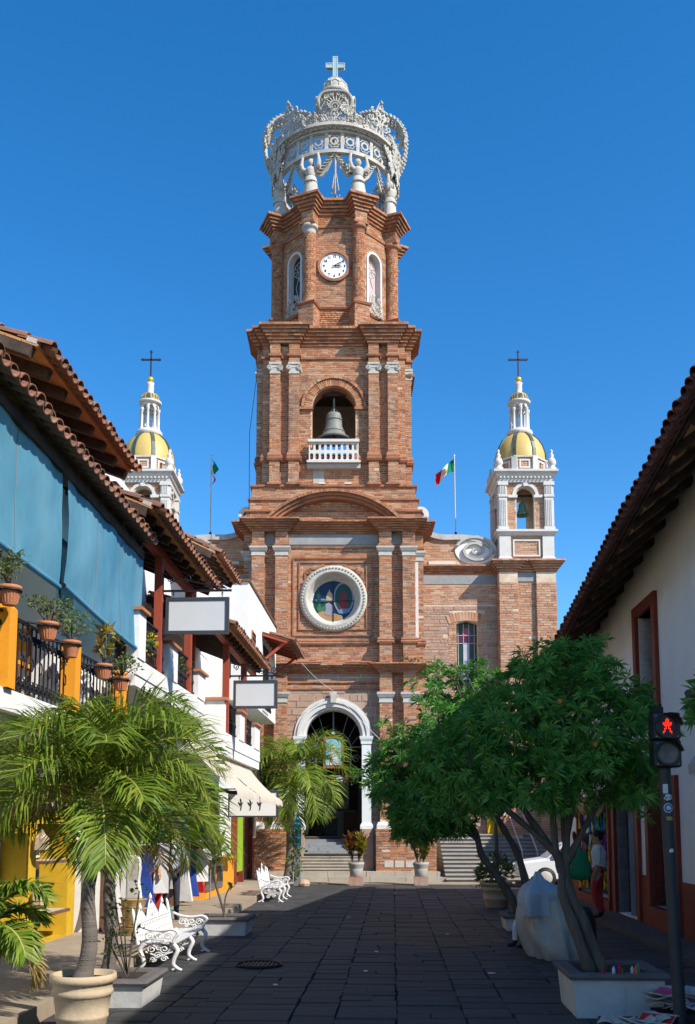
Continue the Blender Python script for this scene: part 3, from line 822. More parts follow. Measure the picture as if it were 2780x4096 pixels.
mb = MB(); mb.sweep(P2, [(0,14.08),(.07,14.08),(.07,14.15),(-.02,14.18)], True); mb.build('base_moulding', 'brick_trim', CH)
mb = MB(); mb.sweep(P2, [(0,18.95),(.06,18.95),(.07,19.02),(-.02,19.04)], True); mb.build('string_course', 'brick_trim', CH)
c2 = cornice(P2C, 19.45, 20.08, .38, closed=True, steps=6, top=-.9)
mb = MB(); mb.box(-2.2,2.2,YC-2.2,YC+2.2,19.9,20.09); mb.build('belfry_roof', 'brick_trim', CH)
# Ionic capitals: abacus, neck and rolled volutes
for k in (0,1,3):
    for (a, b) in ((1.27,1.64),(1.97,2.33)):
        for s in (1,-1):
            u0, u1 = sorted((s*a, s*b)); f = SIDES[k]; uc = (u0+u1)/2
            mb = MB()
            mb.obox(f.p(uc,18.66,.16), f.U*.22, (0,0,.04), f.N*.2)
            mb.obox(f.p(uc,18.56,.15), f.U*.19, (0,0,.06), f.N*.18)
            mb.obox(f.p(uc,18.40,.15), f.U*.185, (0,0,.10), f.N*.165)
            mb.obox(f.p(uc,18.29,.15), f.U*.2, (0,0,.015), f.N*.175)
            for e in (1,-1):
                c_ = f.p(uc+e*.19, 18.5, 0)
                mb.tube([c_+f.N*(-.05), c_+f.N*.05, c_+f.N*.15, c_+f.N*.25, c_+f.N*.345], [.10,.085,.06,.085,.105], 12)
                mb.tube(spiral(f, (uc+e*.19,18.5), .09, 1.7, 0, 20, e, .15, .35), .014, 5)
            mb.build('ionic_capital', 'stone_white', CH)
# balustrade of the belfry arch: a pierced white panel
f = SIDES[0]
ba = MB()
ba.obox(f.p(0,15.72,.25), f.U*.93, (0,0,.05), f.N*.11)
ba.obox(f.p(0,14.93,.24), f.U*.97, (0,0,.04), f.N*.14)
balus = ba.build('balustrade', 'trim_white', CH)
for i in range(9):
    bb = MB(); u0 = -.9+.2*i
    for v0, v1 in ((14.97,15.32),(15.32,15.67)):
        panel_hole(bb, Fr(f.p(0,0,.28),f.U,f.V,f.N), u0, u0+.2, v0, v1,
            [(u0+.1+.062*math.cos(t), (v0+v1)/2+.062*math.sin(t)+(.06 if math.sin(t) > 0 else -.06)) for t in [2*PI*(q+.5)/12 for q in range(12)]], .07)
    bb.build('baluster', 'trim_white', balus)
mb = MB(); mb.obox(f.p(0,14.8,.12), f.U*.97, (0,0,.08), f.N*.12); mb.build('balcony_sill', 'trim_grey', CH)
mb = MB(); mb.obox(f.p(-.55,14.5,.012), f.U*.2, (0,0,.28), f.N*.01); mb.build('plaster_patch', 'trim_grey', CH)
for x in (-.42,.52):
    mb = MB(); mb.obox(f.p(x,14.13,.25), f.U*.12, (0,0,.03), f.N*.06); mb.build('floodlight', 'trim_white', CH)
# bell beams inside
mb = MB(); mb.box(-1.2,1.2,34.2,34.32,17.75,17.9); mb.build('bell_beam', 'dark_wood', CH)
def bell(name, label, c, r, h, m, fr='C'):
    t = thing(name, label, 'bell', c, fr)
    x, y, z = c
    pr_ = [(0,1.0),(.30,1.0),(.42,.97),(.47,.9),(.50,.7),(.55,.5),(.63,.32),(.76,.16),(.92,.05),(1.0,0),(.94,0),(.82,.07),(.62,.25),(.5,.45),(.4,.8),(0,.85)]
    mb = MB(); mb.lathe([(a*r, z+b*h) for a, b in pr_], (x,y,0), 24); mb.build('bell_body', m, t)
    mb = MB()
    for rr, zz in ((.96,.035),(.66,.28),(.5,.72)): mb.tube([(x+rr*r*math.cos(2*PI*i/24), y+rr*r*math.sin(2*PI*i/24), z+zz*h+.01) for i in range(24)], .018*h*1.6, 5, True)
    mb.build('moulding_band', m, t)
    mb = MB()
    for a in (0, PI/2): mb.tube([(x+.2*r*math.cos(t_)*math.cos(a), y+.2*r*math.cos(t_)*math.sin(a), z+h+.17*h*math.sin(t_)) for t_ in [PI*i/10 for i in range(11)]], .05*r, 6)
    mb.tube([(x,y,z+h*1.12),(x,y,z+h*1.55)], .06*r, 6)
    mb.build('headstock', m, t)
    mb = MB(); mb.tube([(x,y,z+.8*h),(x,y,z+.1*h)], .035*r, 6); mb.lathe([(0,-.1*r),(.1*r,0),(0,.1*r)], (x,y,z+.02*h), 8); mb.build('clapper', 'iron', t)
    return t
bell('church_bell', 'large grey bronze bell hanging in brick tower arch above white balustrade', (0,34.25,16.02), .60, 1.05, 'bronze')
# --- octagon
AP = 2.13; RC = 2.42
def octp(w_, rout, ap=AP):
    pts = []
    for k in range(8):
        ph = -PI/2 - PI/8 + k*PI/4           # corner direction
        rv = V3((math.cos(ph), math.sin(ph))); tv = V3((-math.sin(ph), math.cos(ph)))
        ri = (ap - w_*math.sin(PI/8))/math.cos(PI/8)
        for (s, r) in ((-1,ri),(-1,rout),(1,rout),(1,ri)):
            q = rv*r + tv*(s*w_); pts.append((q.x, YC+q.y))
    return pts
def octr(r): return [(r*math.cos(-PI/2-PI/8+k*PI/4), YC+r*math.sin(-PI/2-PI/8+k*PI/4)) for k in range(8)]
OP = octp(.3, 2.74)          # pedestals
OE = octp(.24, 2.66)         # entablature
FACES = []
for k in range(8):
    a = -PI/2 + k*PI/4
    N = V3((math.cos(a), math.sin(a), 0)); U = V3((-N.y, N.x, 0))
    FACES.append(Fr((N.x*AP, YC+N.y*AP, 0), U, (0,0,1), N))
HW = AP*math.tan(PI/8)
WIN = arch_poly(0, .36, 21.5, 23.4, 12)
oc = MB()
for k in range(8):
    f = FACES[k]
    if k in (1,7,3,5): panel_hole(oc, f, -HW, HW, 20.08, 25.3, WIN, .3)
    else: oc.add([f.p(-HW,20.08), f.p(HW,20.08), f.p(HW,25.3), f.p(-HW,25.3)], [(0,1,2,3)])
oct_ = oc.build('octagon_wall', 'mortar', CH)
mb = MB(); mb.prism(octr(1.95), 20.08, 25.2); mb.build('octagon_core', 'interior_dark', CH)
def oct_bricks(path, z0, z1): BK.path(path, z0, z1, closed=True, C=.078, L=.24)
mb = MB(); mb.prism(OP, 20.08, 21.25); mb.build('pedestal', 'mortar', CH)
oct_bricks(OP, 20.14, 21.15)
mb = MB(); mb.sweep(OP, [(0,21.15),(.05,21.15),(.09,21.22),(.05,21.26),(-.5,21.28)], True); mb.build('base_moulding', 'brick_trim', CH)
for k in (7,0,1,2,6):
    f = FACES[k]
    hole = None
    if k in (1,7): hole = lambda u,v,hw: max(0,abs(u-HW)-hw) < .42 and (v+21.28 < 23.4 or math.hypot(u-HW,v+21.28-23.4) < .44)
    if k == 0: hole = lambda u,v,hw: math.hypot(max(0,abs(u-HW)-hw), v+21.28-22.88) < .62
    BK.face(f.p(-HW,21.28), f.U, (0,0,1), 2*HW, 3.3, C=.078, L=.24, N=f.N, hole=hole)
for k in range(8):
    if k in (3,4,5): pass
    ph = -PI/2 - PI/8 + k*PI/4
    c_ = (RC*math.cos(ph), YC+RC*math.sin(ph), 0)
    mb = MB(); mb.lathe([(.2,21.5),(.2,24.1)], c_, 14)
    column = mb.build('column', 'mortar', CH)
    mb = MB(); mb.lathe([(.30,21.27),(.30,21.33),(.27,21.38),(.27,21.42),(.23,21.5),(.2,21.52)], c_, 16); mb.build('column_base', 'brick_trim', column)
    mb = MB(); mb.lathe([(.2,24.06),(.24,24.1),(.22,24.16),(.26,24.28),(.31,24.3),(.31,24.42),(.2,24.45)], c_, 16); mb.build('column_capital', 'trim_grey' if k % 3 == 0 else 'brick_trim', column)
    BK.col(c_, .235, 21.5, 24.08)
mb = MB(); mb.prism(OE, 24.42, 25.2); mb.build('entablature', 'mortar', CH)
oct_bricks(OE, 24.5, 24.95)
mb = MB(); mb.sweep(OE, [(0,24.42),(.05,24.42),(.06,24.5),(-.02,24.52)], True); mb.build('string_course', 'brick_trim', CH)
c3 = cornice(OE, 24.92, 25.45, .34, closed=True, steps=5, top=-.3)
mb = MB(); mb.prism(octr(2.35), 25.2, 25.46); mb.build('octagon_roof', 'trim_grey', CH)
# octagon windows with white surrounds and lattice of glass
for k in (1,7):
    f = FACES[k]
    mb = MB()
    o_ = [(-.42,21.5)] + arc(0,23.4,.42,PI,0,14) + [(.42,21.5)]; i_ = [(-.33,21.5)] + arc(0,23.4,.33,PI,0,14) + [(.33,21.5)]
    ring_poly(mb, f, o_, i_, -.28, .05, closed=False)
    wo = mb.build('arched_window', 'trim_white', CH)
    mb = MB(); mb.extr([f.p(u,v,-.22) for u,v in arch_poly(0,.34,21.5,23.4,12)], f.N*.01); mb.build('pane', 'glass_dark' if k == 7 else 'g_rose', wo)  # sun on the right window is put into its paler pane colour
    mb = MB()
    def seg(a, b, r=.012): mb.tube([f.p(*a,-.19), f.p(*b,-.19)], r, 4)
    cr = (0,23.2)
    for i in range(9):
        t = 2*PI*i/9
        seg((.06*math.cos(t),cr[1]+.06*math.sin(t)), (.28*math.cos(t-.2),cr[1]+.28*math.sin(t-.2)))
        seg((.28*math.cos(t-.2),cr[1]+.28*math.sin(t-.2)), (.31*math.cos(t+.15),cr[1]+.31*math.sin(t+.15)))
        seg((.31*math.cos(t+.15),cr[1]+.31*math.sin(t+.15)), (.28*math.cos(t+.5),cr[1]+.28*math.sin(t+.5)))
    for a, b in (((0,22.9),(-.16,22.5)),((0,22.9),(.16,22.5)),((-.16,22.5),(0,22.0)),((.16,22.5),(0,22.0)),((0,22.0),(-.32,22.3)),((0,22.0),(.32,22.3)),((0,22.0),(-.32,21.9)),((0,22.0),(.32,21.9)),((0,22.0),(0,21.5)),((-.32,22.3),(-.32,21.6)),((.32,22.3),(.32,21.6)),((0,22.0),(-.2,21.6)),((0,22.0),(.2,21.6))): seg(a, b, .014)
    mb.build('lattice', 'trim_white', wo)
    mb = MB()
    for cu, cv, r, d in ((-.2,21.55,.17,1),(.2,21.55,.17,-1),(-.2,21.85,.12,-1),(.2,21.85,.12,1),(0,21.6,.1,1),(-.28,21.3,.1,1),(.28,21.3,.1,-1),(0,21.35,.12,1)):
        mb.tube(spiral(f, (cu,cv), r, 1.6, PI/2, 18, d, .2, .12), .02, 5)
    mb.build('scroll_guard', 'crown_white', wo)
# --- clock
f = FACES[0]
cc = f.p(0,22.88,0); FC = Fr(cc, f.U, f.V, f.N)
CK = thing('tower_clock', 'round white clock with black numerals set in brick tower', 'clock', tuple(cc), 'C')
mb = MB()
def disc(mb, r0, r1, n0, n1, n=40, mi=0, FC=FC):
    ring_poly(mb, FC, circ_poly(0,0,r1,n), circ_poly(0,0,r0,n), n0, n1, mi)
disc(mb, .53, .63, .0, .10); mb.build('rim', 'brick_trim', CK)
mb = MB(); mb.extr([FC.p(u,v,0) for u,v in circ_poly(0,0,.55,40)], FC.N*.04); dial = mb.build('dial', 'dial', CK)
for i in range(12):
    h_ = 12 if i == 0 else i; t = PI/2 - 2*PI*i/12
    mb = MB(); text_mesh(str(h_), .135, Fr(FC.p(.39*math.cos(t),.39*math.sin(t),.045), FC.U, FC.V, FC.N), 0, mb, bold=.006); mb.build('numeral', 'print_black', dial)
mb = MB()
for i in range(60):
    t = 2*PI*i/60; e = (math.cos(t), math.sin(t)); l = .03 if i % 5 else .04
    mb.beam(FC.p(e[0]*.47,e[1]*.47,.044), FC.p(e[0]*(.47+l),e[1]*(.47+l),.044), .014, .006, up=FC.N)
mb.build('minute_marks', 'print_black', dial)
for nm, ang, ln, wd in (('minute_hand', 90-62, .43, .035), ('hour_hand', 90-94, .32, .045)):
    e = (math.cos(R(ang)), math.sin(R(ang))); pq = (-e[1], e[0])
    poly = [(e[0]*-.07+pq[0]*wd*.3, e[1]*-.07+pq[1]*wd*.3), (e[0]*ln*.6+pq[0]*wd*.6, e[1]*ln*.6+pq[1]*wd*.6), (e[0]*ln, e[1]*ln), (e[0]*ln*.6-pq[0]*wd*.6, e[1]*ln*.6-pq[1]*wd*.6), (e[0]*-.07-pq[0]*wd*.3, e[1]*-.07-pq[1]*wd*.3)]
    mb = MB(); mb.extr([FC.p(u,v,.085 if nm == 'minute_hand' else .07) for u,v in poly], FC.N*.008); mb.build(nm, 'print_black', CK)
# ================================================================ CROWN, ANGELS, CROSS
CR = thing('crown', 'huge openwork white stone crown with glass cross held up by angels on tower', 'crown', (0, YC, 27.4), 'C')
def P(r, a, z): return V3((r*math.cos(a), YC+r*math.sin(a), z))
def ringbeam(mb, r, z, hr, hz, n=64):
    vs = []
    for i in range(n):
        a = 2*PI*i/n
        vs += [P(r-hr,a,z-hz), P(r+hr,a,z-hz), P(r+hr,a,z+hz), P(r-hr,a,z+hz)]
    fs = []
    for i in range(n):
        j = (i+1) % n
        for k in range(4): fs.append((i*4+k, i*4+(k+1)%4, j*4+(k+1)%4, j*4+k))
    mb.add(vs, fs)
for z in (27.45, 28.28):
    mb = MB(); ringbeam(mb, 2.30, z, .09, .07); mb.build('ring_beam', 'crown_white', CR)
for k in range(24):
    a = 2*PI*(k+.5)/24 - PI/2
    mb = MB(); mb.beam(P(2.3,a,27.5), P(2.3,a,28.24), .13, .1, up=(math.cos(a),math.sin(a),0)); mb.build('ring_post', 'crown_white', CR)
def locfr(r, a, z, lean=0.0):
    N = V3((math.cos(a), math.sin(a), 0)); U = V3((-N.y, N.x, 0)); Vv = V3((N.x*lean, N.y*lean, 1)).normalized()
    return Fr(P(r,a,z), U, Vv, U.cross(Vv))
def medal_me():
    f = Fr((0,0,0),(1,0,0),(0,0,1),(0,-1,0)); mb = MB()
    ring_poly(mb, f, circ_poly(0,0,.17,14), circ_poly(0,0,.10,14), -.02, .03)
    for i in range(8):
        t = 2*PI*i/8; mb.tube([f.p(.17*math.cos(t),.17*math.sin(t)), f.p(.25*math.cos(t),.25*math.sin(t))], .02, 4)
    pts = [(.27*math.cos(2*PI*i/16)*(1.0 if i % 2 else .82), .27*math.sin(2*PI*i/16)*(1.0 if i % 2 else .82)) for i in range(16)]
    mb.tube([f.p(*q) for q in pts], .025, 5, True)
    me = bpy.data.meshes.new('medallion'); me.from_pydata(mb.v, [], mb.f); me.materials.append(M['crown_white']); return me
MED = medal_me(); b_ = BASE[CR.name]
for k in range(24):
    a = 2*PI*k/24 - PI/2
    m = Matrix.Translation(P(2.31,a,27.87)-b_) @ Matrix.Rotation(a+PI/2,4,'Z')
    share('medallion', MED, CR, m)
# crest of scrolls round the ring, flaring outward
def crest_me(h, wd, seed, thick=.032):
    random.seed(seed); f = Fr((0,0,0),(1,0,0),(0,0,1),(0,-1,0)); mb = MB()
    for s in (1,-1):
        for (cu, cv, r, tn, d, a0) in ((.16,.14,.13,1.5,1,-1.5),(.30,.22,.12,1.5,-1,2.2),(.13,.40,.11,1.4,-1,-.5),(.26,.46,.09,1.3,1,2.0),(.08,.62,.08,1.4,1,-1),(.19,.66,.07,1.2,-1,1.5),(.06,.80,.05,1.2,-1,0),(.36,.08,.09,1.3,1,0)):
            mb.tube(spiral(f, (s*cu*wd/.42, cv*h), r*min(1.2,h), tn, PI-a0 if s < 0 else a0, 16, d*s, .2, random.uniform(-.03,.03)), [thick*(1-.5*i/16) for i in range(17)], 5)
        mb.tube([f.p(s*q[0]*wd/.42, q[1]*h, 0) for q in ((.02,0),(.1,.2),(.05,.45),(.14,.62),(.03,.95))], [thick*1.3,thick*1.3,thick,thick,.01], 5)
    mb.tube([f.p(0,0), f.p(0,.5*h), f.p(0,1.02*h)], [thick*1.4,thick,.008], 5)
    for q in (.3,.55,.75,.95): mb.lathe([(0,-.05),(.055,0),(0,.05)], f.p(0,q*h,.03), 6)
    me = bpy.data.meshes.new('crest_scroll'); me.from_pydata(mb.v, [], mb.f); me.materials.append(M['crown_white'])
    me.polygons.foreach_set('use_smooth', [True]*len(me.polygons)); return me
def put(me, name, r, a, z, lean, sc_=(1,1,1)):
    m = Matrix.Translation(P(r,a,z)-b_) @ Matrix.Rotation(a+PI/2,4,'Z') @ Matrix.Rotation(lean,4,'X') @ Matrix.Diagonal((*sc_,1))
    return share(name, me, CR, m)
CB = crest_me(1.25, .56, 1, .036); CS = crest_me(.85, .40, 2, .034); CH_ = crest_me(.55, .34, 3, .032)
for k in range(8):
    a = 2*PI*k/8 - PI/2
    big = 1.32 if k % 2 else .72
    if k in (3,4,5): big = .6
    put(CB, 'crest_scroll', 2.42, a, 28.3, R(5), (big*1.1, 1.2, big))
    put(CS, 'crest_scroll', 2.42, a+PI/8, 28.3, R(7), (1.1,1.2,.9 if k not in (3,4) else .5))
    for e in (-.2,.2): put(CH_, 'crest_scroll', 2.45, a+e, 28.3, R(9), (1.2,1.2,.95))
    for e in (-.3,.3): put(CH_, 'crest_scroll', 2.5, a+e, 28.5, R(12), (1.0,1.2,.8))
for k in (2,6):
    a = 2*PI*k/8 - PI/2
    for e in (-.5,-.25,0,.25,.5):
        put(CS, 'hanging_scroll', 2.5, a+e, 28.32, PI-R(4), (1.2,1.2,1.35))
    for e in (-.4,-.15,.1,.35): put(CH_, 'hanging_scroll', 2.62, a+e, 28.6, PI-R(-6), (1.2,1.2,1.5))
mb = MB(); ringbeam(mb, 2.5, 28.42, .10, .06); mb.build('crest_ring', 'crown_white', CR)
# eight arched bands with beaded edges
RIB = [(2.52,28.2),(2.72,28.6),(2.84,29.1),(2.84,29.6),(2.68,30.1),(2.34,30.46),(1.85,30.66),(1.35,30.72),(.95,30.62),(.6,30.45)]
def smoothp(pts, k=3):
    out = []
    for i in range(len(pts)-1):
        p0 = pts[max(i-1,0)]; p1 = pts[i]; p2 = pts[i+1]; p3 = pts[min(i+2,len(pts)-1)]
        for j in range(k):
            t = j/k
            out.append(tuple(.5*((2*p1[q])+(-p0[q]+p2[q])*t+(2*p0[q]-5*p1[q]+4*p2[q]-p3[q])*t*t+(-p0[q]+3*p1[q]-3*p2[q]+p3[q])*t**3) for q in range(len(p1))))
    out.append(tuple(pts[-1])); return out
RS = smoothp(RIB)
for k in (2,6):
    a = 2*PI*k/8 - PI/2
    rib = MB(); tg = V3((-math.sin(a), math.cos(a), 0)); WB_ = .26
    for s in (1,-1): rib.tube([P(r,a,z)+tg*(s*WB_) for r, z in RS], .05, 6)
    vs = []
    for r, z in RS: vs += [P(r,a,z)-tg*WB_, P(r,a,z)-tg*WB_*.55, P(r,a,z)+tg*WB_*.55, P(r,a,z)+tg*WB_]
    for (r, z), (r2, z2) in zip(RS[:-1], RS[1:]):
        p = P(r,a,z); q = P(r2,a,z2); rib.beam((p+q)/2-tg*WB_, (p+q)/2+tg*WB_, .07, .03)
        rib.beam(p-tg*WB_*.4, q+tg*WB_*.4, .05, .03); rib.beam(p+tg*WB_*.4, q-tg*WB_*.4, .05, .03)
    for i, (r, z) in enumerate(RS[1:-1]):
        for s in (1,-1): rib.lathe([(0,-.085),(.09,0),(0,.085)], P(r+.04,a,z+.03)+tg*(s*WB_), 6)
    rib.build('arched_band', 'crown_white', CR)
    for (r, z, ln) in ((2.66,28.45,R(-12)),(2.84,29.05,R(2)),(2.8,29.7,R(-25))):
        for e in (-.08,.08): put(CH_, 'band_scroll', r, a+e, z, ln, (1.1,1.2,1.3))
# heart-shaped filigree medallions under the orb
def heart_me():
    f = Fr((0,0,0),(1,0,0),(0,0,1),(0,-1,0)); mb = MB()
    out = [(-.16,-.62),(-.3,-.35),(-.52,.05),(-.56,.3),(-.4,.5),(-.15,.56),(.15,.56),(.4,.5),(.56,.3),(.52,.05),(.3,-.35),(.16,-.62)]
    mb.tube([f.p(*q) for q in smoothp(out+[out[0]])[:-1]], .05, 6, True)
    for r_ in (.13,.2): ring_poly(mb, f, circ_poly(0,.05,r_,18), circ_poly(0,.05,r_-.045,18), -.03, .04)
    for i in range(18):
        t = 2*PI*i/18; k_ = .42 if math.sin(t) > -.4 else .55
        mb.tube([f.p(.2*math.cos(t),.05+.2*math.sin(t)), f.p(k_*math.cos(t+.06),.05+k_*math.sin(t+.06))], [.03,.016], 4)
    for s in (1,-1):
        for cu, cv, r in ((.14,-.42,.1),(.3,.38,.09),(.42,.18,.08),(.12,-.62,.12),(.26,-.6,.09),(.12,.46,.07)):
            mb.tube(spiral(f, (s*cu,cv), r, 1.4, 1, 14, s, .2), .025, 5)
    me = bpy.data.meshes.new('heart_medallion'); me.from_pydata(mb.v, [], mb.f); me.materials.append(M['crown_white']); return me
HM = heart_me()
for k in range(4):
    put(HM, 'heart_medallion', .62, 2*PI*k/4-PI/2, 30.62, R(14), (1.2,1.2,1.15))
for k in range(4):
    put(CS, 'band_scroll', .75, 2*PI*(k+.5)/4-PI/2, 30.3, R(10), (1.2,1,1))
mb = MB(); mb.lathe([(.62,31.5),(.66,31.56),(.6,31.66),(.5,31.7)], (0,YC,0), 20); mb.build('orb_collar', 'crown_white', CR)
# orb of hexagon cells
ob = MB(); ob.lathe([(.02+.50*math.cos(t), 31.82+.52*math.sin(t)) for t in [R(-25+11.5*i) for i in range(11)]], (0,YC,0), 20)
orb = ob.build('orb', 'stone_white', CR)
import bmesh
bm = bmesh.new(); bmesh.ops.create_icosphere(bm, subdivisions=2, radius=.53)
fr_ = MB(); seen = set()
tri = {}
for v in bm.verts:      # dual edges give hexagon and pentagon cells
    pass
for e in bm.edges:
    if len(e.link_faces) == 2:
        c1_ = e.link_faces[0].calc_center_median(); c2_ = e.link_faces[1].calc_center_median()
        if min(c1_.z, c2_.z) > -.2:
            fr_.tube([V3((0,YC,31.82))+c1_.normalized()*.53, V3((0,YC,31.82))+c2_.normalized()*.53], .022, 5)
bm.free()
fr_.build('orb_frame', 'crown_white', orb)
# cross with glass arms
cx = MB(); zc = 32.3
def crossbox(mb, w_, t_, top, a, bz): mb.box(-w_,w_,YC-t_,YC+t_,zc,zc+top); mb.box(-a,-w_,YC-t_,YC+t_,zc+bz-w_,zc+bz+w_); mb.box(w_,a,YC-t_,YC+t_,zc+bz-w_,zc+bz+w_)
crossbox(cx, .075, .07, 1.02, .36, .66)
cross = cx.build('cross', 'cross_glass', CR)
ce = MB()
for s in (1,-1):
    for yy in (YC-.075, YC+.075):
        ce.beam((s*.09,yy,zc),(s*.09,yy,zc+1.05),.025,.025)
        for q in (1,-1): ce.beam((s*.1,yy,zc+.66+q*.09),(s*.38,yy,zc+.66+q*.09),.025,.025)
        ce.beam((s*.38,yy,zc+.56),(s*.38,yy,zc+.76),.025,.025)
ce.beam((-.1,YC,zc+1.05),(.1,YC,zc+1.05),.16,.03)
ce.build('cross_frame', 'trim_white', cross)
# ladder and masts inside the crown
LD_ = thing('ladder', 'metal ladder leaning inside the white crown beside right angel', 'ladder', (1.15, YC-1.2, 25.46), 'C')
for s in (-.12,.12):
    mb = MB(); mb.beam((1.15+s,YC-1.2,25.46),(1.0+s,YC-1.0,27.6),.03,.03); mb.build('rail', 'trim_white', LD_)
for i in range(9):
    mb = MB(); t = (i+.5)/9; mb.beam((1.03-.15*t,YC-1.2+.2*t,25.5+2.1*t),(1.27-.15*t,YC-1.2+.2*t,25.5+2.1*t),.025,.025); mb.build('rung', 'trim_white', LD_)
mb = MB(); mb.tube([(0,YC,25.46),(0,YC,29.0),(0,YC,31.6)], .045, 6); mb.build('mast', 'trim_grey', None, 'C', (0,YC,25.46), label='thin metal mast rising through the middle of the white crown', cat='mast')
for q in ((-.35,0,.3),(.4,.1,.35)):
    mb = MB(); mb.tube([(q[0],YC-.3,25.46),(q[0]*.1,YC,28.2)], .025, 5); mb.build('mast_stay', 'trim_grey', None, 'C', (q[0],YC-.3,25.46), label='slanting metal stay bracing the mast in the white crown, %s' % ('toward the dark window' if q[0] < 0 else 'toward the ladder'), cat='stay', group='stays of the crown mast')
# --- angels
def angel_mesh():
    mb = MB()
    n = 28; prof = [(.30,0),(.31,.06),(.27,.25),(.24,.5),(.205,.72),(.17,.86)]
    vs = []
    for (r, z) in prof:
        for j in range(n):
            t = 2*PI*j/n; rr = r*(1+.09*math.cos(7*t*2)*(1-z*.7)); vs.append((rr*math.cos(t), rr*math.sin(t)*.8, z))
    mb.add(vs, [(i*n+j, i*n+(j+1)%n, (i+1)*n+(j+1)%n, (i+1)*n+j) for i in range(len(prof)-1) for j in range(n)], 0, True)
    mb.lathe([(.235,.66),(.215,.74),(.185,.84),(.15,.88)], (0,0,0), n)                 # overskirt
    mb.lathe([(0,.84),(.155,.84),(.165,.94),(.19,1.08),(.17,1.18),(.075,1.24),(.06,1.30),(0,1.31)], (0,0,0), 16)
    mb.lathe([(0,1.27),(.07,1.30),(.10,1.38),(.095,1.46),(.05,1.53),(0,1.54)], (0,-.02,0), 14)   # head
    mb.lathe([(.105,1.36),(.12,1.44),(.09,1.53),(0,1.56)], (0,.02,0), 14)             # hair
    mb.lathe([(0,-.02),(.02,0),(0,.03)], (0,-.12,1.40), 6)
    for s in (1,-1):
        mb.tube([(s*.15,0,1.14),(s*.28,-.04,1.18),(s*.33,-.06,1.36),(s*.30,-.05,1.55),(s*.28,-.04,1.66)], [.085,.095,.075,.05,.045], 8)
        mb.tube([(s*.31,-.05,1.3),(s*.36,-.05,1.16),(s*.34,-.03,1.06)], [.06,.055,.02], 6)   # hanging sleeve
        for k in range(4): mb.tube([(s*.28+(k-1.5)*.022,-.05,1.66),(s*.28+(k-1.5)*.026,-.05,1.74)], [.014,.01], 5)
        mb.tube([(s*.24,-.05,1.65),(s*.22,-.06,1.70)], [.013,.01], 5)
    return mb
def wing_mesh(s):
    mb = MB()
    out = [(.08,1.12),(.2,1.0),(.34,.98),(.5,1.14),(.66,1.45),(.80,1.8),(.86,2.04),(.76,2.0),(.58,1.76),(.38,1.46),(.18,1.3)]
    mb.extr([(s*x,.16+.1*x,z) for x, z in out], (0,.05,0))
    for i in range(7):
        t = i/6; x0 = .16+.5*t; z0 = 1.16+.5*t
        mb.tube([(s*x0,.13+.1*x0,z0),(s*(x0+.14),.13+.1*x0,z0-.08+.1*t),(s*(x0+.2),.15+.1*x0,z0-.02+.14*t)], [.035,.03,.01], 5)
    return mb
am = angel_mesh(); ang0 = None
for k in range(8):
    ph = -PI/2 - PI/8 + k*PI/4
    c_ = (2.36*math.cos(ph), YC+2.36*math.sin(ph), 25.47)
    lab = {0:'stone angel holding up the crown left of the clock, wings raised', 1:'stone angel holding up the crown right of the clock, wings raised', 2:'stone angel under the crown at the right side of the tower, turned outward', 7:'stone angel under the crown at the left side of the tower, turned outward'}.get(k, 'stone angel holding up the crown at the back of the tower')
    t = thing('angel_statue', lab, 'statue', c_, 'C', 'angels carrying the crown', rz=ph+PI/2)
    t.scale = (1.13,)*3
    me_list = []
    for nm, q in (('angel_body', am), ('wing', wing_mesh(1)), ('wing', wing_mesh(-1))):
        s_ = BASE[t.name]; BASE[t.name] = V3((0,0,0)); q.build(nm, 'crown_white', t); BASE[t.name] = s_
    mb = MB(); mb.box(-.36,.36,-.3,.3,-.06,.03); s_ = BASE[t.name]; BASE[t.name] = V3((0,0,0)); mb.build('statue_base', 'crown_white', t); BASE[t.name] = s_
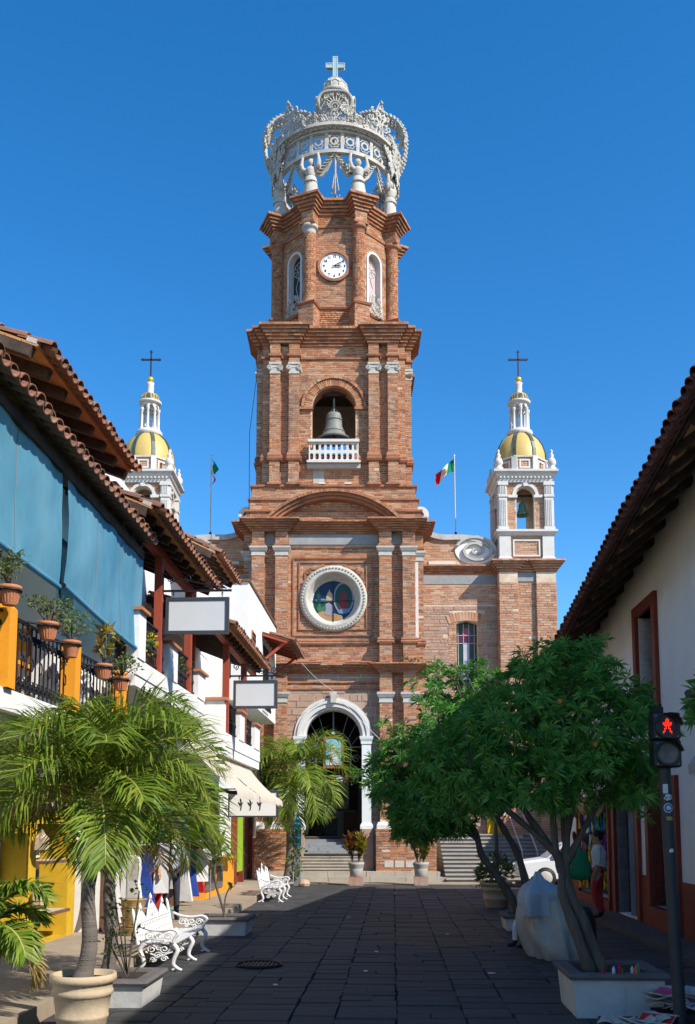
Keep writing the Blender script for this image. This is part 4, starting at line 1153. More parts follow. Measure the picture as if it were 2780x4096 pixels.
# ================================================================ WINGS, SIDE BELL TOWERS, STEPS, FLAGS
# right and left wing walls behind the main front
YW = 34.8
BMAIN = BK
BK = Bricks('C')
for s in (1,-1):
    mb = MB()
    if s > 0:
        fw = Fr((0,YW,0),(1,0,0),(0,0,1),(0,-1,0))
        panel_hole(mb, fw, 3.2, 6.0, 0, 11.35, [(4.5,6.6),(5.28,6.6),(5.28,9.25),(4.89,9.36),(4.5,9.25)], .5)
        mb.box(3.2,6.0,YW+.5,YW+.6,0,11.35)
    else: mb.box(-6.0,-3.2,YW,YW+.6,0,11.35)
    wing = mb.build('wing_wall', 'mortar', CH)
    x0 = 3.2 if s > 0 else -6.0
    WB = Bricks('C')
    BK.face((x0,YW,9.95), (1,0,0),(0,0,1), 2.8, .72, N=(0,-1,0), L=.26, C=.078)
    def hw_(u, v, hw, x0=x0, s=s):
        X = x0+u; Z = v+1.5
        return s > 0 and abs(X-4.89) < .42+.25+hw*0 and 6.0 < Z < 9.72
    WB.face((x0,YW,1.5), (1,0,0),(0,0,1), 2.8, 8.4, N=(0,-1,0), L=.34, C=.125, j=.025, pr=.022, jit=1.0, hole=hw_)
    WB.finish(wing, 'rubble', 'stone', 'stonework', 100)
    if s > 0:
        BK.face((4.22,YW,6.0),(1,0,0),(0,0,1),.27,3.3,N=(0,-1,0),pr=.02); BK.face((5.29,YW,6.0),(1,0,0),(0,0,1),.27,3.3,N=(0,-1,0),pr=.02)
        BK.ring(fw, 4.89, 7.6, 1.75, 2.08, R(68), R(112), 13, d=.04)
        # leaded window
        mb = MB(); mb.box(4.5,5.28,YW+.28,YW+.32,6.6,9.35); wn = mb.build('leaded_window', 'g_dkgreen', CH)
        fz = Fr((4.89,YW+.28,0),(1,0,0),(0,0,1),(0,-1,0))
        def wp(poly, m, d=.006):
            mb = MB(); mb.extr([fz.p(u,v,d) for u,v in poly], fz.N*.005); mb.build('pane', m, wn)
        wp([(-.1,8.8),(.1,8.8),(.16,8.98),(0,9.16),(-.16,8.98)], 'g_pink')
        wp([(-.36,8.7),(-.26,8.82),(.26,8.82),(.36,8.7),(.26,8.58),(-.26,8.58)], 'g_purple', .011)
        wp([(-.1,7.9),(.1,7.9),(.1,8.57),(-.1,8.57)], 'g_clear'); wp([(-.14,7.72),(0,7.6),(.14,7.72),(.1,7.9),(-.1,7.9)], 'g_lilac')
        wp([(-.36,7.95),(-.13,7.95),(-.13,8.5),(-.36,8.5)], 'g_dkgreen'); wp([(.13,7.95),(.36,7.95),(.36,8.5),(.13,8.5)], 'g_dkgreen'); wp([(-.36,7.2),(.36,7.2),(.3,7.5),(-.3,7.5)], 'g_sky')
        mb = MB()
        for a, b in (((-.1,6.7),(-.1,9.3)),((.1,6.7),(.1,9.3)),((-.38,8.55),(.38,8.55)),((-.38,7.7),(.38,7.7)),((-.38,7.55),(.38,7.55)),((-.3,7.7),(-.3,9.3)),((.3,7.7),(.3,9.3)),((-.38,8.85),(.38,8.85))):
            mb.beam(fz.p(*a,.02), fz.p(*b,.02), .022, .014, up=(0,1,0))
        mb.build('lead_bar', 'g_rose', wn)
    P_ = [(x0,YW),(x0+2.8,YW)]
    mb = MB(); mb.box(x0,x0+2.8,YW-.03,YW+.02,10.72,11.05); mb.build('frieze_panel', 'frieze_grey', CH)
    BK.face((x0,YW,11.06),(1,0,0),(0,0,1),2.8,.28,N=(0,-1,0),C=.078)
    cornice(P_, 11.12, 11.42, .22, steps=4)
    # volute: curved parapet with a spiral
    X = lambda u: s*u
    vf = Fr((0,YW-.02,0),(s,0,0),(0,0,1),(0,-1,0))
    top = smoothp([(3.15,12.95),(3.5,12.72),(4.0,12.58),(4.6,12.58),(5.2,12.52),(5.7,12.3),(5.98,11.95),(6.02,11.6)], 4)
    mb = MB(); poly = [(3.1,11.42)] + top + [(6.0,11.42)]
    mb.extr([vf.p(u,v,0) for u,v in poly], (0,.4,0)); mb.build('volute_wall', 'mortar', CH)
    BK.face(vf.p(3.15 if s > 0 else 4.55,11.44,0), (1,0,0),(0,0,1),1.4,1.2,N=(0,-1,0), C=.1, hole=lambda u,v,hw: v > .95)
    mb = MB(); low = [(u, v-.2) for u, v in top]
    ring_poly(mb, vf, top, low, -.42, .12, closed=False); mb.build('volute_coping', 'trim_grey', CH)
    mb = MB(); mb.extr([vf.p(5.25+.77*math.cos(t), 12.0+.55*math.sin(t)*(1.0), 0) for t in [2*PI*i/30 for i in range(30)]], (0,-.05,0)); mb.build('volute_disc', 'plaster_grey', CH)
    def spir(r0, r1, d):
        o = []; i_ = []
        for q in range(61):
            t = q/60; a = PI*.9 - 2*PI*2.15*t; r = (.78*(1-t)+.1*t)
            o.append((5.25+r*math.cos(a), 11.98+r*.74*math.sin(a))); i_.append((5.25+(r-.11)*math.cos(a), 11.98+(r-.11)*.74*math.sin(a)))
        return o, i_
    o, i_ = spir(0,0,0); mb = MB(); ring_poly(mb, vf, o, i_, .05, .16, closed=False); mb.build('volute_spiral', 'trim_grey', CH)
    mb = MB(); a0, a1 = sorted((s*3.5, s*4.5)); mb.box(a0,a1,YW-.12,YW,11.43,11.56); mb.build('volute_foot', 'trim_white', CH)

BK.finish(CH, 'brick_pale', limit=0, stuff='wing_brickwork')
BK = BMAIN
def bell_tower(s):
    lab = ('slender bell tower with yellow ribbed dome beside the red tiled roof with white wall' if s > 0 else 'slender bell tower with yellow ribbed dome rising behind the tiled balcony roofs')
    global BKS
    T = thing('bell_tower', lab, 'tower', (s*7.05, 34.2, 0), 'C', 'side bell towers of the church')
    B = Bricks('C'); xc = s*7.05; y0 = 34.2; yc = y0+1.0
    X0, X1 = xc-1.0, xc+1.0
    half = [(.28,y0+.16),(.28,y0+.16)]
    pth = [(X0-.03,y0+3),(X0-.03,y0),(xc-.36,y0),(xc-.36,y0+.14),(xc+.32,y0+.14),(xc+.32,y0),(X1+.03,y0),(X1+.03,y0+3)]
    mb = MB(); mb.prism(pth, 0, 11.4); sh = mb.build('shaft', 'mortar', T)
    B.path(pth, 1.5, 10.65, L=.28, C=.09, pr=.02); B.path(pth, 11.02, 11.2, C=.09)
    mb = MB(); mb.box(xc-.35,xc+.31,y0+.08,y0+.15,10.7,11.0); mb.build('frieze_panel', 'frieze_grey', T)
    BKS = B
    cornice(pth, 11.05, 11.45, .3, steps=5, par=T)
    # pedestal stage
    mb = MB(); mb.box(X0+.1,X1-.1,y0+.1,y0+1.9,11.4,12.5); mb.build('pedestal_core', 'mortar', T)
    B.face((X0+.1,y0+.1,11.5),(1,0,0),(0,0,1),1.8,.95,N=(0,-1,0),C=.09)
    for q in (X0, X1-.42):
        for yy in (y0, y0+1.58):
            mb = MB(); mb.sweep([(q,yy+.42),(q,yy),(q+.42,yy),(q+.42,yy+.42)], [(0,11.44),(.05,11.44),(.05,11.52),(0,11.6),(0,12.4)], True); mb.build('pedestal', 'trim_white', T)
    mb = MB()
    for a in ((xc-.5,xc+.5,11.62,11.68),(xc-.5,xc+.5,12.2,12.26),(xc-.5,xc-.44,11.68,12.2),(xc+.44,xc+.5,11.68,12.2)): mb.box(a[0],a[1],y0+.05,y0+.09,a[2],a[3])
    mb.build('panel_moulding', 'trim_white', T)
    sq = lambda h: [(xc-h,yc-h),(xc+h,yc-h),(xc+h,yc+h),(xc-h,yc+h)]
    mb = MB(); mb.sweep(sq(1.0), [(-.1,12.38),(.03,12.4),(.06,12.46),(.12,12.52),(.12,12.6),(-.9,12.62)], True); mb.build('cornice_slab', 'trim_white', T)
    # belfry with four arches
    wb = MB(); PO = arch_poly(0,.33,12.6,13.95,12)
    for k in range(4):
        a = -PI/2+k*PI/2; N = V3((math.cos(a),math.sin(a),0)); U = V3((-N.y,N.x,0))
        f = Fr(V3((xc,yc,0))+N*.86, U, (0,0,1), N)
        panel_hole(wb, f, -.86, .86, 12.6, 14.85, PO, .26)
        if k != 2:
            B.face(f.p(-.86,12.6), U, (0,0,1), 1.72, 2.0, N=N, C=.085, hole=lambda u,v,hw: (max(0,abs(u-.86)-hw) < .34 and v < 1.35) or (v > 1.3 and math.hypot(max(0,abs(u-.86)-hw), v-1.35) < .5))
            mb = MB(); ring_poly(mb, f, arc(0,13.95,.48,0,PI,16), arc(0,13.95,.37,0,PI,16), -.02, .07, closed=False); mb.build('arch_moulding', 'trim_white', T)
            mb = MB(); mb.extr([f.p(-.07,14.28,.05), f.p(.07,14.28,.05), f.p(.1,14.52,.05), f.p(-.1,14.52,.05)], N*.06); mb.build('keystone', 'trim_white', T)
            for e in (1,-1):
                mb = MB(); mb.obox(f.p(e*.47,13.9,.03), U*.17, (0,0,.05), N*.07); mb.build('impost', 'trim_white', T)
                u_ = e*.84; g = MB()
                g.obox(f.p(u_,13.5,.06), U*.15, (0,0,.82), N*.09)
                for q in (-.09,-.03,.03,.09):
                    g.obox(f.p(u_+q,13.25,.16), U*.016, (0,0,.5), N*.014); g.obox(f.p(u_+q,14.12,.16), U*.016, (0,0,.15), N*.014)
                g.obox(f.p(u_,12.67,.07), U*.19, (0,0,.06), N*.12); g.obox(f.p(u_,14.36,.07), U*.19, (0,0,.07), N*.12); g.obox(f.p(u_,13.9,.07), U*.17, (0,0,.05), N*.11)
                g.build('fluted_pilaster', 'trim_white', T)
    bw = wb.build('belfry_wall', 'mortar', T)
    mb = MB(); mb.sweep(sq(.98), [(-.3,14.42),(.0,14.42),(.02,14.55),(.08,14.62),(.10,14.72),(.2,14.78),(.2,14.86),(-.9,14.88)], True); mb.build('cornice_slab', 'trim_white', T)
    mb = MB()
    for k in range(14): mb.box(xc-.95+.14*k, xc-.89+.14*k, y0-.08, y0-.02, 14.55, 14.61)
    mb.build('dentils', 'trim_white', T)
    for e in (1,-1):
        for g in (1,-1):
            mb = MB(); mb.lathe([(.17,14.87),(.17,14.95),(.09,14.98),(.13,15.05),(.17,15.15),(.13,15.28),(.06,15.36),(.09,15.42),(.05,15.5),(.03,15.56),(.06,15.6),(0,15.68)], (xc+e*.98,yc+g*.98,0), 12); mb.build('urn', 'trim_white', T)
    # octagonal drum, dome with ribs
    oc8 = lambda r: [(xc+r*math.cos(PI/8+k*PI/4), yc+r*math.sin(PI/8+k*PI/4)) for k in range(8)]
    mb = MB(); mb.prism(oc8(.98), 14.87, 15.42); mb.build('drum', 'mortar', T)
    B.path(oc8(.98), 14.9, 15.4, closed=True, C=.085)
    for k in range(8):
        a = PI/8+k*PI/4; mb = MB(); N = V3((math.cos(a),math.sin(a),0)); mb.obox((xc+N.x*.96,yc+N.y*.96,15.15), V3((-N.y,N.x,0))*.1, (0,0,.29), N*.07); mb.build('drum_pilaster', 'trim_white', T)
        a = k*PI/4; N = V3((math.cos(a),math.sin(a),0)); U = V3((-N.y,N.x,0)); f = Fr(V3((xc,yc,0))+N*.905, U, (0,0,1), N)
        mb = MB(); ring_poly(mb, f, [(-.2,14.98),(.2,14.98),(.2,15.32),(-.2,15.32)], [(-.14,15.04),(.14,15.04),(.14,15.26),(-.14,15.26)], 0, .04); mb.build('panel_moulding', 'trim_white', T)
    mb = MB(); mb.sweep(oc8(.98), [(-.1,15.4),(.05,15.4),(.06,15.46),(-.1,15.48)], True); mb.build('drum_moulding', 'trim_white', T)
    dp = [(.97,15.46),(.95,15.75),(.86,16.05),(.72,16.3),(.52,16.5),(.38,16.58)]
    mb = MB(); mb.lathe(dp, (xc,yc,0), 32); dome = mb.build('dome', 'yellow_dome', T)
    for k in range(8):
        a = PI/8+k*PI/4; N = V3((math.cos(a),math.sin(a),0)); Tn = V3((-N.y,N.x,0)); mb = MB()
        for (r, z), (r2, z2) in zip(dp[:-1], dp[1:]):
            p = V3((xc,yc,0))+N*(r+.01)+V3((0,0,z)); q = V3((xc,yc,0))+N*(r2+.01)+V3((0,0,z2)); mb.beam(p, q, .13, .05, up=N)
        rb = mb.build('rib', 'tile_green', dome)
    # lantern
    mb = MB(); mb.lathe([(.3,16.5),(.46,16.55),(.5,16.62),(.5,16.7),(.44,16.76),(.3,16.78)], (xc,yc,0), 20); mb.build('lantern_base', 'trim_white', T)
    for k in range(8):
        a = k*PI/4; c_ = (xc+.34*math.cos(a), yc+.34*math.sin(a), 0)
        mb = MB(); mb.lathe([(.075,16.77),(.075,16.83),(.05,16.87),(.045,17.5),(.07,17.55),(.07,17.62)], c_, 8); mb.build('colonnette', 'trim_white', T)
        f = Fr(V3((xc,yc,0))+V3((math.cos(a+PI/8),math.sin(a+PI/8),0))*.32, (-math.sin(a+PI/8),math.cos(a+PI/8),0), (0,0,1), (math.cos(a+PI/8),math.sin(a+PI/8),0))
        mb = MB(); panel_hole(mb, f, -.14, .14, 17.55, 17.84, [(-.085,17.551),(.085,17.551)]+[( .085*math.cos(t), 17.62+.13*math.sin(t)) for t in [PI*i/8 for i in range(9)]], .07); mb.build('lantern_arch', 'trim_white', T)
    mb = MB(); mb.lathe([(.3,17.8),(.42,17.84),(.44,17.92),(.36,17.95)], (xc,yc,0), 20); mb.build('lantern_cornice', 'trim_white', T)
    mb = MB(); mb.lathe([(.37,17.94),(.34,18.08),(.26,18.2),(.15,18.27),(0,18.29)], (xc,yc,0), 20); cu = mb.build('cupola', 'tile_green', T)
    mb = MB()
    for k in range(20):
        for zz, r in ((17.99,.372),(18.06,.355),(18.13,.325),(18.19,.28)):
            if (k % 5) == 0: continue
            a = 2*PI*k/20; N = V3((math.cos(a),math.sin(a),.4)).normalized(); mb.obox(V3((xc+math.cos(a)*r,yc+math.sin(a)*r,zz)), V3((-math.sin(a),math.cos(a),0))*.03, (0,0,.022), N*.008)
    mb.build('cupola_tiles', 'yellow_dome', cu, kind='stuff')
    mb = MB(); mb.lathe([(.17,18.24),(.12,18.3),(.14,18.45),(.13,18.6),(.15,18.7),(.05,18.74)], (xc,yc,0), 12); mb.build('finial_stem', 'trim_white', T)
    mb = MB(); mb.lathe([(.12*math.cos(t), 18.84+.12*math.sin(t)) for t in [R(-90+15*i) for i in range(13)]], (xc,yc,0), 14); mb.build('gilt_ball', 'gold', T)
    mb = MB(); mb.box(xc-.025,xc+.025,yc-.025,yc+.025,18.95,19.95); mb.box(xc-.3,xc+.3,yc-.025,yc+.025,19.62,19.68)
    for (a, z, v_) in ((xc,19.95,(0,0,1)),(xc-.3,19.65,(-1,0,0)),(xc+.3,19.65,(1,0,0))):
        v_ = V3(v_); p_ = V3((0,0,1)) if v_.x else V3((1,0,0)); c_ = V3((a,yc-.025,z))
        mb.extr([c_-p_*.06, c_+p_*.06, c_+v_*.1], (0,.05,0))
    mb.build('cross', 'cross_iron', T)
    B.finish(sh, 'brick_pale', limit=150)
    bell('side_tower_bell', 'small green bell hanging in the arch of the side tower with '+('fluted white pilasters' if s > 0 else 'the roof-hidden base'), (xc-.02,yc-.35,13.35), .27, .48, 'verdigris')
    mb = MB(); mb.box(xc-.6,xc+.6,yc-.38,yc-.32,14.08,14.14); mb.build('bell_bar', 'iron', T)
bell_tower(1); bell_tower(-1)
# steps in front
PLAT = []
for k, (y0, x0, x1, z0, z1) in enumerate(((32.1,-3.9,3.75,0,.16),(32.45,-3.7,3.6,.16,.32))):
    st_ = None
    u = x0; i = 0
    random.seed(k)
    while u < x1:
        l = min(random.uniform(.9,1.5), x1-u)
        mb = MB(); mb.box(u+.006, u+l-.006, y0+random.uniform(0,.02), 33.3, z0+.001, z1); 
        if st_ is None: st_ = mb.build('church_platform', 'step_stone', None, 'C', (x0,y0,z0), kind='structure')
        else: mb.build('step_block', 'step_stone', st_)
        u += l
ST = None
for k in range(6):
    mb = MB(); y = 32.55+.17*k; mb.box(-1.4,1.0,y+.03,34.3,.32+.098*k,.32+.098*(k+1)-.035); mb.box(-1.42,1.02,y,34.3,.32+.098*(k+1)-.034,.32+.098*(k+1))
    if ST is None: ST = mb.build('door_steps', 'step_stone', None, 'C', (0,32.55,.32), kind='structure')
    else: mb.build('step', 'step_stone', ST)
ST = None
for k in range(12):
    mb = MB(); y = 31.9+.215*k; mb.box(3.75,7.6,y+.05,YW-.02,.13*k,.13*(k+1)-.045,1); mb.box(3.73,7.62,y,YW-.02,.13*(k+1)-.044,.13*(k+1)-.002)  # risers get the darker stone so their shade is in the colour
    if ST is None: ST = mb.build('side_stairs', ['step_stone','step_grey'], None, 'C', (5.7,31.9,0), kind='structure')
    else: mb.build('step', ['step_stone','step_grey'], ST)
# flags on thin poles
def flag(s, x, droop, lab):
    T = thing('flag', lab, 'flag', (x, 35.6, 12.6), 'C', 'national flags on the church roof')
    zt = 15.95
    mb = MB(); mb.tube([(x,35.6,12.4),(x-.02*s,35.6,zt)], .02, 6); mb.lathe([(0,-.05),(.05,0),(0,.05)], (x-.02*s,35.6,zt+.03), 8); mb.build('pole', 'trim_white', T)
    mb = MB(); mb.tube([(x,35.6,12.4),(x,35.6,12.95)], .045, 6); mb.build('pole_socket', 'iron', T)
    xs = [0,.33,.66,1.0]
    for k, m in enumerate(('flag_green','flag_white','flag_red')):
        mb = MB(); nu, nv = 8, 10; vs = []
        for i in range(nu+1):
            for j in range(nv+1):
                t = (k + i/nu)/3; v = j/nv
                if droop:
                    px_ = x + s*(.03 + .16*math.sin(t*9+v*2)*(.25+t*.4)); py = 35.6+.12*math.cos(t*11+v*3)*t; pz = zt-.1 - t*.95 - v*.42*(1-t*.75)
                    px_ += s*(.22*v*(1-t))
                else:
                    px_ = x - .75*t - .1*v*math.sin(t*3); py = 35.6+.10*math.sin(t*8+v*2); pz = zt-.08 - .62*t - v*(.5) + .05*math.sin(t*7)
                vs.append((px_,py,pz))
        mb.add(vs, [(i*(nv+1)+j, (i+1)*(nv+1)+j, (i+1)*(nv+1)+j+1, i*(nv+1)+j+1) for i in range(nu) for j in range(nv)], 0, True)
        fo = mb.build('flag_stripe', m, T)
        if k == 1 and not droop:
            mb = MB()
            t, v = .5, .5; c_ = V3((x-.75*t-.1*v*math.sin(t*3), 35.6+.10*math.sin(t*8+v*2)-.03, zt-.08-.62*t-v*.5+.05*math.sin(t*7)))
            fe = Fr(c_,(1,.1,.3),(0,0,1),(0,-1,0))
            ring_poly(mb, fe, circ_poly(0,0,.105,14), circ_poly(0,0,.075,14), 0, .008); mb.extr([fe.p(a,b) for a,b in ((-.06,-.03),(-.03,.06),(.03,.07),(.05,.02),(.07,-.05),(0,-.07))], fe.N*.008)
            mb.build('emblem', 'emblem', fo)
flag(1, 4.62, False, 'green white and red flag flying open from a pole on the church roof')
flag(1, -4.72, True, 'green white and red flag hanging limp on a pole on the church roof')
# lightning cable and small ornaments on tower shoulders
for s in (1,-1):
    mb = MB(); f = Fr((s*3.15,33.9,12.95),(1,0,0),(0,0,1),(0,-1,0)); ring_poly(mb, f, circ_poly(0,.1,.3,20), circ_poly(0,.1,.12,20), -.2, .1); mb.build('shoulder_scroll', 'trim_white', CH)
mb = MB(); mb.tube([(-3.02,33.4,12.7),(-3.05,33.5,16),(-2.62,33.8,20.3)], .012, 4); mb.build('lightning_cable', 'iron', CH)
# ================================================================ GROUND
G = MB(); n = 24
G.add([(-90,-30,-.06),(90,-30,-.06),(90,160,-.06),(-90,160,-.06)], [(0,1,2,3)])
ground = G.build('street', 'paving_joint', None, 'W', (0,0,-.06), kind='structure')
# individual stone slabs: bands across the street
random.seed(11)
slabs = []
t = -3.3
while t < 3.85:
    wd = min(random.uniform(.42,.72), 3.86-t)
    if 3.86-t-wd < .25: wd = 3.86-t
    s_ = 6.4 - random.random()*.4
    while s_ < 31.2:
        d = random.uniform(.19,.34)
        if random.random() < .2 and wd > .55:
            k_ = random.uniform(.4,.6); slabs += [(t, s_, wd*k_, d), (t+wd*k_, s_, wd*(1-k_), d)]
        else: slabs.append((t, s_, wd, d))
        s_ += d
    t += wd
slabs.sort(key=lambda q: math.hypot(q[0], q[1]-6.4) if q[1] > 8.3 else 50)
slab_me = bpy.data.meshes.new('paving_slab')
q = MB(); bv = .012
q.add([(-.5,-.5,-1),(.5,-.5,-1),(.5,.5,-1),(-.5,.5,-1),(-.5,-.5,-.35),(.5,-.5,-.35),(.5,.5,-.35),(-.5,.5,-.35),(-.5+bv,-.5+bv*1.6,0),(.5-bv,-.5+bv*1.6,0),(.5-bv,.5-bv*1.6,0),(-.5+bv,.5-bv*1.6,0)],
      [(0,1,5,4),(1,2,6,5),(2,3,7,6),(3,0,4,7),(4,5,9,8),(5,6,10,9),(6,7,11,10),(7,4,8,11),(8,9,10,11)])
slab_me.from_pydata(q.v, [], q.f); slab_me.materials.append(M['stone_paving'])
rest = MB()
for i, (t, s0, l, d) in enumerate(slabs):
    if l < .08: continue
    h = random.uniform(-.006,.005)
    c = wloc((t+l/2+random.uniform(-.012,.012), s0+d/2, 0), 'S')
    Mx = Matrix.Translation((c.x, c.y, h+.06)) @ Matrix.Rotation(-SANG+random.uniform(-.02,.02),4,'Z') @ Matrix.Rotation(random.uniform(-.006,.006),4,'X') @ Matrix.Diagonal((l-.006, d-.010, .055, 1))
    if i < 300: share('paving_slab', slab_me, ground, Mx)
    else: rest.add([Mx @ V3(v) for v in q.v], q.f)
rest.v = [(x,y,z-.06) for x,y,z in rest.v]
rest.build('paving', 'stone_paving', ground, kind='stuff')
# left pavement with kerb, right pavement
mb = MB(); mb.box(-30,-3.5,2,33.4,-.05,.15); PVL = mb.build('pavement_left', 'sidewalk', None, 'S', (-3.5,16,0), kind='structure')
random.seed(2); y = 4.0
while y < 31.5:
    l = random.uniform(.8,1.3); mb = MB(); mb.box(-3.5+.002,-3.3,y+.006,y+l-.006,-.05,.152); mb.build('kerb_stone', 'sidewalk', PVL); y += l
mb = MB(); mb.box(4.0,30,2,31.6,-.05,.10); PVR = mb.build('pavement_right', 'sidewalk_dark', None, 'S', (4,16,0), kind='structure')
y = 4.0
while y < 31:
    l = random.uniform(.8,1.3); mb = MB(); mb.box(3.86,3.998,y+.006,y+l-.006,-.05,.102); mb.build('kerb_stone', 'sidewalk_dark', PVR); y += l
mb = MB(); mb.box(-3.3,4,30.9,33.3,-.05,.012); mb.build('church_forecourt', 'sidewalk', None, 'S', (0,31,0), kind='structure')
mb = MB()
for k in range(9): mb.box(-1.95-.5+.055*k+.45, -1.95-.5+.055*k+.475, 12.6,13.1,.004,.014)
mb.tube([(-2.0+.3*math.cos(2*PI*i/20)+.25-.02,12.85+.3*math.sin(2*PI*i/20),.008) for i in range(20)], .02, 5, True)
mb.build('drain_grate', 'iron', None, 'S', (-1.77,12.85,.0), label='round iron drain grate set in dark street paving by white bench', cat='grate')

# ================================================================ shared building pieces
def tile_mesh(m, r0=.115, r1=.09, L=.46, th=.014):
    q = MB(); n = 6; vs = []
    for (y, r) in ((0,r0),(L,r1)):
        for rr in (r, r-th):
            for j in range(n+1):
                a = PI*j/n; vs.append((rr*math.cos(a), y, rr*math.sin(a)*.8))
    k = n+1; fs = []
    for j in range(n):
        fs += [(j,j+1,2*k+j+1,2*k+j), (k+j+1,k+j,3*k+j,3*k+j+1), (j,k+j,k+j+1,j+1), (2*k+j,2*k+j+1,3*k+j+1,3*k+j)]
    q.add(vs, fs, 0, True)
    me = bpy.data.meshes.new('roof_tile'); me.from_pydata(q.v, [], q.f); me.materials.append(M[m]); return me
TILE = tile_mesh('tile'); TILED = tile_mesh('tile_dark')
def roof(T, te, tr_, s0, s1, ze, zr, rafters=.5, me=TILE, drop=0.0, rw=.09, rh=.13, rmat='dark_wood', bmat='board', courses=3, overhang=.18, mortar=True, boards=True, zs=None):
    """tiled pent roof: eave edge at t=te (height ze), upper edge at t=tr_ (height zr), along s0..s1; drop = fall per metre along s"""
    sg = 1 if te > tr_ else -1
    b = BASE[root_of(T).name]
    zf = lambda t, s: ze + (zr-ze)*(t-te)/(tr_-te) - drop*(s-s0)
    slope = math.hypot(tr_-te, zr-ze); up = V3((tr_-te, 0, zr-ze))/slope
    al = V3((0,1,-drop)).normalized(); nn = al.cross(up); nn = nn if nn.z > 0 else -nn
    # boards under the tiles, each a plank
    if boards:
        nb = max(2, round(slope/.22)); 
        deck = MB(); deck.beam(V3((te,(s0+s1)/2,zf(te,(s0+s1)/2)))+up*(slope/2)-nn*.0-al*((s1-s0)/2), V3((te,(s0+s1)/2,zf(te,(s0+s1)/2)))+up*(slope/2)+al*((s1-s0)/2), slope, .012, up=nn)
        rf = deck.build('roof_deck', bmat, T)
        for k in range(nb):
            c = V3((te,s0,zf(te,s0))) + up*((k+.5)*slope/nb) - nn*.016
            mb = MB(); mb.beam(c, c+al*(s1-s0), slope/nb-.012, .016, up=nn); mb.build('board', bmat, rf)
    else:
        deck = MB(); deck.beam(V3((te,s0,zf(te,s0)))+up*(slope/2), V3((te,s1,zf(te,s1)))+up*(slope/2), slope, .012, up=nn); rf = deck.build('roof_deck', bmat, T)
    n = max(1, round((s1-s0)/rafters))
    for k in range(n+1):
        s = s0 + .05 + (s1-s0-.1)*k/n
        c = V3((te,s,zf(te,s))) - nn*(.03+rh/2)
        mb = MB(); mb.beam(c+up*.06, c+up*(slope+.1), rw, rh, up=nn); mb.build('rafter', rmat, T)
    if mortar:
        mb = MB(); c = V3((te,s0,zf(te,s0))) + nn*.03 + up*.1; mb.beam(c, c+al*(s1-s0), .14, .07, up=nn); mb.build('mortar_bed', 'trim_grey', T)
    # tiles
    pitch = .215; n = max(1, round((s1-s0)/pitch)); pc = (s1-s0)/n
    X = al; Y = up; Z = nn
    def mx(o): return Matrix(((X.x,Y.x,Z.x,o.x-b.x),(X.y,Y.y,Z.y,o.y-b.y),(X.z,Y.z,Z.z,o.z-b.z),(0,0,0,1)))
    nc = max(1, int((slope+overhang)/.36))
    rest = MB(); mv = [v.co.copy() for v in me.vertices]; mf = [tuple(p.vertices) for p in me.polygons]
    for ci in range(nc):
        for k in range(n):
            s = s0 + (k+.5)*pc
            o = V3((te,s,zf(te,s))) + up*(-overhang*.75 + ci*.36 + random.uniform(-.025,.025)) + nn*(.055+random.uniform(-.006,.006)) + al*random.uniform(-.012,.012)
            m = mx(o) @ Matrix.Rotation(random.uniform(-.04,.04),4,'Z') @ Matrix.Rotation(-.06,4,'X')
            if ci < courses-1: share('roof_tile', me, rf, m)
            else: rest.add([m @ v + b for v in mv], mf, 0, True)
            if k < n-1 and ci < courses:      # channel tile turned upward
                o2 = V3((te,s+pc/2,zf(te,s+pc/2))) + up*(-overhang + ci*.36) + nn*.075
                m2 = mx(o2) @ Matrix.Rotation(PI,4,'Y') @ Matrix.Rotation(random.uniform(-.03,.03),4,'Z')
                if ci == 0: share('roof_tile', me, rf, m2)
                else: rest.add([m2 @ v + b for v in mv], mf, 0, True)
    if rest.v: rest.build('roof_tiles', me.materials[0], rf, kind='stuff')
    return rf
def iron_rail(T, p0, p1, z0, z1, gap=.13, scroll=0, rings=False, mat_='iron', r=.011):
    p0 = V3((p0[0],p0[1],0)); p1 = V3((p1[0],p1[1],0)); d = (p1-p0); L = d.length; d.normalize()
    up = V3((0,0,1)); mb = MB(); mb.beam(p0+up*z1, p1+up*z1, .045, .03); mb.beam(p0+up*(z0+.08), p1+up*(z0+.08), .03, .02)
    rl = mb.build('railing', mat_, T); n = max(1, round(L/gap)); N = V3((d.y,-d.x,0)); f = Fr(p0, d, up, N)
    for k in range(1, n):
        u = L*k/n; m = MB()
        m.tube([f.p(u,z0), f.p(u,z1)], r, 5)
        if rings and k % 2: m.tube([f.p(u+.045*math.cos(t), (z0+z1)/2+.07*math.sin(t)-.03, .012) for t in [2*PI*i/10 for i in range(10)]], .009, 4, True)
        if not rings and not scroll: m.lathe([(.01,-.06),(.026,0),(.01,.06)], f.p(u,z0+(z1-z0)*.42), 5)
        m.build('baluster', mat_, rl)
    if scroll:
        for k in range(n):
            u = L*(k+.5)/n
            for zz, s in ((z0+.13,1),(z1-.14,-1)):
                m = MB()
                for e in (1,-1): m.tube(spiral(f, (u+e*.028, zz), .055, 1.3, PI/2*s, 12, e*s, .2, .008), .010, 4)
                m.build('scroll', mat_, rl)
    return rl
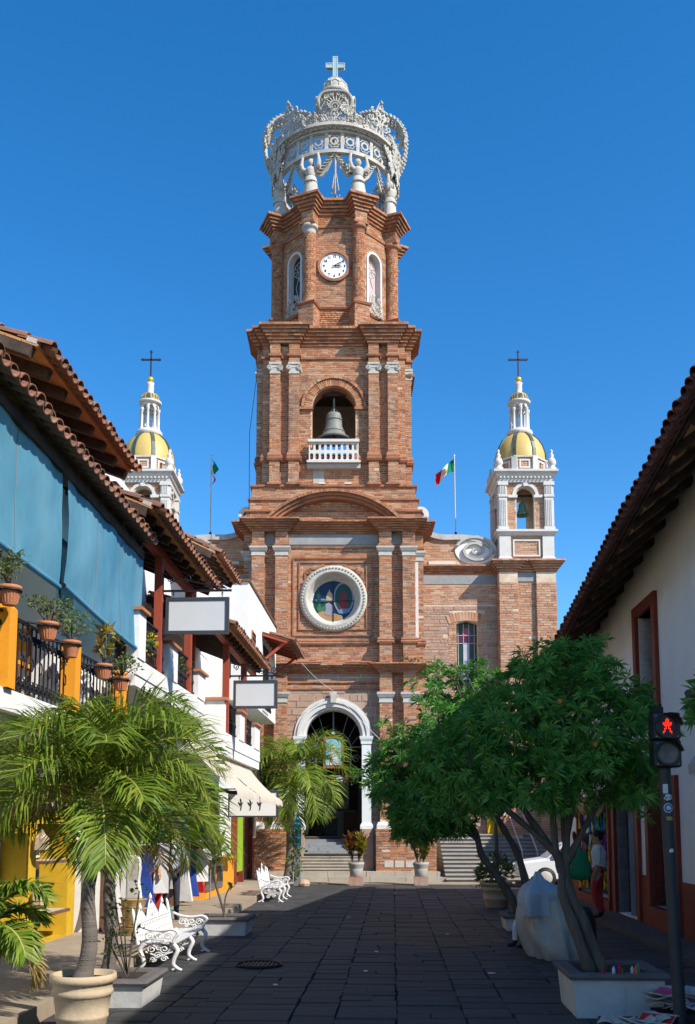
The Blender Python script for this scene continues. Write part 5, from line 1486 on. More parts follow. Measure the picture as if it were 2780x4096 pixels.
# ================================================================ LEFT, NEAR: restaurant with terrace
R1 = thing('restaurant', 'white and yellow restaurant with iron railed terrace under tiled roofs', 'building', (-5.2, 10, 0.15), 'S')
S0, S1 = 3.0, 14.5
mb = MB(); mb.box(-9,-5.35,S0,13.0,.15,3.1); mb.box(-9,-5.62,13.0,15.28,.15,3.1); gw = mb.build('ground_wall', 'plaster_white', R1)
mb = MB(); mb.box(-9,-4.05,S0,S1,3.02,3.25); mb.build('terrace_slab', 'plaster_white', R1)
mb = MB(); mb.box(-5.4,-4.2,S0,S1,2.94,3.015); mb.build('soffit', 'plaster_grey', R1)
mb = MB(); mb.box(-9,-6.0,S0,11.6,3.25,6.9); mb.build('back_wall', 'olive_wall', R1)
mb = MB(); mb.box(-9,-4.38,12.1,S1+.3,3.25,6.3); mb.build('back_wall', 'plaster_white', R1)
mb = MB(); mb.box(-9,-5.25,11.3,S1+.9,6.7,8.34); mb.build('upper_wall', 'plaster_peach', R1)
mb = MB(); mb.box(-5.75,-5.5,10.95,11.3,3.25,6.6); mb.build('terrace_column', 'plaster_white', R1)
f = Fr((-4.38,0,0),(0,1,0),(0,0,1),(1,0,0))
mb = MB(); ring_poly(mb, f, [(12.55,3.26)]+arc(12.95,3.95,.4,PI,0,12)+[(13.35,3.26)], [(12.63,3.26)]+arc(12.95,3.95,.32,PI,0,12)+[(13.27,3.26)], 0, .05, closed=False); mb.build('niche_arch', 'plaster_white', R1)
mb = MB(); mb.extr([f.p(u,v,.004) for u,v in [(12.63,3.26),(13.27,3.26)]+arc(12.95,3.95,.32,0,PI,12)], (.004,0,0)); mb.build('niche', 'plaster_grey', R1)
mb = MB(); mb.box(-4.39,-4.35,12.2,12.7,4.75,5.6); mb.build('window', 'glass_dark', R1)
mb = MB(); mb.box(-6.0,-5.93,9.4,10.1,4.6,5.2); mb.build('wall_picture', 'print_black', R1)
iron_posts = [7.7, 9.83, 11.94, 14.15]
for y in iron_posts:
    mb = MB(); mb.sweep([(-4.2,y-.1),(-4.0,y-.1),(-4.0,y+.1),(-4.2,y+.1)], [(.0,3.25),(.0,4.1),(-.03,4.14),(-.1,4.15)], True)
    mb.build('terrace_post', 'paint_orange', R1)
for a, b in zip(iron_posts[:-1], iron_posts[1:]): iron_rail(R1, (-4.1,a+.1), (-4.1,b-.1), 3.25, 4.06, gap=.14, scroll=1, rings=True)
iron_rail(R1, (-4.1,5.5), (-4.1,7.5), 3.25, 4.06, gap=.14, scroll=1, rings=True)
RB_ = roof(R1, -3.82, -5.25, 7.0, 14.55, 6.22, 6.72, rafters=.55, boards=False, bmat='dark_wood')
RU_ = roof(R1, -4.35, -5.6, 11.1, 15.4, 7.72, 8.2, rafters=.62, rw=.12, rh=.14, rmat='dark_wood')
mb = MB(); mb.beam((-3.95,7,6.1),(-3.95,14.6,6.05),.12,.14); mb.build('eave_beam', 'dark_wood', R1)
# yellow portal with wooden door, sills and menu boards
mb = MB()
panel_hole(mb, Fr((-5.0,0,0),(0,1,0),(0,0,1),(1,0,0)), 13.05, 15.1, .15, 2.05, [(13.4,.16),(14.75,.16),(14.75,1.85),(13.4,1.85)], .6)
mb.add([(-5.0,13.05,2.05),(-5.0,15.1,2.05),(-5.6,15.1,2.05),(-5.6,13.05,2.05),(-5.0,13.05,.15),(-5.6,13.05,.15),(-5.0,15.1,.15),(-5.6,15.1,.15)], [(0,1,2,3),(4,0,3,5),(1,6,7,2)])
portal = mb.build('portal', 'plaster_yellow', R1)
mb = MB(); mb.box(-5.58,-5.52,13.4,14.75,.16,1.85); dw = mb.build('wooden_door', 'brown_wood', R1)
for y in (13.45,13.9,14.35,14.68):
    mb = MB(); mb.box(-5.52,-5.44,y,y+.06,.16,1.85); mb.build('door_rail', 'brown_wood', dw)
for z in (.55,1.28):
    mb = MB(); mb.box(-5.2,-4.86,13.5,14.5,z,z+.04); mb.build('menu_shelf', 'brown_wood', R1)
    mb = MB(); mb.box(-5.16,-4.9,13.6,14.4,z+.042,z+.05); mb.build('menu_sheet', 'cloth_cream', R1)
for z in (.62,1.36):
    t = thing('menu_board', 'black chalk menu board standing on the %s wooden shelf of yellow portal' % ('upper' if z > 1 else 'lower'), 'menu board', (-5.15,13.75,z), 'S')
    mb = MB(); mb.box(-5.2,-5.17,13.5,14.0,z,z+.6); mb.build('frame', 'print_white', t)
    mb = MB(); mb.box(-5.168,-5.163,13.54,13.96,z+.04,z+.56); bd = mb.build('chalk_face', 'board_black', t)
    fx = Fr((-5.16,13.75,z+.4),(0,1,0),(0,0,1),(1,0,0))
    mb = MB(); text_mesh('2x1!!', .11, fx, 0, mb, depth=.001); mb.build('lettering', 'print_white', bd)
    mb = MB(); text_mesh('FIESTA', .10, Fr(fx.p(0,-.13),fx.U,fx.V,fx.N), 0, mb, depth=.001); mb.build('lettering', 'print_white', bd)
    mb = MB(); mb.box(-5.162,-5.158,13.64,13.86,z+.06,z+.18); mb.build('card', 'sticker_blue', bd)
for z in (.7,1.45):
    t = thing('wall_lantern', 'small tinned wall lantern on the yellow portal, %s one' % ('upper' if z > 1 else 'lower'), 'lantern', (-4.98,13.2,z), 'S', 'lanterns on the yellow portal')
    mb = MB(); mb.lathe([(.05,0),(.11,.04),(.11,.2),(.05,.26),(.02,.32)], (-4.86,13.2,z), 6, smooth=False); mb.build('lantern_body', 'pot_sand', t)
    mb = MB(); mb.tube([(-5.0,13.2,z+.25),(-4.9,13.2,z+.33),(-4.86,13.2,z+.3)], .012, 5); mb.build('bracket', 'iron', t)
t = thing('hanging_sign', 'white signboard lettered Restaurante hung under the terrace behind palm fronds', 'sign', (-4.6,12.3,2.1), 'S')
mb = MB(); mb.box(-5.0,-3.9,12.28,12.32,2.06,2.72); mb.build('sign_panel', 'sign_face', t)
mb = MB(); text_mesh('Restaurante', .17, Fr((-4.45,12.275,2.18),(1,0,0),(0,0,1),(0,-1,0)), 0, mb); mb.build('lettering', 'print_black', t)
mb = MB(); fz = Fr((-4.45,12.27,2.5),(1,0,0),(0,0,1),(0,-1,0)); ring_poly(mb, fz, arc(0,0,.3,PI,2*PI,20,.18), arc(0,0,.25,PI,2*PI,20,.14), 0, .006, closed=False); mb.build('logo_arc', 'sticker_blue', t)
mb = MB(); mb.box(-5.0,-3.9,12.26,12.34,2.02,2.06); mb.box(-5.0,-3.9,12.26,12.34,2.72,2.76); mb.build('frame', 'sign_frame', t)
mb = MB(); mb.tube([(-4.9,12.3,2.75),(-4.9,12.3,3.0)], .01, 4); mb.build('chain', 'iron', t)
# blue blinds: cloth with folds, rolled hem on a bar
def blind(lab, y0, y1, zt0, zt1, zb0, zb1, seed):
    T = thing('canvas_blind', lab, 'blind', (-3.93, y0, zb0), 'S', 'blue canvas blinds of the terrace')
    random.seed(seed); nu, nv = 46, 26; vs = []
    ph = [random.uniform(0,6) for _ in range(6)]
    for i in range(nu+1):
        u = i/nu; 
        for j in range(nv+1):
            v = j/nv; zt = zt0+(zt1-zt0)*u; zb = zb0+(zb1-zb0)*u
            w_ = .010*math.sin(u*23+ph[0]+v*2.5)*(1-.6*v)+.006*math.sin(u*41+ph[1]-v*4)*(1-v)+.03*math.sin(u*5+ph[2])*math.sin(PI*v)+.02*mnoise.noise(V3((u*5,v*2.2+u*2,seed)))+.008*mnoise.noise(V3((u*14+v*3,v*4,seed)))
            inset = .035*math.sin(PI*v)
            yy = y0+inset+(y1-y0-2*inset)*u
            vs.append((-3.93+w_, yy, zt+(zb-zt)*v - .03*math.sin(PI*u)*v))
    mb = MB(); k = nv+1
    mb.add(vs, [(i*k+j,(i+1)*k+j,(i+1)*k+j+1,i*k+j+1) for i in range(nu) for j in range(nv)], 0, True)
    cv = mb.build('canvas', 'blue_canvas', T)
    for i in (int(nu*.33), int(nu*.68)):
        mb = MB(); mb.tube([V3(vs[i*k+j])+V3((.004,0,0)) for j in range(nv+1)], .006, 4); mb.build('seam', 'info_grey', cv)
    for i in range(0, nu+1, 9):
        p_ = V3(vs[i*k]); mb = MB(); mb.tube([p_, p_+V3((-.03,0,.1))], .012, 4); mb.build('tie', 'cloth_blue', cv)
    mb = MB(); mb.tube([(-3.93,y0+(y1-y0)*i/8,zb0+(zb1-zb0)*i/8-.03*math.sin(PI*i/8)) for i in range(9)], .035, 8); mb.build('hem_bar', 'blue_canvas', T)
    mb = MB(); mb.tube([(-3.93,y0-.03,zb0),(-3.93,y0+.02,zb0)], .03, 8); mb.tube([(-3.93,y1-.02,zb1),(-3.93,y1+.04,zb1)], .03, 8); mb.build('bar_end', 'iron', T)
blind('larger faded blue canvas blind over the orange terrace posts near the street corner', 6.9, 10.95, 6.12, 6.06, 4.72, 4.62, 3)
blind('faded blue canvas blind hanging before bare white wall next to red posted balcony', 11.12, 14.72, 6.06, 6.0, 4.68, 4.52, 8)
# chairs and tables on the terrace, simple brown furniture glimpsed through the railing
for i, y in enumerate((8.6,10.2,11.0)):
    t = thing('terrace_table', 'brown wooden terrace table behind the railing %s' % ['left of the first orange post','between first pot and middle orange post','beside the middle orange post'][i], 'table', (-4.9,y,3.25), 'S', 'tables on the restaurant terrace')
    mb = MB(); mb.box(-5.25,-4.55,y-.35,y+.35,4.06,4.1); mb.build('table_top', 'brown_wood', t)
    for a in (-.3,.3):
        for b in (-.3,.3):
            mb = MB(); mb.box(-4.9+a-.03,-4.9+a+.03,y+b-.03,y+b+.03,3.25,4.06); mb.build('leg', 'brown_wood', t)
    for e in (-.6,.6):
        c = thing('terrace_chair', 'yellow and brown wooden chair on the terrace behind iron railing', 'chair', (-4.75,y+e,3.25), 'S', 'chairs on the restaurant terrace')
        mb = MB(); mb.box(-4.95,-4.55,y+e-.2,y+e+.2,3.78,3.83); mb.build('seat', 'paint_orange', c)
        for a in (-.18,.18):
            for b in (-.18,.18):
                mb = MB(); hh = 4.32 if b*e > 0 else 3.78; mb.box(-4.75+a-.02,-4.75+a+.02,y+e+b-.02,y+e+b+.02,3.25,hh); mb.build('leg', 'brown_wood', c)
        mb = MB(); yy = y+e+(.18 if e > 0 else -.18); mb.box(-4.93,-4.57,yy-.015,yy+.015,4.0,4.3); mb.build('backrest', 'paint_orange', c)
mb = MB(); mb.extr([(-4.3,9.95+.5*x,3.95+z) for x,z in ((0,0),(.35,.05),(.5,.2),(.45,.42),(.2,.45),(.05,.3))], (.04,.02,0)); mb.build('red_cloth', 'cloth_red', None, 'S', (-4.3,10,3.9), label='red and yellow folded cloth draped inside the terrace railing', cat='cloth')
# ================================================================ LEFT, MIDDLE: white house with red posts
R2 = thing('balcony_house', 'white balcony house with red wooden posts and tiled eaves', 'building', (-4.7, 20, .15), 'S')
mb = MB(); mb.box(-9,-4.65,15.3,25.5,.15,3.95); mb.build('ground_wall', 'plaster_white', R2)
mb = MB(); mb.box(-9,-5.0,14.8,25.5,3.95,8.2); mb.build('upper_wall', 'plaster_white', R2)
def pierbox(T, t0, t1, s0, s1, z0, z1, cap=True, m='plaster_white'):
    mb = MB(); mb.box(t0,t1,s0,s1,z0,z1); o = mb.build('pier', m, T)
    if cap: mb = MB(); mb.box(t0-.05,t1+.06,s0-.05,s1+.05,z1,z1+.05); mb.build('pier_cap', 'terracotta', o)
# first balcony
mb = MB(); mb.box(-5.0,-3.92,14.35,19.65,3.95,4.12)
mb.extr([(-3.92,14.35,4.12),(-3.98,14.35,3.98),(-4.3,14.35,3.8),(-4.66,14.35,3.78),(-4.66,14.35,4.12)], (0,5.3,0)); mb.build('balcony_slab', 'plaster_white', R2)
mb = MB(); mb.box(-4.06,-3.9,14.35,19.65,4.121,4.38); mb.build('parapet', 'plaster_dirty', R2)
pierbox(R2, -4.07,-3.88,14.36,14.78,4.38,5.12); pierbox(R2,-4.07,-3.88,16.35,17.05,4.38,4.98); pierbox(R2,-4.07,-3.88,18.9,19.64,4.38,4.9)
iron_rail(R2, (-3.97,14.78), (-3.97,16.35), 4.38, 5.1, gap=.11); iron_rail(R2, (-3.97,17.05), (-3.97,18.9), 4.38, 5.05, gap=.11)
# second balcony, set forward
mb = MB(); mb.box(-5.0,-3.52,19.7,25.2,3.3,3.5); mb.build('balcony_slab', 'plaster_white', R2)
mb = MB(); mb.box(-3.66,-3.5,19.7,25.2,3.501,3.78); mb.build('parapet', 'plaster_white', R2)
mb = MB(); mb.box(-4.7,-3.49,19.68,19.9,3.3,4.42); mb.build('end_wall', 'plaster_grey', R2)
mb = MB(); mb.box(-4.75,-3.42,19.62,19.98,4.42,4.48); mb.build('wall_cap', 'terracotta', R2)
pierbox(R2,-3.67,-3.48,21.7,22.4,3.78,4.42); pierbox(R2,-3.67,-3.48,24.1,25.0,3.78,4.38)
iron_rail(R2, (-3.57,19.9), (-3.57,21.7), 3.78, 4.46, gap=.11); iron_rail(R2, (-3.57,22.4), (-3.57,24.1), 3.78, 4.42, gap=.11)
# red posts and beams
def post(t, s, z0, z1): 
    mb = MB(); mb.box(t-.065,t+.065,s-.065,s+.065,z0,z1); mb.build('post', 'red_wood', R2)
post(-3.97,15.9,4.38,6.4); post(-3.97,18.3,4.38,6.4); post(-4.3,20.2,4.0,5.95); post(-3.57,20.3,3.79,5.75); post(-3.57,22.75,3.79,5.72); post(-4.55,15.0,5.9,7.4)
mb = MB(); mb.beam((-3.97,13.9,6.46),(-3.97,18.7,6.42),.13,.15); mb.build('beam', 'red_wood', R2)
mb = MB(); mb.beam((-3.57,19.0,5.80),(-3.57,24.4,5.74),.13,.15); mb.build('beam', 'red_wood', R2)
mb = MB(); mb.beam((-4.55,15.0,7.35),(-3.9,18.9,6.7),.12,.14); mb.build('brace', 'red_wood', R2)
roof(R2, -3.55, -5.05, 13.7, 18.7, 6.52, 7.15, rafters=.5)
roof(R2, -3.9, -5.2, 20.6, 23.4, 7.85, 8.5, rafters=.5)
roof(R2, -3.3, -4.95, 18.9, 24.4, 5.86, 6.5, rafters=.45)
# windows and doors of the upper floor
def window(T, t, s0, s1, z0, z1, m='glass_dark', fm='dark_wood', sg=1):
    mb = MB(); a, b = sorted((t, t+sg*.05)); mb.box(a,b,s0,s1,z0,z1); w_ = mb.build('window', fm, T)
    n = max(1, round((s1-s0)/.7))
    for k in range(n):
        d = (s1-s0)/n; mb = MB(); a, b = sorted((t+sg*.052,t+sg*.058)); mb.box(a,b,s0+k*d+.05,s0+(k+1)*d-.05,z0+.06,z1-.06); mb.build('pane', m, w_)
    return w_
window(R2, -5.0, 15.6, 17.6, 4.2, 6.2); window(R2, -5.0, 18.1, 19.5, 4.2, 6.1); window(R2, -5.0, 20.4, 23.4, 3.6, 5.7)
mb = MB(); mb.box(-9,-4.98,14.8,25.5,6.3,6.45); mb.build('string_course', 'plaster_grey', R2)
# ---------------------------------------------------------------- far white house
R3 = thing('parapet_house', 'plain white corner house with brown coping and small tiled door canopy', 'building', (-4.2, 28.5, .15), 'S')
mb = MB(); mb.box(-9,-3.9,25.52,31.7,5.2,8.45); mb.build('upper_wall', 'plaster_white', R3)
mb = MB(); mb.box(-9,-3.86,25.46,31.76,8.45,8.52); mb.build('coping', 'brown_wood', R3)
mb = MB(); mb.box(-9,-4.7,25.52,31.6,.15,5.2); mb.build('ground_wall', 'plaster_white', R3)
mb = MB(); mb.box(-3.895,-3.875,26.1,26.85,6.95,7.25); vt = mb.build('vent_block', 'terracotta', R3)
for k in range(5):
    for j in range(2):
        mb = MB(); mb.box(-3.876,-3.868,26.14+.14*k,26.24+.14*k,6.98+.13*j,7.08+.13*j); mb.build('vent_hole', 'black', vt)
mb = MB(); mb.box(-3.9,-3.88,28.5,29.7,5.4,7.3); dr = mb.build('balcony_door', 'black', R3)
iron_rail(R3, (-3.8,28.4), (-3.8,29.8), 5.3, 6.2, gap=.12)
roof(R3, -3.05, -3.88, 28.2, 31.3, 7.35, 7.62, rafters=.6, bmat='brown_wood', rmat='red_wood', mortar=False, courses=2, rw=.07, rh=.08)
for y in (28.35,31.1):
    mb = MB(); mb.beam((-3.88,y,6.75),(-3.2,y,7.32),.07,.08); mb.build('strut', 'red_wood', R3)
mb = MB(); mb.box(-4.7,-3.98,28.2,31.55,2.85,3.0); mb.build('balcony_slab', 'plaster_white', R3)
iron_rail(R3, (-4.02,28.25), (-4.02,31.5), 3.0, 3.95, gap=.13)
# shop front below: red jambs, orange counter
for a, b, m in ((27.9,28.15,'red_trim'),(29.3,29.5,'red_trim'),(31.2,31.62,'red_trim')):
    mb = MB(); mb.box(-4.72,-4.55,a,b,.15,2.4); mb.build('door_jamb', m, R3)
mb = MB(); mb.box(-4.72,-4.5,31.3,31.64,1.45,2.75); mb.build('white_pilaster', 'plaster_white', R3)
mb = MB(); mb.box(-4.71,-4.69,28.15,29.3,.15,2.3); mb.build('doorway', 'interior_brown', R3)
mb = MB(); mb.box(-4.71,-4.69,29.5,31.2,.15,2.3); mb.build('doorway', 'interior_dark', R3)
CT = thing('shop_counter', 'orange painted shop counter with glass front on the pavement', 'counter', (-4.5, 24, .15), 'S')
mb = MB(); mb.box(-4.64,-4.35,22.1,26.4,.15,.98); mb.build('counter_body', 'paint_orange', CT)
for a, b in ((22.3,23.6),(23.8,24.6)):
    mb = MB(); mb.box(-4.35,-4.33,a,b,.3,.85); mb.build('glass_front', 'glass_shop', CT)
    mb = MB(); mb.box(-4.352,-4.32,a-.05,b+.05,.85,.9); mb.build('frame_rail', 'cloth_cream', CT)
mb = MB(); mb.box(-4.68,-4.3,22.05,26.45,.98,1.03); mb.build('counter_top', 'paint_orange', CT)
mb = MB(); mb.box(-4.66,-4.64,15.3,21.9,.15,2.9); mb.build('shop_front', 'interior_brown', R2)
mb = MB(); mb.box(-4.66,-4.63,22.1,25.4,1.1,2.9); mb.build('shop_front', 'interior_dark', R2)
# awning of the shops
AW = thing('shop_awning', 'cream canvas awning sloping over the clothes shops', 'awning', (-3.6, 21, 3.3), 'S')
for (s0, s1) in ((17.2,20.1),(20.2,24.3)):
    nu, nv = 24, 10; vs = []
    for i in range(nu+1):
        for j in range(nv+1):
            u = i/nu; v = j/nv; s = s0+(s1-s0)*u
            vs.append((-3.75+.95*v, s, 3.42-.95*v-.10*math.sin(PI*v)-.02*math.sin(u*20)*v))
    for i in range(nu+1):       # hanging valance
        vs.append((-2.78, s0+(s1-s0)*i/nu, 2.33+.02*math.sin(i*1.3)))
    mb = MB(); k = nv+1; fs = [(i*k+j,i*k+j+1,(i+1)*k+j+1,(i+1)*k+j) for i in range(nu) for j in range(nv)]
    b0 = (nu+1)*k; fs += [(i*k+nv, b0+i, b0+i+1, (i+1)*k+nv) for i in range(nu)]
    mb.add(vs, fs, 0, True); mb.build('canvas', 'cream_canvas', AW)
    for s in (s0+.05, s1-.05):
        mb = MB(); mb.tube([(-4.65,s,2.75),(-2.8,s,2.42)], .015, 5); mb.build('awning_arm', 'iron', AW)
t = thing('shop_sign', 'framed white shop sign with plant drawing hung under the awning end', 'sign', (-3.6, 25.3, 2.2), 'S')
mb = MB(); mb.box(-4.3,-3.05,25.28,25.32,2.1,2.72); mb.build('sign_panel', 'print_white', t)
mb = MB()
for a in ((-4.34,-3.01,2.72,2.76),(-4.34,-3.01,2.06,2.1),(-4.34,-4.3,2.1,2.72),(-3.05,-3.01,2.1,2.72)): mb.box(a[0],a[1],25.26,25.34,a[2],a[3])
mb.build('sign_frame', 'sign_frame', t)
mb = MB()
for x in (-4.0,-3.75,-3.5):
    mb.tube([(x,25.27,2.25),(x+.02,25.27,2.4),(x-.01,25.27,2.55)], .012, 4)
    for e in (1,-1): mb.tube([(x,25.27,2.38),(x+e*.07,25.27,2.46)], [.018,.004], 4)
mb.build('plant_drawing', 'print_black', t)
mb = MB(); mb.tube([(-4.65,25.3,2.8),(-3.0,25.3,2.8)], .018, 5); mb.build('bracket', 'iron', t)
# ---------------------------------------------------------------- blank hanging signs on scrolled brackets
def hang_sign(lab, s, t0, t1, z0, z1, zb, tp):
    T = thing('hanging_sign', lab, 'sign', (tp, s, zb), 'S', 'blank white hanging signs')
    mb = MB(); mb.box(t0+.05,t1-.05,s-.02,s+.02,z0+.05,z1-.05); mb.build('sign_panel', 'sign_face', T)
    for a in ((t0,t1,z1-.055,z1),(t0,t1,z0,z0+.055),(t0,t0+.055,z0+.055,z1-.055),(t1-.055,t1,z0+.055,z1-.055)):
        mb = MB(); mb.box(a[0],a[1],s-.035,s+.035,a[2],a[3]); mb.build('frame_bar', 'sign_frame', T)
    mb = MB(); mb.beam((tp,s,zb),(t1+.04,s,zb),.03,.035); f = Fr((0,s,0),(1,0,0),(0,0,1),(0,-1,0))
    mb.tube([f.p(tp+.02,zb+.28), f.p((tp+t1)/2,zb+.14), f.p(t1-.05,zb+.04)], .012, 5)
    n = 4
    for k in range(n):
        u = tp+.12+(t1-tp-.2)*k/(n-1); mb.tube(spiral(f, (u, zb+.2-.12*k/(n-1)+ (.05 if k%2 else 0)), .07, 1.4, -PI/2, 16, -1 if k%2 else 1, .2), .010, 4)
    mb.tube([f.p(tp,zb-.05), f.p(tp,zb+.32)], .016, 5)
    mb.build('bracket', 'iron', T)
    for u in (t0+.12, t1-.12):
        mb = MB()
        for i in range(3): mb.tube([f.p(u+.014*math.cos(a)*(1 if i%2 else .3), z1+.03+(zb-z1)*.3*i+.03*math.sin(a), .014*math.cos(a)*(0 if i%2 else 1)) for a in [2*PI*q/8 for q in range(8)]], .005, 4, True)
        mb.build('chain', 'iron', T)
hang_sign('larger blank white sign hanging from the red post with scrolled iron bracket', 15.9, -3.84, -2.76, 5.05, 5.68, 5.80, -3.9)
hang_sign('smaller blank white sign hanging before the lower red posted balcony', 20.4, -3.42, -2.47, 4.33, 4.94, 5.04, -3.5)
# ---------------------------------------------------------------- potted plants
def leaf_cluster(mb, c, r, n, L, w_, seed, mi=0, up=.3, sq=.8, dirs=None):
    rd = random.Random(seed); c = V3(c)
    for _ in range(n):
        d = V3((rd.gauss(0,1), rd.gauss(0,1), rd.gauss(0,1)*sq+up)).normalized()
        p = c + V3((d.x*r*rd.random()**.5, d.y*r*rd.random()**.5, d.z*r*rd.random()**.5*1.0))
        l = L*rd.uniform(.6,1.2); e = (d+V3((rd.gauss(0,.5),rd.gauss(0,.5),rd.gauss(0,.4)))).normalized(); x = e.cross(V3((rd.gauss(0,1),rd.gauss(0,1),rd.gauss(0,1)))).normalized()
        ww = w_*rd.uniform(.7,1.2); up_ = x.cross(e)*(.12*l)
        mb.add([p, p+e*(l*.45)+x*ww+up_, p+e*l, p+e*(l*.45)-x*ww+up_], [(0,1,2),(0,2,3)], mi)
def pot(T, c, r, h, m='terracotta', rim=True, n=18, ribs=False):
    x, y, z = c; mb = MB()
    mb.lathe([(r*.62,z),(r*.9,z+h*.78),(r*.92,z+h*.8),(r*1.02,z+h*.8),(r*1.04,z+h),(r*.92,z+h),(r*.88,z+h*.9),(0,z+h*.9)], (x,y,0), n)
    if ribs:
        for k in range(n): a = 2*PI*k/n; mb.tube([(x+r*.64*math.cos(a),y+r*.64*math.sin(a),z+.02),(x+r*.89*math.cos(a),y+r*.89*math.sin(a),z+h*.76)], .008, 4)
    mb.build('pot', m, T)
    mb = MB(); mb.lathe([(0,z+h*.9),(r*.86,z+h*.91),(0,z+h*.94)], (x,y,0), 12); mb.build('soil', 'soil', T)
def rail_pot(lab, s, z, kind, seed, ribs=True):
    t = -3.92; T = thing('potted_plant', lab, 'potted plant', (t, s, z), 'S', 'pots in rings on the terrace railing')
    pot(T, (t,s,z), .115, .20, ribs=ribs)
    mb = MB(); mb.tube([(t+.118*math.cos(2*PI*i/16),s+.118*math.sin(2*PI*i/16),z+.15) for i in range(16)], .012, 5, True); mb.tube([(t,s-.1,z+.15),(-4.1,s-.25,z+.16)], .012, 4); mb.build('ring_bracket', 'iron', T)
    rd = random.Random(seed); st = MB(); lv = MB()
    for k in range(7 if kind != 'croton' else 2):
        e = V3((t+rd.uniform(-.16,.16), s+rd.uniform(-.2,.22), z+rd.uniform(.3,.5))); 
        if kind == 'croton': e = V3((t+.02*k, s+.05*k-.02, z+.42+.2*k))
        m_ = V3((t,s,z+.2)).lerp(e,.55)+V3((rd.uniform(-.03,.03),rd.uniform(-.03,.03),.02)); st.tube([(t,s,z+.18), m_, e], [.012,.009,.005], 5)
        if kind == 'croton': leaf_cluster(lv, e, .10, 26, .16, .032, seed+k)
        else:
            leaf_cluster(lv, e, .09, 26, .06, .014, seed+k); leaf_cluster(lv, m_, .07, 10, .05, .013, seed+k+50)
    st.build('stem', 'bark', T); lv.build('foliage', 'croton' if kind == 'croton' else 'shrub', T)
rail_pot('tall leafy plant in terracotta pot on the first orange post', 9.5, 4.06, 'shrub', 1)
rail_pot('spreading grey-green plant in ribbed terracotta pot held in railing ring', 10.62, 3.92, 'shrub', 2)
rail_pot('upright leafy plant in plain terracotta pot before the middle orange post', 11.42, 3.86, 'shrub', 3, False)
rail_pot('broad-leaved croton in terracotta pot on the railing under second blind', 12.75, 3.80, 'croton', 4)
rail_pot('straggly pink-tipped plant in terracotta pot before the last orange post', 13.6, 3.76, 'shrub', 5)
for i, (s, z, t) in enumerate(((15.1,4.4,-4.15),(15.5,4.4,-4.15),(17.6,4.4,-4.15),(18.3,4.4,-4.15),(22.9,3.8,-3.75))):
    lab = ['yellow flowering plant in terracotta pot behind the balcony rail nearest the blue blind','second yellow flowering pot behind the balcony rail','green plant in terracotta pot behind balcony rail past the first capped pier','bushy green pot plant behind balcony rail beside the second capped pier','small green pot plant on the lower balcony'][i]
    T = thing('potted_plant', lab, 'potted plant', (t,s,z), 'S', 'pots behind the balcony rails')
    pot(T, (t,s,z), .15, .24)
    lv = MB(); leaf_cluster(lv, (t,s,z+.38), .26, 150, .10, .02, i+20)
    lv.build('foliage', 'shrub', T)
    if i < 2: fl = MB(); leaf_cluster(fl, (t,s,z+.42), .27, 110, .06, .025, i+60); fl.build('flowers', 'yellow_flower', T)
# ================================================================ RIGHT: white house with red trim
RR = thing('shop_house', 'white house with dark red plinth and frames under deep tiled eave', 'building', (4.5, 16, .1), 'S')
WT = 4.5; SE = 25.0
wz = lambda s: 7.07 - .125*(s-14)
fr_r = Fr((WT,0,0),(0,-1,0),(0,0,1),(-1,0,0))       # u = -s
mb = MB()
vs = [(WT,4,.1),(WT,SE,.1),(WT,SE,wz(SE)),(WT,4,wz(4)),(WT+5,4,.1),(WT+5,SE,.1),(WT+5,SE,wz(SE)),(WT+5,4,wz(4))]
# wall in bays with real openings
bays = [(8.9,11.6,None),(11.6,14.2,(12.1,13.6,.95,2.45)),(14.2,17.5,(15.62,17.12,.45,2.42)),(17.5,20.1,(18.05,19.75,.12,2.3)),(20.1,23.9,(20.4,23.6,.3,2.35)),(23.9,SE,None)]
Zm = 2.9
for a, b, hole in bays:
    if hole: panel_hole(mb, fr_r, -b, -a, .1, Zm, [(-hole[1],hole[2]),(-hole[0],hole[2]),(-hole[0],hole[3]),(-hole[1],hole[3])], .3)
    else: mb.add([fr_r.p(-b,.1), fr_r.p(-a,.1), fr_r.p(-a,Zm), fr_r.p(-b,Zm)], [(0,1,2,3)])
panel_hole(mb, fr_r, -18.4, -15.6, Zm, 6.4, [(-17.55,3.7),(-16.45,3.7),(-16.45,5.6),(-17.55,5.6)], .3)
for a, b in ((8.9,15.6),(18.4,SE)): mb.add([fr_r.p(-b,Zm), fr_r.p(-a,Zm), fr_r.p(-a,wz(a) if b < 16 else wz(a)), fr_r.p(-b,wz(b))], [(0,1,2,3)])
mb.add([fr_r.p(-18.4,6.4), fr_r.p(-15.6,6.4), fr_r.p(-15.6,wz(15.6)), fr_r.p(-18.4,wz(18.4))], [(0,1,2,3)])
mb.add([(WT,SE,.1),(WT+6,SE,.1),(WT+6,SE,wz(SE)),(WT,SE,wz(SE)),(WT,8.9,.1),(WT+6,8.9,.1),(WT+6,8.9,wz(8.9)),(WT,8.9,wz(8.9))], [(0,1,2,3),(7,6,5,4)])
rw_ = mb.build('wall', 'plaster_grey', RR)
mb = MB(); mb.box(WT+2.2,WT+2.3,9,SE-.1,.1,6.3); mb.box(WT+.3,WT+2.2,9,SE-.1,.1,.14); mb.box(WT+.31,WT+2.2,9,SE-.1,2.95,3.05); mb.build('shop_interior', 'interior_dark', RR)
# rough broken plaster strip just under the eave
random.seed(9)
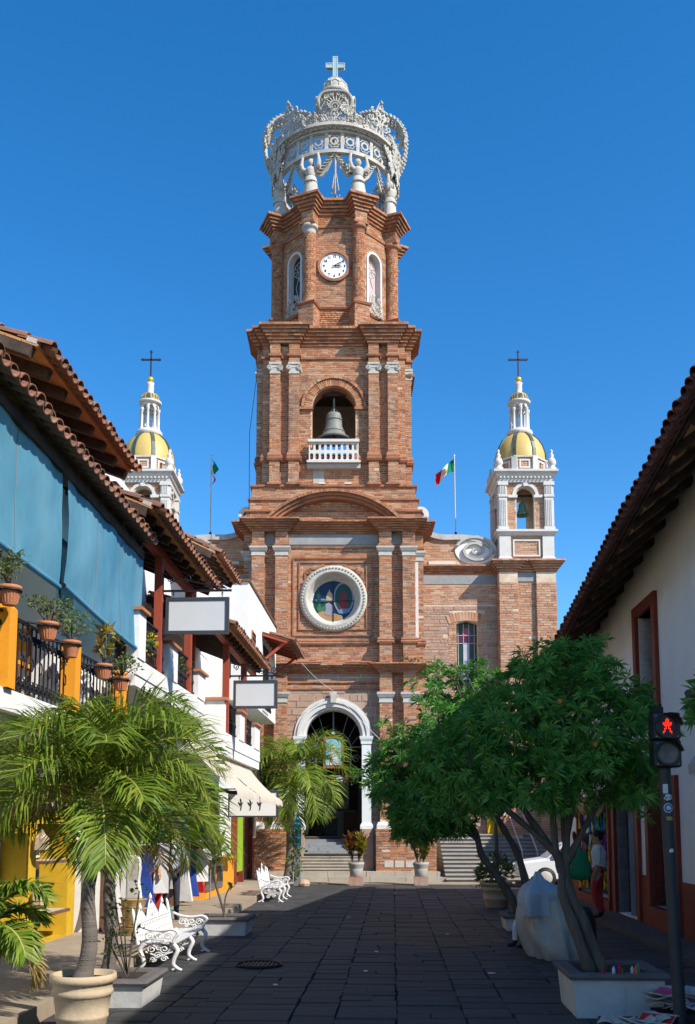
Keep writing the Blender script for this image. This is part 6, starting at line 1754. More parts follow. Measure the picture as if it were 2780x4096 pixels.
# red plinth and frames
segs = [(8.95,12.0),(13.7,15.4),(17.35,17.85),(19.95,20.25),(23.75,SE)]
for a, b in segs:
    mb = MB(); mb.box(WT-.03,WT-.001,a,b,.1,.95); mb.build('plinth', 'red_trim', RR)
def frame(s0, s1, z0, z1, w_=.2, d=.07, sill=True):
    for q in ((s0-w_,s0,z0,z1+w_),(s1,s1+w_,z0,z1+w_),(s0,s1,z1,z1+w_)):
        mb = MB(); mb.box(WT-d,WT+.28,q[0],q[1],q[2],q[3]); mb.build('window_frame' if z0 > .3 else 'door_frame', 'red_trim', RR)
    if sill: mb = MB(); mb.box(WT-d-.02,WT+.05,s0-w_,s1+w_,max(.1,z0-.35) if z0 < 1 else z0-w_,z0); mb.build('sill', 'red_trim', RR)
frame(15.62,17.12,.45,2.42); frame(18.05,19.75,.12,2.3,sill=False); frame(12.1,13.6,.95,2.45); frame(16.45,17.55,3.7,5.6)
frame(20.4,23.6,.3,2.35,w_=.14)
for a, b, z0, z1 in ((15.62,17.12,.45,2.42),(12.1,13.6,.95,2.45)):
    mb = MB(); mb.box(WT+.16,WT+.18,a,b,z0,z1); g = mb.build('shop_pane', 'glass_shop', RR)
    mb = MB(); mb.box(WT+.12,WT+.2,a,b,z0,z0+.06); mb.build('glazing_bar', 'black', RR)
mb = MB(); mb.box(WT+.145,WT+.155,15.75,16.15,.55,.95); nt_ = mb.build('notice', 'print_white', RR); 
mb = MB(); mb.box(WT+.138,WT+.144,15.8,16.1,.57,.66); mb.build('notice_band', 'cloth_pink', nt_)
for k in range(3): mb = MB(); mb.box(WT+.138,WT+.144,15.8,16.05-.04*k,.72+.06*k,.74+.06*k); mb.build('notice_line', 'print_black', nt_)
mb = MB(); mb.box(WT+.2,WT+.25,18.05,19.75,.12,2.3); mb.build('doorway', 'black', RR)
mb = MB(); mb.beam((WT+.05,18.95,1.2),(WT+.3,18.75,1.2),.05,2.15,up=(0,0,1)); od = mb.build('open_door', 'frieze_grey', RR)
mb = MB(); mb.box(WT+.1,WT+.13,18.1,18.8,.14,2.28); mb.build('door_leaf', 'glass_shop', RR)
mb = MB(); mb.box(WT+.25,WT+.3,16.45,17.55,3.7,5.6); mb.build('shutter', 'red_trim', RR)
iron_rail(RR, (WT-.04,16.5), (WT-.04,17.5), 3.72, 4.3, gap=.12)
# roof
roof(RR, 3.5, 5.6, 9.0, 25.2, wz(9)-.76, wz(9)+.89, rafters=.74, me=TILED, drop=.125, rw=.10, rh=.10, rmat='dark_wood', bmat='tile_dark', courses=2, boards=False, mortar=False, overhang=.22)
b0 = BASE[RR.name]
# clay tiles seen from below between the rafters, on battens
zf = lambda t, s: (wz(9)-.76) + 1.65*(t-3.5)/2.1 - .125*(s-9)
al = V3((0,1,-.125)).normalized(); upv = V3((2.1,0,1.65)).normalized(); nv_ = upv.cross(al); nv_ = nv_ if nv_.z > 0 else -nv_
for t in (3.6,3.95,4.3):
    mb = MB(); mb.beam(V3((t,9,zf(t,9)-.025)), V3((t,25.2,zf(t,25.2)-.025)), .07, .03, up=nv_); mb.build('batten', 'dark_wood', RR)
random.seed(4)
pm = bpy.data.meshes.new('soffit_tile'); q = MB(); q.obox((0,0,0),(.5,0,0),(0,.5,0),(0,0,.5)); pm.from_pydata(q.v, [], q.f); pm.materials.append(M['board'])
for k in range(int(16/.21)):
    s = 9.1+.21*k
    for t in (3.66,3.99):
        o = V3((t+.16,s,zf(t+.16,s)-.018-.004*(k%2)))-b0
        X = al; Y = upv; Z = nv_
        m = Matrix(((X.x,Y.x,Z.x,o.x),(X.y,Y.y,Z.y,o.y),(X.z,Y.z,Z.z,o.z),(0,0,0,1))) @ Matrix.Diagonal((.19,.31,.016,1))
        share('soffit_tile', pm, RR, m)
mb = MB()
HN = thing('added_shade_house', 'plain white house added out of view beside the deep eaved house to shade the street', 'building', (6.5,2.5,.1), 'S')  # unseen block added; its height sets the shadow edge on the near street
mb = MB(); mb.box(4.5,9.5,-6,8.85,.1,7.3); mb.build('wall', 'plaster_grey', HN); mb = MB(); mb.box(4.44,9.56,-6.06,8.91,7.3,7.4); mb.build('coping', 'terracotta', HN); mb = MB(); mb.box(4.46,4.499,-6,8.85,.1,.95); mb.build('plinth', 'red_trim', HN)
mb = MB()
# box lamp and bracket on the wall
t = thing('wall_lamp', 'grey half-round box lamp on the white wall beside traffic light', 'lamp', (4.3,13.7,2.55), 'S')
mb = MB(); mb.extr([(WT-.0,13.2,2.55),(WT-.3,13.2,2.55),(WT-.3,13.2,2.68),(WT-.22,13.2,2.8),(WT-.1,13.2,2.86),(WT-.0,13.2,2.87)], (0,.7,0)); mb.build('lamp_body', 'trim_grey', t)
mb = MB(); mb.box(WT-.28,WT-.03,13.24,13.86,2.53,2.552); mb.build('diffuser', 'print_white', t)
t = thing('iron_bracket', 'thin black scrolled iron bracket on the white wall behind traffic light', 'bracket', (4.5,11.8,3.1), 'S')
mb = MB(); mb.tube([(WT,11.8,3.05),(WT-1.1,11.8,3.05)], .018, 5); f = Fr((0,11.8,0),(1,0,0),(0,0,1),(0,-1,0)); mb.tube(spiral(f,(WT-.3,3.16),.1,1.4,0,16,1,.2), .01, 4); mb.tube(spiral(f,(WT-.75,3.14),.08,1.4,0,16,-1,.2), .01, 4); mb.build('arm', 'iron', t)
t = thing('cable_bracket', 'rusty iron rod with cable clamp fixed high on white wall', 'bracket', (4.4,13.2,4.6), 'S')
mb = MB(); mb.tube([(4.44,13.3,4.6),(4.44,13.3,5.35)], .02, 5); mb.build('rod', 'cross_iron', t); mb = MB(); mb.tube([(4.44,13.3,5.05),(4.47,13.1,4.8),(4.5,12.9,4.72)], .02, 5); mb.lathe([(0,-.04),(.04,0),(0,.04)], (4.44,13.33,5.06), 8); mb.build('clamp', 'trim_grey', t)
# souvenir stall in the open bay: hats, bags, hanging textiles, each its own
random.seed(21)
cl = ['cloth_red','cloth_green','cloth_yellow','cloth_pink','cloth_blue','cloth_orange','cloth_cream','cloth_purple','wicker','cloth_white','cloth_teal','cloth_black']
ITEM = ['red','green','yellow','pink','blue','orange','cream','purple','straw coloured','white','teal','black']
PLACE = ['by the door frame','near the tree trunk','low over the sill','high under the lintel','in the middle of the stall','beside the far jamb']
for i in range(46):
    s = 20.5 + 3.0*(i % 16)/15 + random.uniform(-.06,.06); z = .42 + .62*(i//16) + random.uniform(-.05,.1)
    k = random.randrange(12); d = random.uniform(.0,.12); h = random.uniform(.35,.6); w_ = random.uniform(.08,.16)
    mb = MB(); rows = []
    for j in range(6):
        zz = z + h*(1-j/5); ww = w_*(.6+.5*j/5); rows.append([(WT-.02-d+.02*math.sin(j*2+q*2), s+ww*(q/3-.5), zz+.01*math.sin(q*3+j)) for q in range(4)])
    vs = [p for r in rows for p in r]; mb.add(vs, [(a*4+q,a*4+q+1,(a+1)*4+q+1,(a+1)*4+q) for a in range(5) for q in range(3)], 0, True)
    vs2 = [(x+.025,y,zz) for x,y,zz in vs]; mb.add(vs2, [(a*4+q,(a+1)*4+q,(a+1)*4+q+1,a*4+q+1) for a in range(5) for q in range(3)], 0, True)
    mb.build('hanging_textile', cl[k], None, 'S', (WT-.02,s,z), label='%s woven textile hanging in the souvenir stall %s' % (ITEM[k], PLACE[(i*5+i//16)%6]), cat='textile', group='textiles in the souvenir stall')
for i, (s, z) in enumerate(((20.7,2.2),(21.3,2.3),(22.0,2.25),(22.7,2.3),(23.3,2.2),(23.5,1.5),(23.4,1.2))):
    mb = MB(); mb.lathe([(.2,-.02),(.21,0),(.11,.02),(.10,.12),(.06,.15),(0,.155)], (0,0,0), 14)
    o = mb.build('straw_hat', 'wicker' if i < 5 else 'brown_wood', None, 'S', (0,0,0), label=('straw hat hanging under the lintel of the souvenir stall' if i < 5 else 'brown straw hat on the far jamb of the souvenir stall, %s one' % ('upper' if i == 5 else 'lower')), cat='hat', group='hats in the souvenir stall')
    o.location = wloc((WT-.12,s,z),'S'); o.rotation_euler = (R(10*i),R(-70),R(20*i))
# ================================================================ PLANTS
def frond(mb_l, mb_r, base, az, L, rise, droop, rd, npairs=62, lw=.0088, ll=.48, twist=0):
    """one feather leaf: arched rachis and hanging leaflets"""
    d = V3((math.cos(az), math.sin(az), 0)); side = V3((-d.y, d.x, 0)); base = V3(base)
    pts = []; n = 16
    p = base.copy(); ang = rise
    for i in range(n+1):
        pts.append(p.copy())
        p = p + (d*math.cos(ang) + V3((0,0,1))*math.sin(ang))*(L/n); ang -= droop/n*(.5+1.0*i/n)
    mb_r.tube(pts, [.016*(1-.85*i/n) for i in range(n+1)], 5)
    for k in range(npairs):
        t = .10+.90*k/(npairs-1); x = t*n; i = min(int(x), n-1); q = pts[i].lerp(pts[i+1], x-i); tang = (pts[i+1]-pts[i]).normalized()
        up = side.cross(tang); up = up if up.z > 0 else -up
        l = L*ll*(math.sin(PI*(.12+.80*t))**.7)*rd.uniform(.85,1.12)
        for s in (1,-1):
            fw = .55+.6*t
            e = (side*s*1.0 + tang*fw*rd.uniform(.8,1.3) + up*rd.uniform(-.25,.75)).normalized()
            m1 = q + e*(l*.5); e2 = (e + V3((0,0,-1))*rd.uniform(.2,1.1)).normalized(); tip = m1 + e2*(l*.5)
            wv = (tang - e*tang.dot(e)).normalized()*lw*rd.uniform(.8,1.2)
            mb_l.add([q-wv*.4, q+wv*.4, m1+wv, m1-wv, tip], [(0,1,2,3),(3,2,4)])
def palm(lab, base, top, fr, nf, L, seed, r0=.075, r1=.05, rises=(1.25,-.35), dry=0, fruit=False, group='palms along the left pavement', npairs=72, lw=.0088):
    T = thing('palm_tree', lab, 'palm tree', base, fr, group); rd = random.Random(seed)
    b = V3(base); t = V3(top); mid = b.lerp(t,.5)+V3((rd.uniform(-.03,.03),0,0))
    pts = [b.lerp(t, i/14)+V3((.03*math.sin(i*.5),0,0))*(1 if i not in (0,14) else 0) for i in range(15)]
    mb = MB(); mb.tube(pts, [r0*(1.25 if i == 0 else 1)-(r0-r1)*i/14+.003*(i%2) for i in range(15)], 12); trunk = mb.build('trunk', 'palm_trunk', T)
    mb = MB()
    for i in range(26):
        x_ = (i+1)/28*14; i0 = min(int(x_),13); c = pts[i0].lerp(pts[i0+1], x_-i0); rr = r0-(r0-r1)*(i+1)/28+.001; mb.tube([c+V3((rr*math.cos(a),rr*math.sin(a),0)) for a in [2*PI*q/10 for q in range(10)]], .0045, 4, True)
    mb.build('trunk_rings', 'palm_trunk', trunk)
    cs = L*(.42 if L < 1.6 else .28); crown = t + V3((0,0,cs))
    mb = MB(); mb.tube([t-V3((0,0,.03)), t.lerp(crown,.3), t.lerp(crown,.8), crown+V3((0,0,.1))], [r1*1.15,r1*1.35,r1*.9,r1*.4], 10); mb.build('crownshaft', 'palm_rachis', T)
    for k in range(nf):
        az = k*2.39996+rd.uniform(-.2,.2); q = k/(nf-1); rise = rises[0]+(rises[1]-rises[0])*q
        ml, mr = MB(), MB(); frond(ml, mr, crown+V3((0,0,.06-.1*q)), az, L*rd.uniform(.88,1.1), rise+rd.uniform(-.1,.1), 1.25+.9*(1-q)*.9+rd.uniform(-.15,.2), rd, npairs, lw)
        fo = ml.build('frond', 'palm_dry' if k >= nf-dry else 'palm_leaf', T); mr.build('rachis', 'palm_rachis', fo)
    if fruit:
        mb = MB()
        for k in range(60):
            c = t + V3((.2+rd.gauss(0,.08), rd.gauss(-.12,.07), -.02+rd.gauss(0,.06))); mb.lathe([(0,-.022),(.022,0),(0,.022)], c, 5)
        mb.build('fruit_cluster', 'cloth_red', T)
        mb = MB()
        for k in range(26):
            mb.tube([t+V3((.04,-.04,.12)), t+V3((.12+rd.gauss(0,.05),-.12+rd.gauss(0,.04),.2)), t+V3((.2+rd.gauss(0,.09),-.14+rd.gauss(0,.06),.02))], .006, 3)
        mb.build('fruit_stalk', 'palm_dry', T)
    return T
palm('large palm with feathery fronds in the sand-coloured pot before yellow portal', (-2.70,8.45,.50), (-2.62,8.45,1.62), 'S', 26, 1.18, 21, rises=(1.52,-.1), dry=1)
palm('palm with darker trunk standing in white concrete box beside the big pot palm', (-3.02,10.25,.25), (-2.98,10.25,1.60), 'S', 25, 1.34, 8, rises=(1.52,-.2), dry=1)
palm('slender fruiting palm beside the church steps and teal post', (-3.26,29.9,.15), (-3.08,29.9,3.05), 'S', 21, 1.9, 12, r0=.14, r1=.10, rises=(1.3,-.75), fruit=True, npairs=60, lw=.017)
palm('small palm at the foot of the pavement, cut by the sand-coloured pot', (-2.56,6.1,.12), (-2.54,6.1,.98), 'S', 9, .46, 15, r0=.04, r1=.035, rises=(1.2,-.3), dry=1, lw=.011)
# Mexican oleander: whorls of narrow leaves
def whorl(mb, c, ax, rd, L, n, w_):
    ax = ax.normalized(); x = ax.orthogonal().normalized(); y = ax.cross(x)
    for k in range(n):
        a = 2.39996*k+rd.uniform(-.2,.2); el = rd.uniform(-.35,1.0)
        e = ((x*math.cos(a)+y*math.sin(a))*math.cos(el)+ax*math.sin(el)).normalized(); s = e.cross(ax)
        if s.length < 1e-3: continue
        s.normalize(); l = L*rd.uniform(.75,1.15); dn = V3((0,0,-1))*l*.14*math.cos(el); m = c+e*(l*.55)+V3((0,0,.03*l)); tip = c+e*l+dn*1.5
        mb.add([c, m+s*w_, tip, m-s*w_], [(0,1,2),(0,2,3)])
def oleander(lab, base, fr, trunks, lobes, nw, L, w_, seed, flowers=10, twigs=30):
    T = thing('oleander_tree', lab, 'tree', base, fr, 'oleander trees along the right pavement'); rd = random.Random(seed)
    mb = MB()
    for pts, r in trunks:
        q = smoothp(pts, 4); n = len(q); mb.tube(q, [r[0]+(r[1]-r[0])*i/(n-1)*(1)+.006*math.sin(i*1.7) for i in range(n)], 9)
    trunk = mb.build('trunk', 'bark', T)
    tw = MB(); lv = MB(); ends = [V3(p[-1]) for p, r in trunks]
    tot = sum(l[1][0]*l[1][1]*l[1][2] for l in lobes)**1
    fl = []
    for c, rr, share_ in lobes:
        c = V3(c)
        for k in range(int(nw*share_)):
            d = V3((rd.gauss(0,1), rd.gauss(0,1), rd.gauss(0,1))).normalized()
            rad = (1-.5*rd.random()**2.0); lump = 1+.42*mnoise.noise(V3((d.x,d.y,d.z))*2.6+c+V3((seed,0,0)))
            if rd.random() < .06: rad *= rd.uniform(1.05,1.28)
            if mnoise.noise((c+V3((d.x*rr[0],d.y*rr[1],d.z*rr[2]))*rad)*(2.6 if L < .15 else 1.7)+V3((9,seed,2))) < -.16: continue
            p = c+V3((d.x*rr[0],d.y*rr[1],d.z*rr[2]))*rad*lump
            ax = (d*.8+V3((rd.gauss(0,.35),rd.gauss(0,.35),rd.gauss(0,.3)+.35)))
            whorl(lv, p, ax, rd, L*rd.uniform(.75,1.15), 21, w_)
            if rad > .93 and rd.random() < .12: fl.append(p+ax.normalized()*L*.4)
        for k in range(int(twigs*share_)):
            d = V3((rd.gauss(0,1), rd.gauss(0,1), rd.gauss(0,.7)+.3)).normalized(); p = c+V3((d.x*rr[0],d.y*rr[1],d.z*rr[2]))*.85
            s = min(ends, key=lambda e: (e-p).length); m = s.lerp(p,.5)+V3((rd.gauss(0,.05),rd.gauss(0,.05),-.05)); tw.tube([s,m,p], [.022*L/.12,.013*L/.12,.005*L/.12], 5)
    tw.build('branches', 'bark', trunk)
    lv.build('crown', 'oleander_leaf', T)
    for p in fl[:flowers]:
        f = MB(); f.lathe([(0,-.03),(.02,-.01),(.03,.02),(.02,.02),(0,0)], p, 6); f.build('flower', 'flower_orange', T)
    return T
oleander('oleander tree with twin leaning trunks in white concrete box by traffic light', (1.95,9.85,.4), 'S',
    [([(1.93,9.8,.38),(1.80,9.85,.8),(1.70,9.9,1.12),(1.68,9.9,1.45),(1.45,9.95,1.8),(1.2,10.0,2.2)],(.062,.03)),
     ([(2.06,9.85,.38),(1.90,9.88,.85),(1.77,9.9,1.15),(1.74,9.92,1.5),(1.80,9.92,1.95),(1.95,9.95,2.4)],(.062,.03)),
     ([(1.69,9.9,1.35),(1.62,9.85,1.7),(1.6,9.8,2.2)],(.045,.022)), ([(1.75,9.9,1.45),(2.0,9.95,1.9),(2.25,10.0,2.3)],(.042,.02)), ([(1.68,9.9,1.5),(1.3,9.9,1.85),(.95,10.0,2.15)],(.04,.02)), ([(1.75,9.92,1.6),(1.72,10.05,2.1),(1.7,10.1,2.6)],(.035,.018))],
    [((2.0,9.95,2.85),(.70,.75,.64),.34),((1.25,10.0,2.62),(.66,.7,.56),.28),((1.75,10.0,3.35),(.58,.6,.42),.16),((.75,10.2,2.45),(.5,.5,.48),.14),((2.15,9.6,2.35),(.45,.4,.28),.08),((1.5,9.7,2.22),(.5,.42,.26),.10),((2.35,9.9,2.25),(.36,.4,.3),.06)], 1750, .128, .0058, 5, 9, 60)
oleander('oleander tree with wide crown hiding the church stairs, crooked trunks in low box', (2.2,17.5,.25), 'S',
    [([(2.24,17.4,.22),(2.05,17.4,.6),(1.80,17.45,1.0),(1.58,17.5,1.3),(1.45,17.5,1.75),(1.0,17.5,2.4),(.6,17.5,2.9)],(.085,.04)),
     ([(2.45,17.6,.2),(2.38,17.6,.75),(2.22,17.6,1.35),(2.0,17.6,1.75),(1.8,17.6,2.2),(1.7,17.6,3.0)],(.08,.04)),
     ([(1.5,17.5,1.6),(.8,17.4,2.1),(.2,17.4,2.5)],(.05,.025)), ([(1.9,17.6,2.0),(2.4,17.6,2.6),(2.8,17.6,3.2)],(.05,.025))],
    [((.9,17.4,2.9),(1.2,1.1,1.15),.36),((.3,17.3,2.5),(.8,.8,.9),.26),((1.9,17.6,3.3),(1.2,1.1,1.1),.24),((1.2,17.5,4.2),(.75,.7,.6),.14),((.6,17.2,2.0),(.75,.7,.42),.14)], 1800, .18, .0088, 9, 8, 60)
oleander('oleander branch reaching in from beside the traffic light, tree mostly outside view', (3.3,9.0,.1), 'S',
    [([(3.35,9.0,.1),(3.32,9.0,1.2),(3.3,9.0,2.3),(3.2,9.0,2.7)],(.06,.03)), ([(3.2,9.0,2.6),(2.95,9.0,2.9),(2.75,9.05,3.05)],(.02,.008))],
    [((3.25,9.0,2.98),(.30,.35,.32),.6),((2.92,9.05,2.98),(.18,.2,.20),.4)], 120, .15, .009, 13, 2, 14)
# croton tubs on stone blocks at the church steps
def rosette(mb, c, rd, n, L, w_, up=.5):
    for k in range(n):
        a = 2.39996*k; el = rd.uniform(.05,1.2); e = V3((math.cos(a)*math.cos(el), math.sin(a)*math.cos(el), math.sin(el)*up+.25)).normalized()
        s = e.cross(V3((0,0,1))).normalized(); l = L*rd.uniform(.7,1.15); p = V3(c)+V3((0,0,rd.uniform(-.1,.1)))
        m = p+e*l*.5+V3((0,0,.04*l)); tip = p+e*l-V3((0,0,.1*l))
        mb.add([p-s*w_*.2, p+s*w_*.2, m+s*w_, tip, m-s*w_], [(0,1,2,4),(4,2,3)])
def tub(lab, t, s, seed, red_l):
    T = thing('croton_tub', lab, 'potted plant', (t,s,0), 'S', 'croton tubs on the church steps'); rd = random.Random(seed)
    mb = MB(); mb.box(t-.22,t+.22,s-.2,s+.24,0,.27); mb.build('stone_block', 'rubble', T)
    mb = MB(); mb.lathe([(.17,.27),(.19,.29),(.215,.5),(.21,.52),(.225,.54),(.235,.62),(.25,.64),(.25,.71),(.22,.71),(.2,.66),(0,.66)], (t,s,0), 20); mb.build('pot', 'pot_grey', T)
    mb = MB(); mb.lathe([(0,.66),(.2,.665),(0,.68)], (t,s,0), 12); mb.build('soil', 'soil', T)
    for (dx, m, n0) in ((-.2,'croton_red' if red_l else 'croton',11),(.13,'croton',15)):
        lv = MB(); sm = MB()
        for k in range(n0):
            c = V3((t+dx+rd.uniform(-.1,.12), s+rd.uniform(-.12,.12), .95+rd.uniform(0,.5))); sm.tube([(t+dx*.5,s,.67), c], .010, 4); rosette(lv, c, rd, 18, .30, .042, .8)
        fo = lv.build('foliage', m, T); sm.build('stem', 'bark', fo)
tub('grey tub of orange and yellow croton beside the church doorway steps', -1.16, 30.4, 31, True)
tub('grey tub of dark red and green croton before the brick plinth', .86, 30.5, 33, True)
# big ribbed pots
def big_pot(lab, t, s, z0, r, h, m, seed, plant):
    T = thing('ribbed_pot', lab, 'plant pot', (t,s,z0), 'S')
    pr = [(r*.70,0),(r*.74,.02*h),(r*.80,.30*h),(r*.84,.32*h),(r*.84,.36*h),(r*.82,.38*h),(r*.90,.66*h),(r*.97,.68*h),(r*.97,.74*h),(r*.93,.77*h),(r*.94,.86*h),(r*1.05,.88*h),(r*1.07,.93*h),(r*1.05,h),(r*.93,h),(r*.88,.9*h),(0,.9*h)]
    mb = MB(); mb.lathe([(a,z0+b) for a,b in pr], (t,s,0), 28); mb.build('pot', m, T)
    mb = MB(); mb.lathe([(0,z0+.9*h),(r*.9,z0+.905*h),(0,z0+.95*h)], (t,s,0), 14); mb.build('soil', 'soil', T)
    if plant:
        lv = MB(); leaf_cluster(lv, (t,s,z0+h+.25), .42, 420, .13, .026, seed); leaf_cluster(lv, (t-.2,s,z0+h+.12), .3, 200, .11, .024, seed+1); lv.build('foliage', 'shrub', T)
        mb = MB(); mb.tube([(t+.02,s,z0+h*.9),(t+.03,s,z0+h+.6),(t+.0,s,z0+h+1.6)], [.055,.05,.04], 8); mb.build('trunk', 'palm_trunk', T)
big_pot('wide ribbed sand-coloured pot holding the large palm, lower left pavement', -2.70, 8.45, 0, .27, .54, 'pot_sand', 1, False)
big_pot('ribbed sandy pot with leafy shrub behind the crooked tree trunks', 2.33, 22.3, 0, .35, .56, 'pot_sand', 4, True)
# concrete planter boxes
def planter(lab, t0, t1, s0, s1, h):
    T = thing('concrete_planter', lab, 'planter', ((t0+t1)/2,(s0+s1)/2,0), 'S', 'white concrete planter boxes')
    mb = MB(); tp = .03
    mb.add([(t0+tp,s0+tp,0),(t1-tp,s0+tp,0),(t1-tp,s1-tp,0),(t0+tp,s1-tp,0),(t0,s0,h-.06),(t1,s0,h-.06),(t1,s1,h-.06),(t0,s1,h-.06)], [(0,1,5,4),(1,2,6,5),(2,3,7,6),(3,0,4,7),(4,5,6,7),(3,2,1,0)]); mb.build('box', 'concrete_white', T)
    mb = MB(); mb.sweep([(t0,s0),(t1,s0),(t1,s1),(t0,s1)], [(-.02,h-.065),(.03,h-.06),(.045,h-.03),(.03,h),(-.09,h),(-.1,h-.05)], True); mb.build('cap', 'concrete_cap', T)
    mb = MB(); mb.box(t0+.08,t1-.08,s0+.08,s1-.08,h-.058,h-.03); mb.build('soil', 'soil', T)
planter('white concrete planter box with dark cap holding the twin-trunk tree', 1.70, 2.56, 9.45, 10.35, .42)
planter('low white concrete planter box under the crooked tree by tarp', 1.95, 2.65, 17.2, 18.0, .27)
planter('low white concrete planter box holding the second palm', -3.28, -2.50, 9.75, 10.6, .28)
planter('long low concrete planter box with thin sapling between the two benches', -3.28, -2.45, 16.2, 17.0, .30)
T = thing('sapling', 'thin curved sapling with few broad leaves in low concrete box', 'sapling', (-2.9,16.5,.27), 'S')
mb = MB(); mb.tube(smoothp([(-2.86,16.5,.27),(-2.92,16.5,.5),(-3.03,16.5,.85),(-3.05,16.5,1.15),(-2.98,16.5,1.35)],3), .02, 6); mb.tube(smoothp([(-2.87,16.5,.3),(-2.86,16.5,.6),(-2.78,16.5,.8)],3), .013, 6); mb.build('stem', 'bark', T)
lv = MB(); rd = random.Random(4); rosette(lv, (-2.98,16.5,1.4), rd, 18, .38, .05, .9); rosette(lv, (-3.05,16.5,1.2), rd, 10, .3, .045, .8); rosette(lv, (-2.78,16.5,.82), rd, 6, .2, .03, 1.0); lv.build('foliage', 'shrub', T)
T = thing('climbing_shrub', 'small straggly shrub at the foot of the second palm trunk', 'shrub', (-2.75,10.0,.28), 'S')
lv = MB(); st = MB()
for k in range(8):
    e = V3((-2.72+rd.uniform(-.2,.2),9.95+rd.uniform(-.15,.15),.45+.1*k)); st.tube([(-2.72,9.95,.27), e], .008, 4); leaf_cluster(lv, e, .1, 12, .06, .02, k+300)
st.build('stem', 'bark', T); lv.build('foliage', 'shrub', T)
T = thing('vine', 'leafy vine climbing beside the fruiting palm trunk', 'plant', (-3.0,29.8,.15), 'S')
lv = MB(); st = MB(); st.tube([(-3.0,29.8,.15),(-2.98,29.8,1.0),(-3.02,29.8,1.9)], .015, 5)
for k in range(9): leaf_cluster(lv, (-3.0+.15*math.sin(k*2),29.75,.4+.17*k), .16, 20, .11, .04, k+400)
st.build('stem', 'bark', T); lv.build('foliage', 'shrub', T)
lv = MB(); 
for k in range(5): leaf_cluster(lv, (2.45+.15*k,32.9,7.53), .1, 22, .09, .025, k+500)
lv.build('ledge_weeds', 'shrub', CH)
# ================================================================ STREET THINGS
# ---- cast iron benches
def bench(lab, t, s0, s1):
    T = thing('iron_bench', lab, 'bench', (t,(s0+s1)/2,0), 'S', 'white cast iron benches'); T.scale = (1.0,1.0,.78); f = Fr((t,s0,0),(0,1,0),(0,0,1),(1,0,0)); L = s1-s0
    for k in range(6):
        d = -.02-.075*k; mb = MB(); c0 = f.p(0,.44-.004*k,d+.36); c1 = f.p(L,.44-.004*k,d+.36); mb.beam(c0, c1, .055, .022); mb.build('seat_slat', 'cast_white', T)
    for u in (0, L/2, L):
        mb = MB()
        for (x0, sgn) in ((.36,1),(-.06,-1)):
            pts = smoothp([(x0-.03*sgn,.43),(x0+.03*sgn,.33),(x0-.01*sgn,.2),(x0-.02*sgn,.1),(x0+.05*sgn,.03),(x0+.09*sgn,.015)],3)
            mb.tube([f.p(u,z,x) for x,z in pts], [.034-.012*i/(len(pts)-1) for i in range(len(pts))], 7)
            mb.tube([f.p(u,.06,x0+.02*sgn), f.p(u,.015,x0-.03*sgn)], .02, 6)
        g = Fr(f.p(u,0,0), f.N, f.V, f.U)
        for cx_, cz_, r, dd in ((.06,.34,.07,1),(.22,.34,.07,-1),(.14,.24,.06,1),(.08,.18,.045,-1),(.22,.19,.05,1),(.15,.36,.05,1)): mb.tube(spiral(g,(cx_,cz_),r,1.5,0,14,dd,.2), .011, 5)
        mb.tube([f.p(u,.30,-.02), f.p(u,.22,.15), f.p(u,.30,.33)], .014, 5)
        mb.build('leg_frame', 'cast_white', T)
    for u, e in ((0,-1),(L,1)):
        mb = MB(); pts = smoothp([(-.10,.72),(.02,.66),(.18,.64),(.33,.66),(.40,.60),(.36,.53),(.34,.45)],3)
        mb.tube([f.p(u+e*.03,z,x) for x,z in pts], .022, 6); g = Fr(f.p(u+e*.03,0,0), f.N, f.V, f.U)
        for cx_, cz_, r, dd in ((.04,.55,.075,1),(.17,.55,.07,-1),(.28,.55,.06,1),(.10,.48,.04,1),(.22,.47,.04,-1)): mb.tube(spiral(g,(cx_,cz_),r,1.6,0,14,dd,.2), .012, 5)
        mb.build('armrest', 'cast_white', T)
    bk = MB(); g = Fr(f.p(0,0,-.06), f.U, V3((0,0,1))-f.N*.14, f.N)
    bk.tube([g.p(0,.46), g.p(L,.46)], .02, 6); bk.tube([g.p(0,.74), g.p(L,.74)], .018, 6)
    for u in (0,L): bk.tube([g.p(u,.42), g.p(u,.95), g.p(u,1.0)], [.026,.022,.006], 6)
    n = 22
    for k in range(n):
        u = L*(k+.5)/n; bk.tube([g.p(u-.03,.46), g.p(u+.03,.60), g.p(u-.03,.74)], .011, 4); bk.tube([g.p(u+.03,.46), g.p(u-.03,.60), g.p(u+.03,.74)], .011, 4); bk.tube(spiral(g,(u,.6),.035,1,0,9,1,.3), .009, 4)
    bk.build('back_panel', 'cast_white', T)
    for c, h, w_ in ((L*.18,.22,.26),(L*.5,.34,.34),(L*.82,.22,.26)):
        cr = MB()
        for e in (1,-1):
            for (a, b, r) in ((.30,.10,.30),(.62,.12,.24),(.22,.38,.24),(.48,.36,.18),(.12,.62,.16),(.30,.60,.12)): cr.tube(spiral(g,(c+e*a*w_,.74+b*h),r*w_*.8,1.5,0,14,e,.25), .013, 5)
            cr.tube([g.p(c+e*w_,.74), g.p(c+e*w_*.5,.74+h*.55), g.p(c,.74+h)], [.016,.014,.010], 5)
        cr.lathe([(0,0),(.03,.02),(.02,.07),(0,.12)], g.p(c,.72+h), 7); cr.build('crest', 'cast_white', T)
bench('white cast iron bench with lacy back beside the pots and drain grate', -3.12, 12.3, 14.15)
bench('white cast iron bench with pointed back near the church steps and red doorway', -3.10, 23.4, 25.2)
